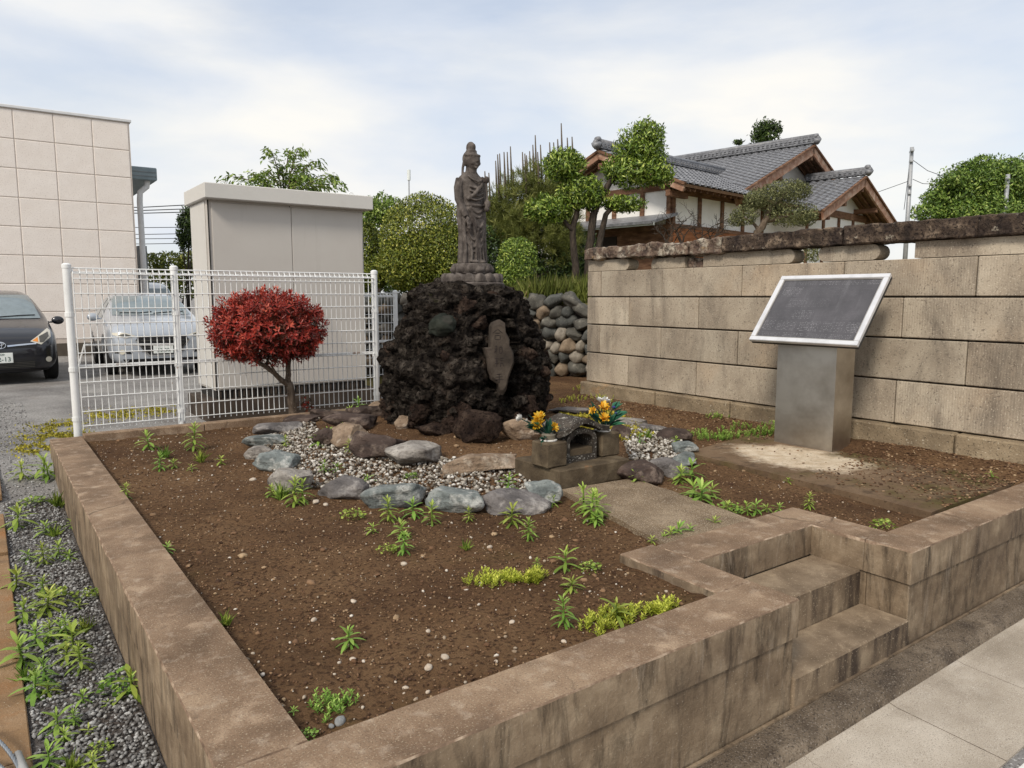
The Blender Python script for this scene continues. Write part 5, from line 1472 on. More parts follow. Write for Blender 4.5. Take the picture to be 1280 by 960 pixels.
# stonecrop clumps
def clump(pts, n, h, mat, name, lab, cat, seed, spread, group=None):
    rg_ = np.random.default_rng(seed)
    C = np.array([[*S3(x, y)] for x, y in pts]); idx = rg_.integers(0, len(C), n)
    P = C[idx] + np.clip(np.stack([rg_.normal(0, spread, n), rg_.normal(0, spread, n), np.zeros(n)], 1), -1.6 * spread, 1.6 * spread)
    P[:, 2] = [soil_z(a, b) - .004 for a, b, _ in P]
    dist = np.linalg.norm(P[:, :2] - C[idx][:, :2], axis=1) / spread
    hh = h * np.clip(1.15 - .3 * dist, .35, 1.2) * rg_.uniform(.7, 1.2, n)
    k = 12
    A = unit(np.stack([rg_.normal(0, .3, n), rg_.normal(0, .3, n), np.ones(n)], 1))
    t = np.linspace(.1, 1, k)
    PP = P[:, None] + A[:, None] * (hh[:, None] * t[None])[..., None]
    q = rg_.uniform(0, 6.3, (n, 1)) + np.arange(k)[None] * 2.4
    D = np.stack([np.cos(q), np.sin(q), .5 + .6 * t[None] * np.ones((n, 1))], -1)
    L = np.full((n, k), h * .34) * rg_.uniform(.7, 1.2, (n, k))
    lv = np.clip(.25 + .5 * t[None] + rg_.normal(0, .15, (n, k)), 0, 1)
    me = leaf_mesh(name, PP.reshape(-1, 3), D.reshape(-1, 3), np.tile([0, 0, 1.0], (n * k, 1)), L.ravel(), (L * .45).ravel(), lv.ravel(), .2, .05)
    o = finish(me, name, mat, loc=tuple(C.mean(0))); tag(o, lab, cat, group, 'stuff' if name == 'ground_weed' else None)
    return o
clump([(598, 728), (610, 722), (622, 728), (612, 732), (630, 724)], 65, .044, M['sedum'], 'stonecrop_clump', 'yellow green stonecrop clump in the open soil, broad and low', 'plant', 1, .032)
clump([(641, 727), (638, 722)], 34, .042, M['sedum'], 'stonecrop_clump', 'tiny stonecrop tuft beside the broad low clump', 'plant', 2, .018)
clump([(668, 728), (672, 722), (664, 726)], 60, .05, M['sedum'], 'stonecrop_clump', 'small yellow green stonecrop clump under a leafy weed', 'plant', 3, .022)
clump([(738, 790), (750, 784), (763, 780), (776, 778), (752, 778), (790, 772), (800, 770), (770, 772)], 110, .046, M['sedum'], 'stonecrop_clump', 'long stonecrop patch along the inner edge of the front coping', 'plant', 4, .036)
clump([(826, 766), (834, 760), (820, 768)], 60, .05, M['sedum'], 'stonecrop_clump', 'small stonecrop clump on the front coping edge beside the step cheek', 'plant', 5, .02)
clump([(402, 886), (412, 884), (425, 880), (416, 888)], 40, .04, M['weed'], 'ground_weed', 'low spreading weed in the front corner of the bed', 'plant', 6, .03)
clump([(880, 545), (892, 548), (925, 540), (905, 545), (940, 540), (955, 538), (870, 548), (965, 535), (915, 548)], 210, .055, M['weed'], 'ground_weed', 'low green weeds growing along the foot of the stone wall', 'plant', 7, .07)
clump([(895, 522), (890, 515), (905, 520)], 50, .05, M['weed'], 'ground_weed', 'small weed tuft against the base stones of the block wall', 'plant', 8, .05)
clump([(735, 490), (745, 497), (728, 487), (760, 500), (715, 500)], 70, .05, M['sedum'], 'ground_weed', 'sparse weeds at the foot of the cobble wall', 'plant', 9, .09)
# moss mats
def moss(polypx, n, name, lab, seed, strip=False, spread=.0):
    rg_ = np.random.default_rng(seed)
    if strip:
        out = []
        for x, y, r in polypx:
            c = PZ(x, y, -.29)
            for _ in range(n // len(polypx)):
                u, v = c.x + rg_.normal(0, r), c.y + rg_.normal(0, r * 1.6)
                out.append((u, v, ground_z(u, v)))
        P = np.array(out)
    else: P = poly_points(polypx, n, seed)
    msk = np.array([noise.noise(Vector((p[0] * 7, p[1] * 7, seed))) > -.05 for p in P]); P = P[msk]
    m_ = len(P); P[:, 2] += rg_.uniform(0, .018 if not strip else .012, m_)
    D = np.stack([rg_.normal(0, .6, m_), rg_.normal(0, .6, m_), np.full(m_, .7)], 1)
    L = rg_.uniform(.012, .03, m_)
    me = leaf_mesh(name, P, D, rg_.normal(0, 1, (m_, 3)) + np.array([0, 0, 1.5]), L, L * .8, rg_.uniform(0, 1, m_), .1)
    o = finish(me, name, M['moss']); tag(o, lab, 'moss', None, 'stuff')
moss([(700, 535), (765, 560), (790, 552), (830, 548), (800, 530), (760, 515), (700, 512)], 6500, 'moss', 'yellow moss over the gravel behind the flower stands', 1)
moss([(60, 545, .13), (72, 532, .12), (45, 562, .10), (85, 545, .10)], 3800, 'moss', 'yellow moss patch on the car park beside the fence post', 2, True)
moss([(130, 520, .15), (160, 518, .15), (200, 514, .12)], 2600, 'moss', 'yellow moss strip behind the mesh fence', 3, True)

# twisted steel cable end at the lower left
M['cable'] = plain('galvanised_cable', c8(140, 146, 152), .4, metallic=.7)
M['cable_sleeve'] = plain('cable_sleeve', c8(170, 170, 168), .5, metallic=.3)
CB = thing('steel_cable', (.03, 2.5, -.36), 'looped twisted steel cable end with sleeve on the rusty paving', 'cable')
def strand(pts, r, parent):
    for k in range(5):
        mb = MB(); P = []
        n = 46
        for i in range(n + 1):
            t = i / n; p = Vector(pts[0]).lerp(Vector(pts[1]), t) if len(pts) == 2 else None
            if p is None:
                a, b, c = [Vector(q) for q in pts]; p = a * (1 - t) ** 2 + b * 2 * t * (1 - t) + c * t * t
            an = 2 * PI * (k / 5 + t * 5)
            P.append(p + (UPV * math.sin(an) + RGT * math.cos(an)) * r * .62)
        mb.tube(P, r * .42, 6); mb.build('strand', M['cable'], parent, smooth=True)
c0, c1, c2 = PZ(-40, 905, -.30), PZ(10, 920, -.32), PZ(30, 975, -.36)
strand([c0, c1, c2], .008, CB)
c0, c1, c2 = PZ(-40, 945, -.32), PZ(2, 945, -.34), PZ(20, 985, -.36)
strand([c0, c1, c2], .008, CB)
MB().tube([PZ(22, 942, -.345), PZ(38, 985, -.355)], [.012, .016], 10).build('sleeve', M['cable_sleeve'], CB, smooth=True)
# ================================================================== grey utility cabinet
M['cab'] = surf('warm_grey_enamel', [c8(184, 178, 171), c8(190, 185, 178)], 1.5, bump=.02, rough=.42, blots=[(c8(172, 166, 158), 2.0, .56, .8, .35)], streaks=[(c8(160, 153, 144), 7, .5, .56, .76, .4)], spec=.4)
M['cab_roof_lit_side'] = surf('roof_and_lit_side_enamel', [c8(196, 193, 187), c8(204, 201, 195)], 1.5, bump=.02, rough=.42, blots=[(c8(178, 173, 165), 3.0, .56, .8, .5)], spec=.4)
M['slot'] = plain('dark_slot', c8(34, 32, 30), .8)
M['plinth'] = surf('plinth_concrete', [c8(56, 48, 42), c8(76, 66, 57)], 4, bump=.5)
CV = 8.95
cl, cr = PY(264, 380, CV).x, PY(456, 380, CV).x
cz0, cz1 = PY(266, 489, CV).z, PY(258, 248, CV).z
cb = PX(240, 300, cl).y
CA = thing('utility_cabinet', (cl, CV, -.3), 'tall grey steel utility cabinet with flat overhanging roof behind the mesh fence', 'cabinet')
MB().box(((cl + cr) / 2, (CV + cb) / 2, (cz0 + cz1) / 2), (cr - cl, cb - CV, cz1 - cz0), bev=.006).build('body', M['cab'], CA)
dw = (cr - cl) / 2
for k in range(2):
    MB().box((cl + .03 + dw * (k + .5) - (.03 if k else 0) , CV - .006, (cz0 + cz1) / 2 - .01), (dw - .038, .016, cz1 - cz0 - .05), bev=.004).build('door', M['cab'], CA)
MB().box((cl + dw, CV - .002, (cz0 + cz1) / 2), (.006, .014, cz1 - cz0 - .04)).build('door_gap', M['slot'], CA)
MB().box((cl + .012, CV - .004, (cz0 + cz1) / 2), (.012, .016, cz1 - cz0 - .03)).build('door_gap', M['slot'], CA)
MB().box((cl - .006, (CV + cb) / 2 + .02, (cz0 + cz1) / 2), (.014, cb - CV - .10, cz1 - cz0 - .05), bev=.004).build('side_panel', M['cab_roof_lit_side'], CA)  # paler than the front: light from the left put into its colour
MB().box(((cl + cr) / 2 + .01, (CV + cb) / 2 - .05, cz1 + .075), (cr - cl + .13, cb - CV + .22, .17), bev=.008).build('roof', M['cab_roof_lit_side'], CA)
tor = []
for (u, v) in ((cl + .22, CV + .1), (cr - .1, CV + .12)):
    mb = MB(); mb.tube([(u + .035 * math.cos(2 * PI * i / 12), v, cz1 + .19 + .035 * math.sin(2 * PI * i / 12)) for i in range(13)], .008, 6)
    mb.build('lifting_eye', M['fence'], CA)
MB().box(((cl + cr) / 2, (CV + cb) / 2, cz0 - .05), (cr - cl - .03, cb - CV - .03, .10)).build('base_channel', M['slot'], CA)
for i in range(34):
    u = cl + .06 + (cr - cl - .12) * i / 33
    if i % 1 == 0: MB().box((u, CV + .012, cz0 - .05), (.022, .012, .075)).build('vent_slat', M['plinth'], CA)
MB().box(((cl + cr) / 2, (CV + cb) / 2 - .05, (cz0 - .1 - .34) / 2), (cr - cl + .25, cb - CV + .25, cz0 - .1 + .34), bev=.01).build('plinth', M['plinth'], CA)

# ================================================================== panel clad building on the left
M['panel'] = surf('cream_wall_panel', [c8(227, 217, 208), c8(234, 225, 217)], 3, bump=.25, bscale=30, bdist=.01, objrand=.015, spots=[(c8(186, 175, 164), 40, .56, .7, .5)])
M['seal'] = plain('panel_sealant', c8(200, 188, 177), .8)
M['trim'] = plain('grey_metal_trim', c8(122, 126, 128), .45, metallic=.3)
M['fascia'] = surf('blue_grey_fascia', [c8(118, 132, 138), c8(136, 149, 154)], 4, bump=.1, rough=.5)
M['pipe'] = surf('white_pipe', [c8(206, 206, 206), c8(220, 220, 220)], 5, bump=.05, rough=.45, blots=[(c8(140, 116, 96), 4, .66, .74, .6)])
M['base_dark'] = plain('dark_base', c8(88, 80, 70), .9)
BV = 21.0
bx = PY(169, 300, BV).x
bt = PY(162, 150, BV).z
BU = thing('panel_clad_building', (bx, BV, -.3), 'cream building clad in square panels standing behind the parked cars', 'building')
pw, ph = .80, .665
MB().box((bx - 9 + .003, BV + 5, (bt - .3) / 2), (18.02, 10.026, bt + .3 - .02)).build('wall_core', M['seal'], BU)
rows_n = int((bt + .15) / ph)
pm = MB().box((0, 0, 0), (pw - .018, .05, ph - .018), bev=.010).mesh('wall_panel'); pm.materials.append(M['panel'])
pw0 = PY(126, 200, BV).x
for r_ in range(rows_n):
    for c_ in range(16):
        o = bpy.data.objects.new('wall_panel', pm); link(o, BU)
        o.location = Vector((bx - .01 - pw * (c_ + .5), BV, bt - .09 - ph * (r_ + .5))) - Vector(ORG[BU.name][0])
sm = MB().box((0, 0, 0), (.05, pw - .018, ph - .018), bev=.010).mesh('wall_panel'); sm.materials.append(M['panel'])
for r_ in range(rows_n):
    for c_ in range(6):
        o = bpy.data.objects.new('wall_panel', sm); link(o, BU)
        o.location = Vector((bx, BV + .05 + pw * (c_ + .5), bt - .09 - ph * (r_ + .5))) - Vector(ORG[BU.name][0])
MB().box((bx - 9, BV + 5, bt - .035), (18.12, 10.12, .07), bev=.01).build('parapet_trim', M['pipe'], BU)
MB().box((bx - 9, BV + 5, -.16), (18.04, 10.04, .36)).build('base_course', M['base_dark'], BU)
# lower side eave with gutter and downpipe
e0, e1_ = PY(163, 207, BV + 1.2), PY(196, 226, BV + 1.2)
ev = BV + 1.2
MB().box(((bx + e1_.x) / 2 + .03, ev + 3, (e0.z + e1_.z) / 2), (e1_.x - bx - .03, 6, e0.z - e1_.z), bev=.02).build('side_eave', M['fascia'], BU)
for k_, zz in enumerate((.30, .62)):
    MB().box(((bx + e1_.x) / 2 + .03, ev - .006, e1_.z + (e0.z - e1_.z) * zz), (e1_.x - bx - .05, .012, .018)).build('fascia_groove', M['trim'], BU)
pp = PY(184, 228, ev + .1); pq = PY(175, 242, ev + .1)
mb = MB(); mb.tube([(pp.x + .02, ev + .2, e1_.z), (pp.x, ev + .2, pp.z - .1), (pq.x + .02, ev + .2, pq.z + .05), (pq.x, ev + .2, pq.z - .2), (pq.x, ev + .2, -.3)], .075, 10)
smooth_by_angle(mb.build('downpipe', M['pipe'], BU), 50)
MB().box((pq.x + .05, ev + .9, 1.9), (.22, .8, 1.3)).build('wall_unit', M['trim'], BU)

# ================================================================== cars
def project_patch(bvh, poly, axis, off, cell=.05, side=1, thick=.0):
    """outline in front view (x,z) or side view (y,z) laid on the body; returns a bmesh-free (verts, faces)"""
    bm = bmesh.new()
    vs = [bm.verts.new((p[0], p[1], 0)) for p in poly]; bm.faces.new(vs)
    xs, ys = [p[0] for p in poly], [p[1] for p in poly]
    for ax, lo, hi in ((0, min(xs), max(xs)), (1, min(ys), max(ys))):
        k = max(1, int((hi - lo) / cell))
        for i in range(1, k):
            co = [0, 0, 0]; no = [0, 0, 0]; co[ax] = lo + (hi - lo) * i / k; no[ax] = 1
            bmesh.ops.bisect_plane(bm, geom=bm.verts[:] + bm.edges[:] + bm.faces[:], plane_co=co, plane_no=no)
    bm.verts.index_update(); V = []
    for v in bm.verts:
        a, b = v.co.x, v.co.y
        if axis == 'front': o, d = Vector((a, -6, b)), Vector((0, 1, 0))
        elif axis == 'rear': o, d = Vector((a, 12, b)), Vector((0, -1, 0))
        else: o, d = Vector((side * 6, a, b)), Vector((-side, 0, 0))
        hit, nrm, _, _ = bvh.ray_cast(o, d)
        if hit is None:
            hit, nrm, _, _ = bvh.find_nearest(o + d * 5.4)
        if nrm.dot(d) > 0: nrm = -nrm
        V.append(hit + nrm * off)
    F = [[v.index for v in f.verts] for f in bm.faces]
    bm.free(); return V, F
M['glass_car'] = plain('car_glass', c8(120, 132, 136), .06, spec=.8, metallic=.0)
M['tyre'] = plain('tyre_rubber', c8(26, 25, 25), .85)
M['rim'] = plain('alloy_rim', c8(150, 150, 152), .35, metallic=.8)
M['chrome'] = plain('chrome', c8(220, 222, 224), .12, metallic=1.0)
M['black_trim'] = plain('black_trim', c8(22, 22, 23), .5)
M['lamp'] = plain('lamp_glass', c8(206, 200, 184), .12, spec=.8)
M['lamp_dark'] = plain('lamp_inner', c8(96, 94, 88), .2, metallic=.4)
M['amber'] = plain('amber_lens', c8(220, 140, 60), .2)
M['plate'] = plain('licence_plate', c8(226, 230, 226), .5)
M['plate_ink'] = plain('plate_green', c8(24, 70, 52), .6)
def paint(name, col, rough=.28):
    m = NT(name); p = m.pos()
    c = m.mix(col, tuple(x * .86 for x in col[:3]) + (1,), m.step(m.noise(p, 300, 2), .45, .6))
    m.bsdf(c, rough, None, .25, .5, Coat_Weight=.8, Coat_Roughness=.06); return m.mat
M['paint_black'] = paint('black_blue_paint', c8(26, 27, 34)); M['paint_silver'] = paint('silver_paint', c8(176, 182, 190), .3); M['paint_white'] = paint('white_paint', c8(214, 218, 220), .35)
def text_mesh(s, size, name):
    cu = bpy.data.curves.new(name, 'FONT'); cu.body = s; cu.size = size; cu.align_x = 'CENTER'; cu.align_y = 'CENTER'; cu.extrude = .0008
    ob = bpy.data.objects.new(name, cu); COL.objects.link(ob)
    dg = bpy.context.evaluated_depsgraph_get(); me = bpy.data.meshes.new_from_object(ob.evaluated_get(dg))
    bpy.data.objects.remove(ob); bpy.data.curves.remove(cu)
    return me
def car(name, loc, rz, lab, cat, st, paint_m, spec):
    t = thing(name, loc, lab, cat, rz=rz)
    secs = []
    for (y, w, wb, zl, zb, wt, zt) in st:
        h = [(0, zl), (wb * .6, zl), (wb, zl + .03), (w, zl + (zb - zl) * .35), (w * 1.0, zl + (zb - zl) * .72), (w * .975, zb), (wt + (w * .975 - wt) * .08, zt - (zt - zb) * .12 - .01), (wt * .86, zt), (wt * .45, zt + .012), (0, zt + .018)]
        secs.append([(x, y, z) for x, z in h] + [(-x, y, z) for x, z in h[-2:0:-1]])
    V = [p for s in secs for p in s]; n = len(secs[0]); F = []
    for i in range(len(secs) - 1):
        for j in range(n): F.append((i * n + j, i * n + (j + 1) % n, (i + 1) * n + (j + 1) % n, (i + 1) * n + j))
    F.append(tuple(range(n))[::-1]); F.append(tuple(range((len(secs) - 1) * n, len(secs) * n)))
    mb = MB().add(V, F); me = mb.mesh('body')
    ob = bpy.data.objects.new('tmp', me); COL.objects.link(ob); md = ob.modifiers.new('s', 'SUBSURF'); md.levels = 2
    dg = bpy.context.evaluated_depsgraph_get(); body = bpy.data.meshes.new_from_object(ob.evaluated_get(dg)); bpy.data.objects.remove(ob)
    bm = bmesh.new(); bm.from_mesh(body)
    # wheel openings: push the flank in around each axle
    for v in bm.verts:
        for ya in spec['axles']:
            d = math.hypot(v.co.y - ya, v.co.z - .31)
            if d < .37 and abs(v.co.x) > .5: v.co.x *= .80
    bvh = BVHTree.FromBMesh(bm); bm.to_mesh(body); bm.free()
    body_o = finish(body, 'body', paint_m, t, smooth=True, local=True)
    def patch(nm, poly, mat, off=.006, axis='front', side=1, parent=None, cell=.05):
        V, F = project_patch(bvh, poly, axis, off, cell, side)
        o = MB().add(V, F).build(nm, mat, parent or t, local=True, smooth=True); return o
    mir = lambda P: [(-x, z) for x, z in P][::-1]
    patch('windscreen', spec['screen'], M['glass_car'], .008)
    for s in (-1, 1):
        for g in spec['side_glass']: patch('side_window', g, M['glass_car'], .006, 'side', s)
        P = spec['lamp'] if s > 0 else mir(spec['lamp'])
        h = patch('headlight', P, M['lamp'], .012)
        P2 = spec['lamp_in'] if s > 0 else mir(spec['lamp_in'])
        patch('reflector', P2, M['lamp_dark'], .017, parent=h)
        if 'amber' in spec:
            P3 = spec['amber'] if s > 0 else mir(spec['amber']); patch('indicator', P3, M['amber'], .017, parent=h)
        # fog lamp
        fx, fz = spec['fog']
        q = patch('fog_lamp', [(s * fx + .045 * math.cos(a), fz + .045 * math.sin(a)) for a in [2 * PI * i / 12 for i in range(12)]], M['lamp'], .014, cell=.03)
        # mirror
        mx, my, mz = spec['mirror']
        m_ = MB().ball((s * mx, my, mz), (.10, .055, .075), 14, 10); m_.box((s * (mx - .10), my + .01, mz - .03), (.10, .04, .03))
        mo = m_.build('wing_mirror', paint_m, t, local=True, smooth=True)
        for ya in spec['axles']:
            wx = s * (spec['track'])
            wmb = MB(); prof_ = [(.17, -.09), (.27, -.10), (.305, -.085), (.312, 0), (.305, .085), (.27, .10), (.17, .09)]
            Vv, Ff = [], []; nn_ = 28
            for (r, a) in prof_:
                for j in range(nn_):
                    q_ = 2 * PI * j / nn_; Vv.append((wx + a, ya + r * math.cos(q_), .312 + r * math.sin(q_)))
            for i in range(len(prof_) - 1):
                for j in range(nn_): Ff.append((i * nn_ + j, i * nn_ + (j + 1) % nn_, (i + 1) * nn_ + (j + 1) % nn_, (i + 1) * nn_ + j))
            wmb.add(Vv, Ff); wo = wmb.build('wheel', M['tyre'], t, local=True, smooth=True)
            rmb = MB(); 
            for k in range(6):
                a = 2 * PI * k / 6; rmb.box((wx + s * .085, ya + .10 * math.cos(a), .312 + .10 * math.sin(a)), (.02, .20, .045), mat=Matrix.Rotation(a, 3, 'X'))
            rmb.tube([(wx + s * .05, ya, .312), (wx + s * .10, ya, .312)], .06, 12)
            ro = rmb.build('rim', M['rim'], wo, local=True); ORG[ro.name] = ORG[t.name]
    for nm, poly, mt, off in spec['front']:
        patch(nm, poly, M[mt], off)
    # plate
    pz, py_ = spec['plate']
    pl = MB().box((0, py_, pz), (.33, .012, .165), bev=.004).build('licence_plate', M['plate'], t, local=True)
    for s_, sz, dx, dz in spec['plate_text']:
        tm = text_mesh(s_, sz, 'plate_digits'); tm.materials.append(M['plate_ink'])
        to = bpy.data.objects.new('plate_digits', tm); link(to, pl); to.location = (dx, py_ - .0085, pz + dz); to.rotation_euler = (PI / 2, 0, 0)
    # wipers
    for (x0, x1) in ((-.55, .0), (.02, .58)):
        zc = spec['screen'][0][1]
        V, _ = project_patch(bvh, [(x0, zc + .015), (x1, zc + .03), (x1, zc + .045), (x0, zc + .03)], 'front', .02, .1)
        ln = sorted(V, key=lambda p: p.x); MB().tube([ln[0], ln[len(ln) // 2], ln[-1]], .009, 5).build('wiper', M['black_trim'], t, local=True)
    return t, bvh, patch
hatch = [(0, .50, .44, .24, .54, .40, .60), (.05, .68, .62, .20, .62, .56, .70), (.18, .79, .72, .18, .72, .66, .82), (.45, .84, .77, .18, .82, .72, .93), (.85, .848, .78, .18, .90, .74, 1.02), (1.05, .848, .78, .18, .93, .735, 1.08),
         (1.45, .848, .78, .18, .95, .66, 1.33), (1.85, .848, .78, .18, .96, .585, 1.50), (2.5, .848, .78, .18, .97, .57, 1.565), (3.2, .845, .77, .18, .98, .56, 1.54), (3.65, .83, .75, .20, .98, .55, 1.40), (3.86, .78, .7, .25, .95, .56, 1.10), (3.92, .66, .6, .30, .86, .5, .95)]
hatch_spec = dict(axles=(.78, 3.28), track=.74, screen=[(-.66, 1.06), (.66, 1.06), (.555, 1.47), (-.555, 1.47)],
    side_glass=[[(1.35, 1.02), (2.2, 1.02), (2.2, 1.45), (1.85, 1.43)], [(2.28, 1.02), (3.1, 1.04), (3.1, 1.44), (2.28, 1.45)], [(3.18, 1.05), (3.55, 1.12), (3.45, 1.36), (3.18, 1.42)]],
    lamp=[(.42, .70), (.57, .645), (.72, .76), (.735, .86), (.70, .90)], lamp_in=[(.55, .68), (.61, .685), (.69, .77), (.69, .84), (.55, .77)], amber=[(.45, .705), (.53, .685), (.53, .76)],
    fog=(.66, .40), mirror=(.93, 1.12, 1.02), plate=(.45, -.02), plate_text=[('2-13', .10, .045, -.025), ('530', .04, .02, .055)],
    front=[('upper_grille', [(-.50, .60), (.50, .60), (.50, .645), (.12, .60), (-.12, .60), (-.50, .645)][:2] + [(.52, .655), (-.52, .655)], 'black_trim', .006), ('grille_bar', [(.10, .625), (.50, .655), (.50, .675), (.10, .65)], 'chrome', .014), ('grille_bar', [(-.50, .655), (-.10, .625), (-.10, .65), (-.50, .675)], 'chrome', .014),
           ('lower_grille', [(-.48, .27), (.48, .27), (.56, .36), (.44, .385), (-.44, .385), (-.56, .36)], 'black_trim', .006), ('bumper_lip', [(-.66, .225), (.66, .225), (.68, .25), (-.68, .25)], 'black_trim', .010)])
bl = PF(3, 471, 11.9)
axis = LF(-.60, .80); rzb = math.atan2(axis.y, axis.x) - PI / 2
bcar, bvh, patch = car('parked_car', (bl.x, bl.y, -.29), rzb, 'black compact hatchback parked facing the fence beside the cream building', 'car', hatch, M['paint_black'], hatch_spec)
# oval badge of three rings on its nose
bd_ = None
for (cx, cz, rx_, rz_) in ((0, .655, .078, .053), (0, .655, .024, .050), (0, .675, .050, .022)):
    pts = []
    for i in range(25):
        a = 2 * PI * i / 24; h, nr, _, _ = bvh.ray_cast(Vector((cx + rx_ * math.cos(a), -6, cz + rz_ * math.sin(a))), Vector((0, 1, 0)))
        pts.append(h + Vector((0, -.02, 0)))
    o = MB().tube(pts, .007, 6).build('badge_ring', M['chrome'], bcar, local=True)
for z_ in (.29, .315, .34, .365):
    patch('grille_slat', [(-.46, z_), (.46, z_), (.46, z_ + .006), (-.46, z_ + .006)], M['lamp_dark'], .012)
MB().tube([(.0, 2.2, 1.57), (.0, 2.32, 1.74)], .005, 5).build('aerial', M['black_trim'], bcar, local=True)
MB().ball((-.02, 1.78, 1.40), (.10, .02, .03), 10, 8).build('rear_view_mirror', M['black_trim'], bcar, local=True)

suv = [(0, .56, .50, .26, .62, .46, .72), (.05, .74, .68, .22, .72, .64, .82), (.18, .84, .78, .20, .82, .72, .92), (.5, .885, .82, .20, .90, .76, 1.0), (1.0, .895, .82, .20, .94, .77, 1.06), (1.3, .895, .82, .20, .96, .76, 1.11),
       (1.75, .895, .82, .20, .98, .68, 1.34), (2.2, .895, .82, .20, .99, .61, 1.48), (2.9, .895, .82, .20, 1.0, .60, 1.53), (3.7, .89, .82, .2, 1.01, .58, 1.49), (4.15, .87, .8, .22, 1.0, .57, 1.34), (4.35, .82, .74, .28, .98, .58, 1.10), (4.42, .7, .64, .34, .9, .5, .96)]
suv_spec = dict(axles=(.86, 3.52), track=.78, screen=[(-.69, 1.09), (.69, 1.09), (.59, 1.45), (-.59, 1.45)],
    side_glass=[[(1.65, 1.04), (2.5, 1.04), (2.5, 1.42), (2.15, 1.40)], [(2.58, 1.04), (3.4, 1.05), (3.4, 1.40), (2.58, 1.42)], [(3.48, 1.06), (3.95, 1.12), (3.8, 1.32), (3.48, 1.38)]],
    lamp=[(.44, .745), (.60, .70), (.78, .76), (.80, .80), (.60, .795)], lamp_in=[(.50, .745), (.60, .72), (.72, .76), (.60, .78)],
    fog=(.66, .46), mirror=(1.0, 1.40, 1.06), plate=(.50, -.012), plate_text=[('13-38', .088, .0, -.025)],
    front=[('grille', [(-.40, .74), (-.44, .66), (-.24, .40), (.24, .40), (.44, .66), (.40, .74)], 'black_trim', .006),
           ('grille_wing', [(-.46, .665), (-.43, .66), (-.23, .395), (-.26, .38)], 'chrome', .014), ('grille_wing', [(.43, .66), (.46, .665), (.26, .38), (.23, .395)], 'chrome', .014), ('grille_wing', [(-.25, .375), (.25, .375), (.25, .395), (-.25, .395)], 'chrome', .014),
           ('lower_grille', [(-.62, .27), (.62, .27), (.66, .33), (-.66, .33)], 'black_trim', .006), ('bumper_intake', [(.52, .42), (.78, .44), (.76, .475), (.54, .48)], 'black_trim', .006), ('bumper_intake', [(-.78, .44), (-.52, .42), (-.54, .48), (-.76, .475)], 'black_trim', .006)])
sl = PF(206, 468, 13.4); axis = LF(-.55, .835)
scar, _, patch2 = car('parked_car', (sl.x, sl.y, -.29), math.atan2(axis.y, axis.x) - PI / 2, 'silver crossover car with large dark grille parked behind the mesh fence', 'car', suv, M['paint_silver'], suv_spec)
for z_ in (.45, .52, .585, .65): patch2('grille_slat', [(-.36, z_), (.36, z_), (.36, z_ + .01), (-.36, z_ + .01)], M['lamp_dark'], .012)
van = [(0, .60, .55, .26, .78, .56, .86), (.05, .70, .66, .22, .86, .64, .94), (.2, .735, .7, .2, .94, .68, 1.05), (.42, .738, .7, .2, 1.0, .67, 1.14), (.8, .738, .7, .2, 1.05, .655, 1.55), (1.1, .738, .7, .2, 1.08, .65, 1.80), (1.7, .738, .7, .2, 1.1, .65, 1.88), (2.6, .738, .7, .2, 1.1, .65, 1.88), (3.2, .735, .7, .2, 1.1, .64, 1.84), (3.34, .72, .68, .26, 1.05, .63, 1.6), (3.39, .66, .6, .32, .95, .55, 1.2)]
van_spec = dict(axles=(.6, 2.9), track=.64, screen=[(-.60, 1.12), (.60, 1.12), (.58, 1.68), (-.58, 1.68)], side_glass=[[(.85, 1.12), (1.6, 1.12), (1.6, 1.62), (1.1, 1.62)], [(1.7, 1.12), (2.8, 1.12), (2.8, 1.62), (1.7, 1.62)]],
    lamp=[(.40, .70), (.62, .70), (.64, .86), (.42, .84)], lamp_in=[(.46, .74), (.58, .74), (.58, .82), (.46, .82)], fog=(.5, .38), mirror=(.82, .7, 1.2), plate=(.5, -.012), plate_text=[],
    front=[('lower_grille', [(-.4, .34), (.4, .34), (.4, .42), (-.4, .42)], 'black_trim', .006)])
vl = PF(196, 440, 21.0); axis = LF(-.585, .811)
car('parked_van', (vl.x, vl.y, -.29), math.atan2(axis.y, axis.x) - PI / 2, 'small boxy white van far behind the silver car', 'van', van, M['paint_white'], van_spec)
# ================================================================== garden plants and trees
M['leaf_olive'] = leafmat('osmanthus_leaves', [(0, c8(60, 72, 24)), (.35, c8(100, 114, 38)), (.7, c8(146, 152, 58)), (1, c8(196, 190, 96))], .45, .12, .4)
M['leaf_green'] = leafmat('fresh_green_leaves', [(0, c8(54, 72, 24)), (.35, c8(94, 120, 42)), (.7, c8(144, 166, 66)), (1, c8(202, 212, 112))], .42, .12, .45)
M['leaf_light'] = leafmat('light_green_leaves', [(0, c8(66, 90, 36)), (.4, c8(112, 138, 58)), (.75, c8(150, 170, 84)), (1, c8(184, 196, 116))], .45, .22, .35)
M['leaf_tree'] = leafmat('broadleaf_leaves', [(0, c8(52, 74, 28)), (.4, c8(94, 122, 48)), (.75, c8(136, 160, 72)), (1, c8(180, 194, 108))], .45, .15, .35)
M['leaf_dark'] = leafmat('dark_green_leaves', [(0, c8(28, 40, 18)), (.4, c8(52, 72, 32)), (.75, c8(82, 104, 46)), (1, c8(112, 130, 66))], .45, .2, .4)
M['leaf_grey'] = leafmat('grey_olive_leaves', [(0, c8(66, 70, 44)), (.4, c8(102, 106, 68)), (.75, c8(134, 136, 92)), (1, c8(164, 162, 118))], .6, .15, .3)
M['needle'] = leafmat('pine_needles', [(0, c8(76, 84, 42)), (.4, c8(118, 126, 64)), (.75, c8(160, 162, 90)), (1, c8(196, 190, 120))], .5, .2, .35)
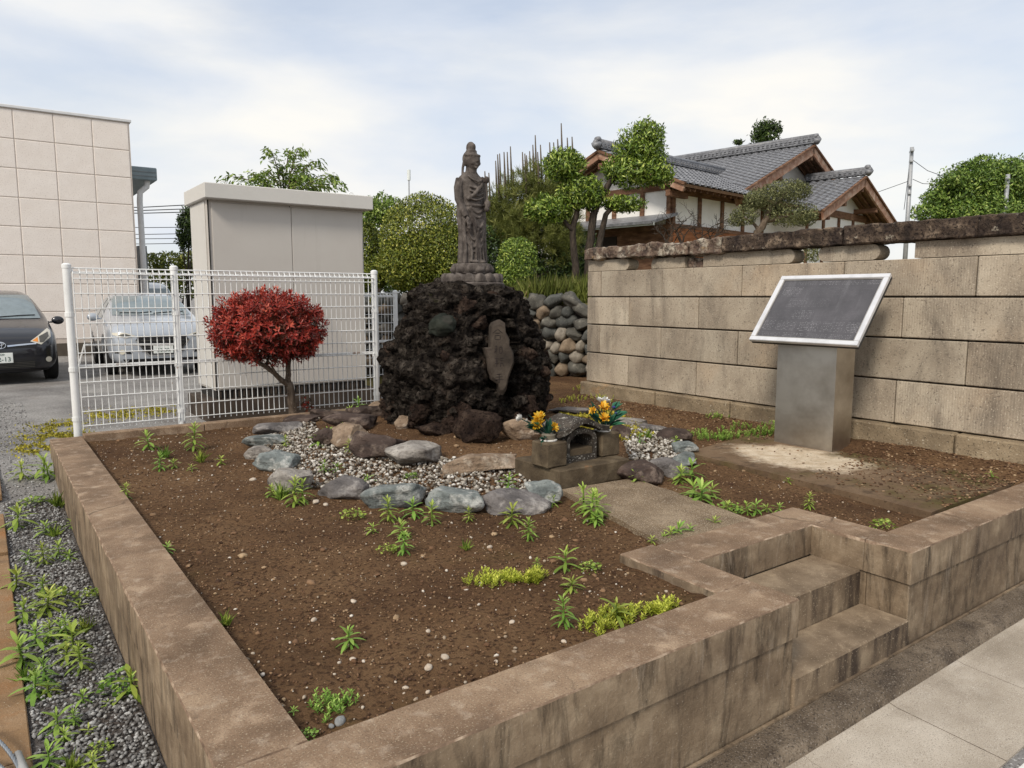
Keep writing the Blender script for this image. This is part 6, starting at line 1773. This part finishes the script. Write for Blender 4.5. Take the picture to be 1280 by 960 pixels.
M['grass'] = leafmat('long_grass', [(0, c8(84, 84, 42)), (.4, c8(116, 126, 56)), (.8, c8(150, 158, 84)), (1, c8(186, 172, 118))], .55, .3, .3)
M['shoot'] = surf('pruned_shoots', [c8(82, 74, 64), c8(110, 100, 88)], 20, bump=.6)
def blob(x, y, rx, ry, f, deep=1.0):
    c = PF(x, y, f); s = f / FPX
    return (c, (rx * s, rx * s * deep, ry * s))
def bush(name, lab, blobs, n, leaf, mat, seed, base, trunk=True, cat='shrub', group=None, lump=.08, shell=.35, **kw):
    b = Vector(base)
    t = thing(name, b, lab, cat, group)
    if trunk:
        mb = MB()
        limb_tube(mb, [b - UPV * .1, b + UPV * .15, blobs[0][0]], .05, .03, 7, .02, seed)
        for i, (c, r) in enumerate(blobs[1:6]): limb_tube(mb, [b + UPV * .2, (b + c) / 2 + UPV * .1, c], .03, .012, 6, .03, seed + i)
        rg_ = random.Random(seed)
        for (c, r) in blobs:
            for i in range(7):
                d = Vector((rg_.gauss(0, 1), rg_.gauss(0, 1), rg_.gauss(.2, .6))).normalized(); limb_tube(mb, [c, c + Vector((d.x * r[0], d.y * r[1], d.z * r[2])) * .75], .012, .004, 5, .02, seed + i)
        mb.build('trunk', M['bark_dark'], t, smooth=True)
    # dense inner twiggery keeps a crown from reading as a thin shell
    crown('crown', blobs, n, leaf, mat, seed, t, shell, lump, **kw)
    return t
def gb(x, y, f): p = PF(x, y, f); return (p.x, p.y, GZ)
bush('round_shrub', 'large dense rounded olive green shrub beside the statue', [blob(531, 304, 57, 59, 13.2), blob(512, 328, 40, 36, 13.0), blob(552, 322, 40, 42, 13.0)], 42000, .052, M['leaf_olive'], 31, gb(530, 372, 13.2), lump=.05, shell=.32)
bush('round_shrub', 'olive shrub half hidden by the grey cabinet', [blob(460, 322, 20, 42, 13.8), blob(470, 340, 18, 20, 13.6)], 13000, .053, M['leaf_olive'], 32, gb(465, 372, 13.8), lump=.06, shell=.3, lv_shift=-.15)
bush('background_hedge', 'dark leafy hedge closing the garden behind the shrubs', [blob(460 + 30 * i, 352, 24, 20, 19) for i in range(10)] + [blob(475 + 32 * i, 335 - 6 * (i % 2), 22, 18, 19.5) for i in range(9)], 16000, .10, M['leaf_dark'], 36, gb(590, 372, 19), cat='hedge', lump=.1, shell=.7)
bush('loose_shrub', 'fresh green loose shrub showing between the cabinet and the round shrub', [blob(478, 262, 26, 18, 17), blob(460, 270, 22, 22, 17)], 3200, .085, M['leaf_light'], 33, gb(474, 372, 17), lump=.18, shell=.6)
bush('column_bush', 'small clipped green bush just right of the statue base', [blob(646, 330, 25, 26, 12.4), blob(647, 314, 23, 17, 12.4), blob(645, 345, 24, 18, 12.4)], 8500, .044, M['leaf_green'], 34, gb(646, 372, 12.4), lump=.05, shell=.4)
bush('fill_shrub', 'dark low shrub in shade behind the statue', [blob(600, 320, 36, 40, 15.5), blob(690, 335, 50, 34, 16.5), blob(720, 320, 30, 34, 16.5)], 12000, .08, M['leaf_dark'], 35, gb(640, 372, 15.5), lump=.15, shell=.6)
# drooping tree behind the cabinet
DT = thing('drooping_tree', PF(368, 440, 14.5) * Vector((1, 1, 0)) if False else (PF(368, 440, 14.5).x, PF(368, 440, 14.5).y, -.3), 'light green drooping tree rising behind the grey cabinet', 'tree')
def drooping():
    rg_ = random.Random(8); c0 = PF(356, 266, 14.5); s = 14.0 / FPX
    mb = MB(); limb_tube(mb, [Vector(ORG[DT.name][0]), c0 - UPV * .8, c0], .09, .05, 8, .03, 1)
    P, D, N = [], [], []
    tips = [(-62, -48), (-48, -62), (-40, -30), (-22, -60), (-8, -84), (6, -90), (20, -72), (34, -86), (44, -76), (58, -58), (66, -44), (74, -38), (50, -40), (-55, -20), (66, -20), (15, -50), (-20, -40), (0, -64), (28, -55), (-34, -52), (40, -48), (-64, -34)]
    for i, (dx, dy) in enumerate(tips):
        dep = rg_.uniform(-.7, .7)
        ex, ez = dx * s, -dy * s
        a = c0 + UPV * rg_.uniform(-.1, .2)
        top = c0 + RGT * ex * .62 + FWD * dep * .6 + UPV * (ez * 1.02 + .02)
        end = c0 + RGT * ex * 1.08 + FWD * dep + UPV * (ez * .82)
        pts = []
        for k in range(15):
            t = k / 14; pts.append(a * (1 - t) ** 2 + top * 2 * t * (1 - t) * .98 + end * t * t + top * 0)
        mb.tube(pts, [.016 * (1 - .85 * k / 14) for k in range(15)], 5)
        for k in range(3, 15):
            for q in range(11):
                p = pts[k] + Vector((rg_.gauss(0, .05), rg_.gauss(0, .05), rg_.gauss(-.03, .05)))
                d = (pts[min(k + 1, 14)] - pts[k - 1]).normalized() * .7 + Vector((rg_.gauss(0, .6), rg_.gauss(0, .6), -.45 + rg_.gauss(0, .35)))
                P.append(p[:]); D.append(d[:]); N.append((rg_.gauss(0, .5), rg_.gauss(0, .5), 1))
    mb.build('trunk', M['bark'], DT, smooth=True)
    n = len(P); r2 = np.random.default_rng(5); L = r2.uniform(.07, .13, n)
    finish(leaf_mesh('crown', np.array(P), np.array(D), np.array(N), L, L * .36, np.clip(r2.normal(.5, .22, n), 0, 1), .15, .15), 'crown', M['leaf_light'], DT)
drooping()
# pine with pruned upright shoots
PT = thing('pine_tree', gb(668, 350, 16.0), 'dark pine with tall bare upright shoots behind the statue', 'tree')
def pine():
    f = 16.0; mb = MB(); b = Vector(ORG[PT.name][0])
    blobs = [blob(640, 262, 38, 34, f), blob(668, 235, 34, 28, f), blob(625, 280, 26, 34, f), blob(690, 262, 36, 36, f), blob(660, 290, 46, 28, f), blob(610, 272, 20, 26, f), blob(700, 300, 34, 34, f), blob(640, 300, 34, 24, f), blob(712, 232, 22, 24, f)]
    limb_tube(mb, [b, b + UPV * 1.0, PF(665, 250, f), PF(665, 215, f)], .12, .05, 8, .04, 1)
    for i, (c, r) in enumerate(blobs): limb_tube(mb, [PF(667, 300 - 6 * i, f), c], .04, .015, 6, .04, i)
    mb.build('trunk', M['bark_dark'], PT, smooth=True)
    rg_ = np.random.default_rng(9); n = 2300
    P, N, dep = blob_points(rg_, blobs, n, .75, .2)
    k = 22
    A = unit(N * .5 + np.array([0, 0, .9]) + rg_.normal(0, .25, (n, 3)))
    D = A[:, None] * .8 + rg_.normal(0, .55, (n, k, 3))
    L = rg_.uniform(.10, .17, (n, k))
    PP = P[:, None] + A[:, None] * rg_.uniform(-.05, .06, (n, k))[..., None]
    lv = np.clip(.42 + rg_.normal(0, .14, (n, 1)) + rg_.normal(0, .1, (n, k)), 0, 1)
    finish(leaf_mesh('crown', PP.reshape(-1, 3), D.reshape(-1, 3), rg_.normal(0, 1, (n * k, 3)), L.ravel(), np.full(n * k, .0095), lv.ravel(), .05, .05, .5), 'crown', M['needle'], PT)
    for i, (x, y0, y1) in enumerate([(606, 246, 214), (611, 248, 216), (619.5, 242, 201), (622, 236, 193), (624.5, 236, 192), (630, 232, 190), (634, 232, 190), (638, 230, 183), (641, 236, 212), (653, 228, 190), (656, 228, 192), (658, 226, 194), (662, 224, 189), (666, 222, 181), (669, 220, 169), (672, 222, 190), (675.5, 220, 181), (681, 222, 196), (687, 214, 178), (692, 212, 178), (697, 210, 174), (701.5, 208, 154), (709, 206, 172), (715, 206, 171)]):
        MB().tube([PF(x + 2, y0 + 14, f + .2 * ((i * 7) % 5 - 2)), PF(x + .8, (y0 + y1) / 2, f + .2 * ((i * 7) % 5 - 2)), PF(x, y1, f + .2 * ((i * 7) % 5 - 2))], [.026, .021, .012], 6).build('shoot', M['shoot'], PT, smooth=True)
pine()
# cloud pruned tree
TT = thing('cloud_pruned_tree', gb(728, 352, 14.0), 'bright green cloud-pruned tree with several leafy pads on dark stems', 'tree')
def cloudtree():
    f = 14.0; mb = MB()
    for i, (pts, r0, r1) in enumerate([([(721, 356), (718, 318), (716, 285), (722, 262), (727, 245)], .075, .04), ([(735, 356), (737, 310), (740, 275), (748, 252), (762, 228), (785, 210)], .085, .05), ([(742, 345), (750, 300), (757, 268), (768, 258), (782, 256)], .07, .03), ([(716, 288), (706, 276), (692, 268)], .05, .03), ([(722, 265), (714, 235), (706, 215)], .05, .03), ([(785, 212), (796, 196), (802, 180)], .06, .03)]):
        limb_tube(mb, [PF(x, y, f) for x, y in pts], r0, r1, 8, .012, i)
    mb.build('trunk', M['bark_dark'], TT, smooth=True)
    for i, (bl_, n) in enumerate([([blob(704, 207, 25, 20, f), blob(716, 203, 13, 13, f)], 3200), ([blob(728, 241, 28, 21, f), blob(742, 248, 16, 14, f)], 3800), ([blob(684, 262, 26, 18, f), blob(700, 263, 15, 13, f)], 3200),
                                  ([blob(800, 182, 30, 26, f), blob(812, 170, 20, 18, f), blob(788, 190, 22, 20, f), blob(818, 192, 17, 18, f), blob(806, 160, 14, 12, f)], 3300), ([blob(790, 216, 34, 19, f), blob(820, 214, 22, 17, f), blob(768, 210, 17, 15, f), blob(830, 222, 13, 12, f)], 3000), ([blob(782, 255, 24, 10, f), blob(768, 254, 13, 9, f)], 1300)]):
        o = crown('crown', bl_, int(n * 1.15), .088, M['leaf_green'], 60 + i, TT, .75, .18, width=.36, up=.5)
cloudtree()
# long grass above the cobbles
def grass_patch(name, lab, f0, f1, x0, x1, n, seed, h, mat):
    rg_ = np.random.default_rng(seed)
    f = rg_.uniform(f0, f1, n); lat = (rg_.uniform(x0, x1, n) - 640) / FPX * f
    P = np.array([[*LF(l, ff, GZ - .02)] for l, ff in zip(lat, f)])
    cl_ = np.array([.5 + .5 * noise.noise(Vector((p[0] * 2, p[1] * 2, seed))) for p in P])
    L = h * (.4 + .9 * cl_) * rg_.uniform(.6, 1.2, n)
    D = np.stack([rg_.normal(0, .35, n), rg_.normal(0, .35, n), np.ones(n)], 1)
    o = finish(leaf_mesh(name, P, D, rg_.normal(0, 1, (n, 3)), L, np.full(n, .012), np.clip(rg_.normal(.5, .22, n), 0, 1), .02, .18, .4), name, mat)
    tag(o, lab, 'grass', None, 'stuff')
grass_patch('long_grass', 'long green grass growing on top of the cobble wall', 10.45, 13.5, 650, 745, 3800, 1, .42, M['grass'])
grass_patch('long_grass', 'short grass below the round shrub above the cobble wall', 11.5, 14.5, 440, 640, 3000, 2, .16, M['grass'])
# grey olive cloud tree behind the wall
OT = thing('cloud_pruned_tree', gb(950, 320, 12.0), 'grey olive cloud-pruned tree showing above the dark capstones', 'tree')
f = 12.0
mb = MB()
limb_tube(mb, [PF(945, 335, f), PF(948, 290, f), PF(958, 272, f), PF(964, 258, f)], .07, .04, 8, .015, 1); limb_tube(mb, [PF(950, 288, f), PF(940, 278, f), PF(930, 272, f)], .03, .015, 6, .01, 2); limb_tube(mb, [PF(956, 276, f), PF(972, 274, f), PF(985, 270, f)], .04, .02, 6, .01, 3); limb_tube(mb, [PF(962, 262, f), PF(975, 250, f), PF(984, 240, f)], .035, .02, 6, .01, 4)
mb.build('trunk', M['bark'], OT, smooth=True)
for i, (b_, n) in enumerate([([blob(983, 238, 31, 13, f), blob(995, 240, 18, 13, f)], 2600), ([blob(956, 248, 24, 15, f), blob(944, 250, 15, 11, f)], 2300), ([blob(988, 268, 33, 15, f), blob(1005, 271, 17, 12, f)], 2800), ([blob(931, 269, 17, 13, f), blob(920, 275, 10, 9, f)], 1300), ([blob(1010, 318, 20, 10, 10.5)], 600)]):
    crown('crown', b_, n, .040, M['leaf_grey'], 80 + i, OT, .5, .06, width=.42, up=.5)
# bare twiggy shrub behind the broken capstones
BS = thing('bare_shrub', gb(860, 320, 12.5), 'leafless twiggy shrub in front of the brown house wall', 'shrub')
mb = MB(); rg_ = random.Random(4)
def twig(p, d, L, r, lev):
    pts = [p]
    for k in range(4):
        d = (d + Vector((rg_.gauss(0, .28), rg_.gauss(0, .28), rg_.gauss(.02, .2)))).normalized(); pts.append(pts[-1] + d * L / 4)
    mb.tube(pts, [r * (1 - .15 * k) for k in range(5)], 5)
    if lev:
        for q in range(3): twig(pts[rg_.choice([2, 3, 4])], (d + Vector((rg_.gauss(0, .7), rg_.gauss(0, .7), rg_.gauss(.1, .5)))).normalized(), L * .62, r * .6, lev - 1)
for (x, y) in ((835, 322), (850, 325), (868, 322), (884, 320), (900, 318), (825, 325), (860, 322)): twig(PF(x, y, 12.5), (RGT * rg_.uniform(-.8, .6) + UPV).normalized(), .50, .018, 3)
mb.build('branches', M['bark_dark'], BS)
# trees beyond
bush('broad_tree', 'broad leafy tree beyond the stone wall beside the tall pole', [blob(1215, 245, 46, 36, 34.5), blob(1262, 240, 48, 40, 35), blob(1300, 245, 45, 45, 35), blob(1230, 275, 60, 30, 34)] + [blob(x, y, r, r * .72, 33.6 + .35 * (i % 4)) for i, (x, y, r) in enumerate([(1158, 266, 17), (1168, 248, 15), (1182, 236, 17), (1178, 258, 19), (1196, 224, 16), (1206, 244, 20), (1210, 212, 15), (1228, 204, 14), (1226, 226, 19), (1244, 214, 17), (1250, 238, 21), (1262, 208, 14), (1270, 226, 19), (1284, 214, 17), (1292, 236, 22), (1310, 222, 20), (1196, 268, 22), (1232, 256, 22), (1275, 262, 24)])], 46000, .16, M['leaf_tree'], 41, gb(1225, 330, 34), cat='tree', lump=.22, shell=.45)
bush('distant_tree', 'small treetop rising behind the ridge of the house', [blob(957, 160, 13, 10, 42), blob(948, 168, 10, 8, 42), blob(970, 162, 8, 9, 42), blob(957, 176, 16, 8, 42), blob(923, 178, 6, 3, 42)], 2200, .20, M['leaf_dark'], 42, gb(957, 330, 42), cat='tree', lump=.25, shell=.9)
gl = lambda x, f: (PF(x, 400, f).x, PF(x, 400, f).y, -.3)
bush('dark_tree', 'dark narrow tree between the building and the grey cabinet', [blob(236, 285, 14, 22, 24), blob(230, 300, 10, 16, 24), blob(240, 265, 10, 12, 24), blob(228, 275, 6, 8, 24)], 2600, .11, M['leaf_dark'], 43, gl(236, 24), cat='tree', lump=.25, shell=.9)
bush('hedge', 'clipped yellow green hedge behind the white van', [blob(186, 330, 20, 14, 28), blob(212, 328, 22, 14, 28), blob(238, 328, 22, 14, 28), blob(262, 330, 22, 14, 28), blob(200, 352, 26, 22, 28), blob(235, 352, 28, 22, 28)], 6000, .13, M['leaf_olive'], 44, gl(220, 28), cat='hedge', lump=.05, shell=.4)

# ================================================================== traditional house
M['tile'] = surf('grey_roof_tile', [c8(92, 93, 97), c8(114, 115, 119), c8(138, 139, 142)], 9, bump=.2, rough=.45, blots=[(c8(88, 88, 92), 3, .55, .7, .5)], spec=.5)
M['plaster'] = surf('white_plaster', [c8(224, 222, 217), c8(236, 234, 230)], 2, bump=.15, blots=[(c8(196, 192, 184), 1.5, .58, .75, .5)])
M['timber'] = surf('brown_timber', [c8(84, 60, 46), c8(112, 82, 63), c8(136, 104, 82)], 3, bump=.4, stretch=(1, 1, 4), blots=[(c8(170, 138, 112), 4, .60, .72, .6)])
M['timber_pale'] = surf('weathered_barge', [c8(128, 92, 74), c8(158, 124, 104), c8(184, 160, 142)], 4, bump=.4, blots=[(c8(150, 82, 50), 3, .55, .7, .6)])
M['soffit'] = surf('soffit_boards', [c8(110, 84, 64), c8(134, 106, 84)], 6, bump=.4)
M['dark_wood'] = plain('dark_opening', c8(46, 36, 30), .8)
M['curtain'] = plain('pale_curtain', c8(196, 200, 194), .7)
e1 = LF(-.70, .715).normalized(); e2 = LF(.715, .70).normalized()
HO = LF(9.97, 25.0)
HOUSE = thing('tiled_house', (HO.x, HO.y, GZ), 'traditional white and brown house with grey tiled gable roofs beyond the wall', 'house')
SL = .42
def tile_plane(A, along, down, L, run, name, parent, cw=.27, rl=.24):
    """tiles from ridge line A + along*t down to the eave; rounded columns, stepped courses"""
    sl = math.sqrt(1 + SL * SL); nc = int(round(L / cw)); nr = int(round(run * sl / rl)); k = 6
    xs = []
    for c in range(nc):
        for j in range(k): xs.append((c + j / k) * L / nc)
    xs.append(L); V, F = [], []
    nrm = (UPV + down * SL).normalized()
    prof_ = lambda x: .035 * max(0, math.sin(2 * PI * x * nc / L)) ** .8 - .012 * max(0, -math.sin(2 * PI * x * nc / L))
    rows_ = []
    for r in range(nr): rows_ += [(r / nr, 0.0), ((r + .999) / nr, .028)]
    for (t, o_) in rows_:
        for x in xs:
            p = A + along * x + down * (run * t) - UPV * (run * t * SL) + nrm * (prof_(x) + o_); V.append(p)
    n = len(xs)
    for j in range(len(rows_) - 1):
        for i in range(n - 1): F.append((j * n + i, j * n + i + 1, (j + 1) * n + i + 1, (j + 1) * n + i))
    o = MB().add(V, F).build(name, M['tile'], parent); o['kind'] = 'stuff'
    # under-boards
    q = [A, A + along * L, A + along * L + down * run - UPV * run * SL, A + down * run - UPV * run * SL]
    MB().prism([p - nrm * .03 for p in q], -nrm * .07).build('roof_boarding', M['soffit'], parent)
    # eave tile noses
    mb = MB()
    for c in range(nc):
        p = A + along * ((c + .25) * L / nc) + down * run - UPV * run * SL + nrm * .03
        mb.tube([p - down * .05, p + down * .02], .05, 8)
    o = mb.build('eave_tiles', M['tile'], parent); o['kind'] = 'stuff'
def ridge(A, along, L, parent, h=.30, w=.26):
    side = along.cross(UPV).normalized()
    Rm = Matrix((along, side, UPV)).transposed()
    for i in range(3):
        MB().box(A + along * L / 2 + UPV * (h * (i + .5) / 3.4), (L, w - .03 * (i % 2) - .02 * i, h / 3.4 - .018), mat=Rm, bev=.006).build('ridge_course', M['tile'], parent)
    mb = MB(); mb.tube([A + UPV * h, A + along * L + UPV * h], .085, 10); mb.build('ridge_cap', M['tile'], parent, smooth=True)
    n = int(L / .16); mb = MB()
    for i in range(n): 
        for s in (-1, 1): mb.tube([A + along * (L * (i + .5) / n) + side * s * (w / 2 - .03) + UPV * h * .42, A + along * (L * (i + .5) / n) + side * s * (w / 2 + .012) + UPV * h * .42], .052, 7)
    o = mb.build('ridge_rosettes', M['tile'], parent); o['kind'] = 'stuff'
    for i, (dx, dz, s_) in enumerate(((-.04, .08, .28), (-.0, .24, .20), (-.08, .18, .16))):
        V, F = rock_mesh(500 + i, (s_, s_ * 1.1, s_ * .9), 2, .2, 4, .05)
        o = finish(np_mesh('ridge_end_ornament', V + np.array((A + along * dx + UPV * dz)[:]), F), 'ridge_end_ornament', M['tile'], parent, smooth=True)
def gable(A, out, side, half, parent, over=.9, bh=.26, wall_drop=None, zfloor=GZ, hl=None, hr=None):
    """barge boards, purlins and plaster gable wall. A: apex at roof edge; out: outward; side: to the right"""
    for s, hw in ((-1, hl or half), (1, hr or half)):
        d = (side * s - UPV * SL).normalized(); L = hw * math.sqrt(1 + SL * SL)
        n = d.cross(out).normalized()
        if n.z < 0: n = -n
        Rm = Matrix((d, out, n)).transposed()
        MB().box(A + d * L / 2 - n * (.06 + bh / 2) - out * .03, (L, .07, bh), mat=Rm, bev=.01).build('barge_board', M['timber_pale'], parent)
        MB().box(A + d * L / 2 - n * .03 + out * .0, (L, .12, .07), mat=Rm, bev=.01).build('barge_cap', M['timber'], parent)
        for i in range(int(L / .29)):      # rafters under the verge
            pass
        for t in (.0, .42, .80):
            p = A + side * s * hw * t - UPV * (hw * t * SL + .42)
            if t == 0 and s > 0: continue
            Rp = Matrix((out, side, UPV)).transposed()
            MB().box(p - out * (over / 2 + .1), (over + .1, .14, .16), mat=Rp, bev=.01).build('purlin', M['timber'], parent)
        # soffit battens
        for i in range(int(over / .22)):
            q = A - out * (.15 + i * .22) + d * L / 2 - n * .17
            MB().box(q, (L * .98, .05, .06), mat=Rm).build('rafter', M['timber'], parent)
def wallbox(a, b, z0, z1, thick_dir, th, mat, name, parent):
    MB().prism([a + UPV * z0, b + UPV * z0, b + UPV * z1, a + UPV * z1], thick_dir * th).build(name, mat, parent)
def hp(w, s): return HO + e1 * w + e2 * s
# --- main roof
RZ, RUN = 6.14, 5.0
MR = hp(0, 0) + UPV * RZ
tile_plane(MR, e1, -e2, 9.0, RUN, 'tile_field', HOUSE); tile_plane(MR, e1, e2, 9.0, RUN, 'tile_field', HOUSE)
ridge(MR - e1 * .05 + UPV * .02, e1, 9.0, HOUSE, .24, .28)
gable(MR, -e1, e2, RUN, HOUSE, .95)
gw = hp(.95, 0); z_e = RZ - .12
MB().prism([gw - e2 * 4.3 + UPV * GZ, gw + e2 * 4.3 + UPV * GZ, gw + e2 * 4.3 + UPV * (z_e - 4.3 * SL), gw + UPV * z_e, gw - e2 * 4.3 + UPV * (z_e - 4.3 * SL)], e1 * 8).build('wall', M['plaster'], HOUSE)
for s_ in (-4.25, -2.9, -1.5, 0, 1.5, 2.9):
    MB().box(hp(.93, s_) + UPV * 2.75, (.06, .14, 3.2), mat=Matrix((e1, e2, UPV)).transposed()).build('post', M['timber'], HOUSE)
MB().box(hp(.92, 0) + UPV * 4.3, (.06, 8.4, .20), mat=Matrix((e1, e2, UPV)).transposed()).build('tie_beam', M['timber'], HOUSE)
# --- porch gable in front
PA = hp(-1.5, .53) + UPV * 5.02
tile_plane(PA, e1, -e2, 3.2, 3.15, 'tile_field', HOUSE); tile_plane(PA, e1, e2, 3.2, 3.15, 'tile_field', HOUSE)
ridge(PA - e1 * .05 + UPV * .02, e1, 2.0, HOUSE, .18, .22)
gable(PA, -e1, e2, 3.15, HOUSE, .8)
g2 = hp(-.70, .53)
MB().prism([g2 - e2 * 2.5 + UPV * GZ, g2 + e2 * 2.5 + UPV * GZ, g2 + e2 * 2.5 + UPV * (4.9 - 2.5 * SL), g2 + UPV * 4.9, g2 - e2 * 2.5 + UPV * (4.9 - 2.5 * SL)], e1 * 1.6).build('wall', M['plaster'], HOUSE)
MB().box(hp(-.73, .53) + UPV * 3.85, (.08, 5.2, .22), mat=Matrix((e1, e2, UPV)).transposed()).build('tie_beam', M['timber'], HOUSE)
for s_ in (-2.4, -1.2, 0, 1.2, 2.4):
    MB().box(hp(-.72, .53 + s_) + UPV * 2.4, (.06, .13, 2.75), mat=Matrix((e1, e2, UPV)).transposed()).build('post', M['timber'], HOUSE)
# --- left wing, ridge along e2
WA = LF(2.35, 20.5); WZ, WRUN = 5.10, 2.75
wp = lambda t, q: WA + e2 * t + e1 * q
tile_plane(wp(0, 0) + UPV * WZ, e2, -e1, 7.4, WRUN, 'tile_field', HOUSE); tile_plane(wp(0, 0) + UPV * WZ, e2, e1, 7.4, WRUN, 'tile_field', HOUSE)
ridge(wp(-.05, 0) + UPV * (WZ + .02), e2, 6.6, HOUSE, .20, .26)
gable(wp(0, 0) + UPV * WZ, -e2, -e1, WRUN, HOUSE, .75, .17)
g3 = wp(.75, 0)
MB().prism([g3 + e1 * 1.85 + UPV * GZ, g3 - e1 * 1.85 + UPV * GZ, g3 - e1 * 1.85 + UPV * (WZ - .12 - 1.85 * SL), g3 + UPV * (WZ - .12), g3 + e1 * 1.85 + UPV * (WZ - .12 - 1.85 * SL)], e2 * 6.5).build('wall', M['plaster'], HOUSE)
Rw = Matrix((e2, e1, UPV)).transposed()
for t_ in (.82, 2.1, 3.3, 4.5, 5.7):
    MB().box(wp(t_, -1.87) + UPV * 3.25, (.13, .07, 1.25), mat=Rw).build('post', M['timber'], HOUSE)
M['timber_warm'] = surf('orange_brown_boards', [c8(112, 70, 44), c8(144, 92, 58), c8(164, 112, 76)], 3, bump=.4, stretch=(1, 1, 4))
MB().box(wp(3.9, -1.88) + UPV * 2.45, (6.2, .08, 1.15), mat=Rw).build('wainscot', M['timber_warm'], HOUSE)
MB().box(wp(3.9, -1.90) + UPV * 3.02, (6.2, .08, .10), mat=Rw).build('sill_rail', M['timber'], HOUSE)
MB().box(wp(3.9, -1.88) + UPV * 3.93, (6.2, .10, .16), mat=Rw).build('wall_plate', M['timber'], HOUSE)
for i in range(22):
    MB().box(wp(.35 + i * .3, -2.30) + UPV * 3.97, (.06, .70, .08), mat=Rw @ Matrix.Rotation(rad(-157 + 180), 3, 'X')).build('rafter', M['timber'], HOUSE)
for q_ in (-1.8, -.95, 0, .95, 1.8):
    MB().box(wp(.72, q_) + UPV * 3.3, (.07, .12, 1.5), mat=Rw).build('post', M['timber'], HOUSE)
MB().box(wp(.71, 0) + UPV * 4.02, (.08, 3.7, .16), mat=Rw).build('tie_beam', M['timber'], HOUSE)
MB().box(wp(.71, 0) + UPV * 2.3, (.08, 3.8, 1.5), mat=Rw).build('wainscot', M['timber'], HOUSE)
MB().box(wp(.20, -.1) + UPV * 3.16, (1.2, 3.9, .07), mat=Rw @ Matrix.Rotation(rad(-14), 3, 'Y')).build('pent_roof', M['tile'], HOUSE)
MB().box(wp(-.30, -.1) + UPV * 2.99, (.05, 3.9, .09), mat=Rw).build('pent_fascia', M['curtain'], HOUSE)
MB().box(wp(.66, .6) + UPV * 2.45, (.04, 1.5, .75), mat=Rw).build('window', M['dark_wood'], HOUSE)
MB().box(wp(.63, .9) + UPV * 2.45, (.03, .65, .65), mat=Rw).build('curtain', M['curtain'], HOUSE)

# ================================================================== poles and wires
M['pole'] = plain('grey_steel_pole', c8(168, 170, 172), .5, metallic=.3)
M['wire'] = plain('black_wire', c8(52, 54, 58), .7)
def pole(x0, y0, x1, y1, f, r, lab, fittings):
    b, t_ = PF(x1, y1, f), PF(x0, y0, f); b = Vector((t_.x, t_.y, GZ if x0 > 500 else -.3))
    t = thing('utility_pole', b, lab, 'pole')
    MB().tube([b, t_], [r * 1.15, r * .85], 10).build('shaft', M['pole'], t, smooth=True)
    for (dy, w) in fittings:
        p = t_ - UPV * dy
        MB().box(p, (w, .12, .10), rz=.6, bev=.02).build('fitting', M['pole'], t)
    return t_
t1 = pole(1140, 184, 1130, 330, 30, .085, 'tall grey steel utility pole beyond the stone wall', [(.15, .5), (.55, .35), (1.5, .42), (1.8, .3)])
t2 = pole(1260, 218, 1258, 300, 33, .10, 'shorter grey pole in front of the broad tree', [(.2, .36), (1.2, .34)])
for i, (a, b, sag) in enumerate([((1141, 200), (1178, 220), .1), ((1141, 224), (1166, 230), .08), ((1137, 226), (1052, 250), .1), ((1138, 196), (1130, 262), .05)]):
    A, B = PF(*a, 30), PF(*b, 30 if i != 1 else 31)
    o = MB().tube([A, (A + B) / 2 - UPV * sag, B], .012, 5).build('service_wire', M['wire'], loc=A); tag(o, 'thin black service wire running from the tall grey pole', 'wire', 'wires of the tall pole')
mp = PF(511, 250, 30); mt = PF(511, 214, 30)
MS = thing('lamp_mast', (mp.x, mp.y, GZ), 'thin mast with small white lamp head above the shrubs', 'lamp mast')
MB().tube([Vector((mp.x, mp.y, GZ)), mt], .03, 6).build('mast', M['pole'], MS); MB().tube([mt - UPV * .35, mt + UPV * .05], .07, 8).build('lamp_head', M['plate'], MS)
for i, (ya, yb) in enumerate([(260, 256), (263, 261), (266, 265), (283, 284), (292, 292), (297, 298), (304, 304), (317, 317)]):
    A, B = PF(120, ya, 45), PF(238, yb, 45)
    o = MB().tube([A, (A + B) / 2 - UPV * .05, B], .03 if i < 3 else .022, 5).build('power_line', M['wire'], loc=A); tag(o, 'black overhead power line between the building and the grey cabinet', 'power line', 'overhead power lines')
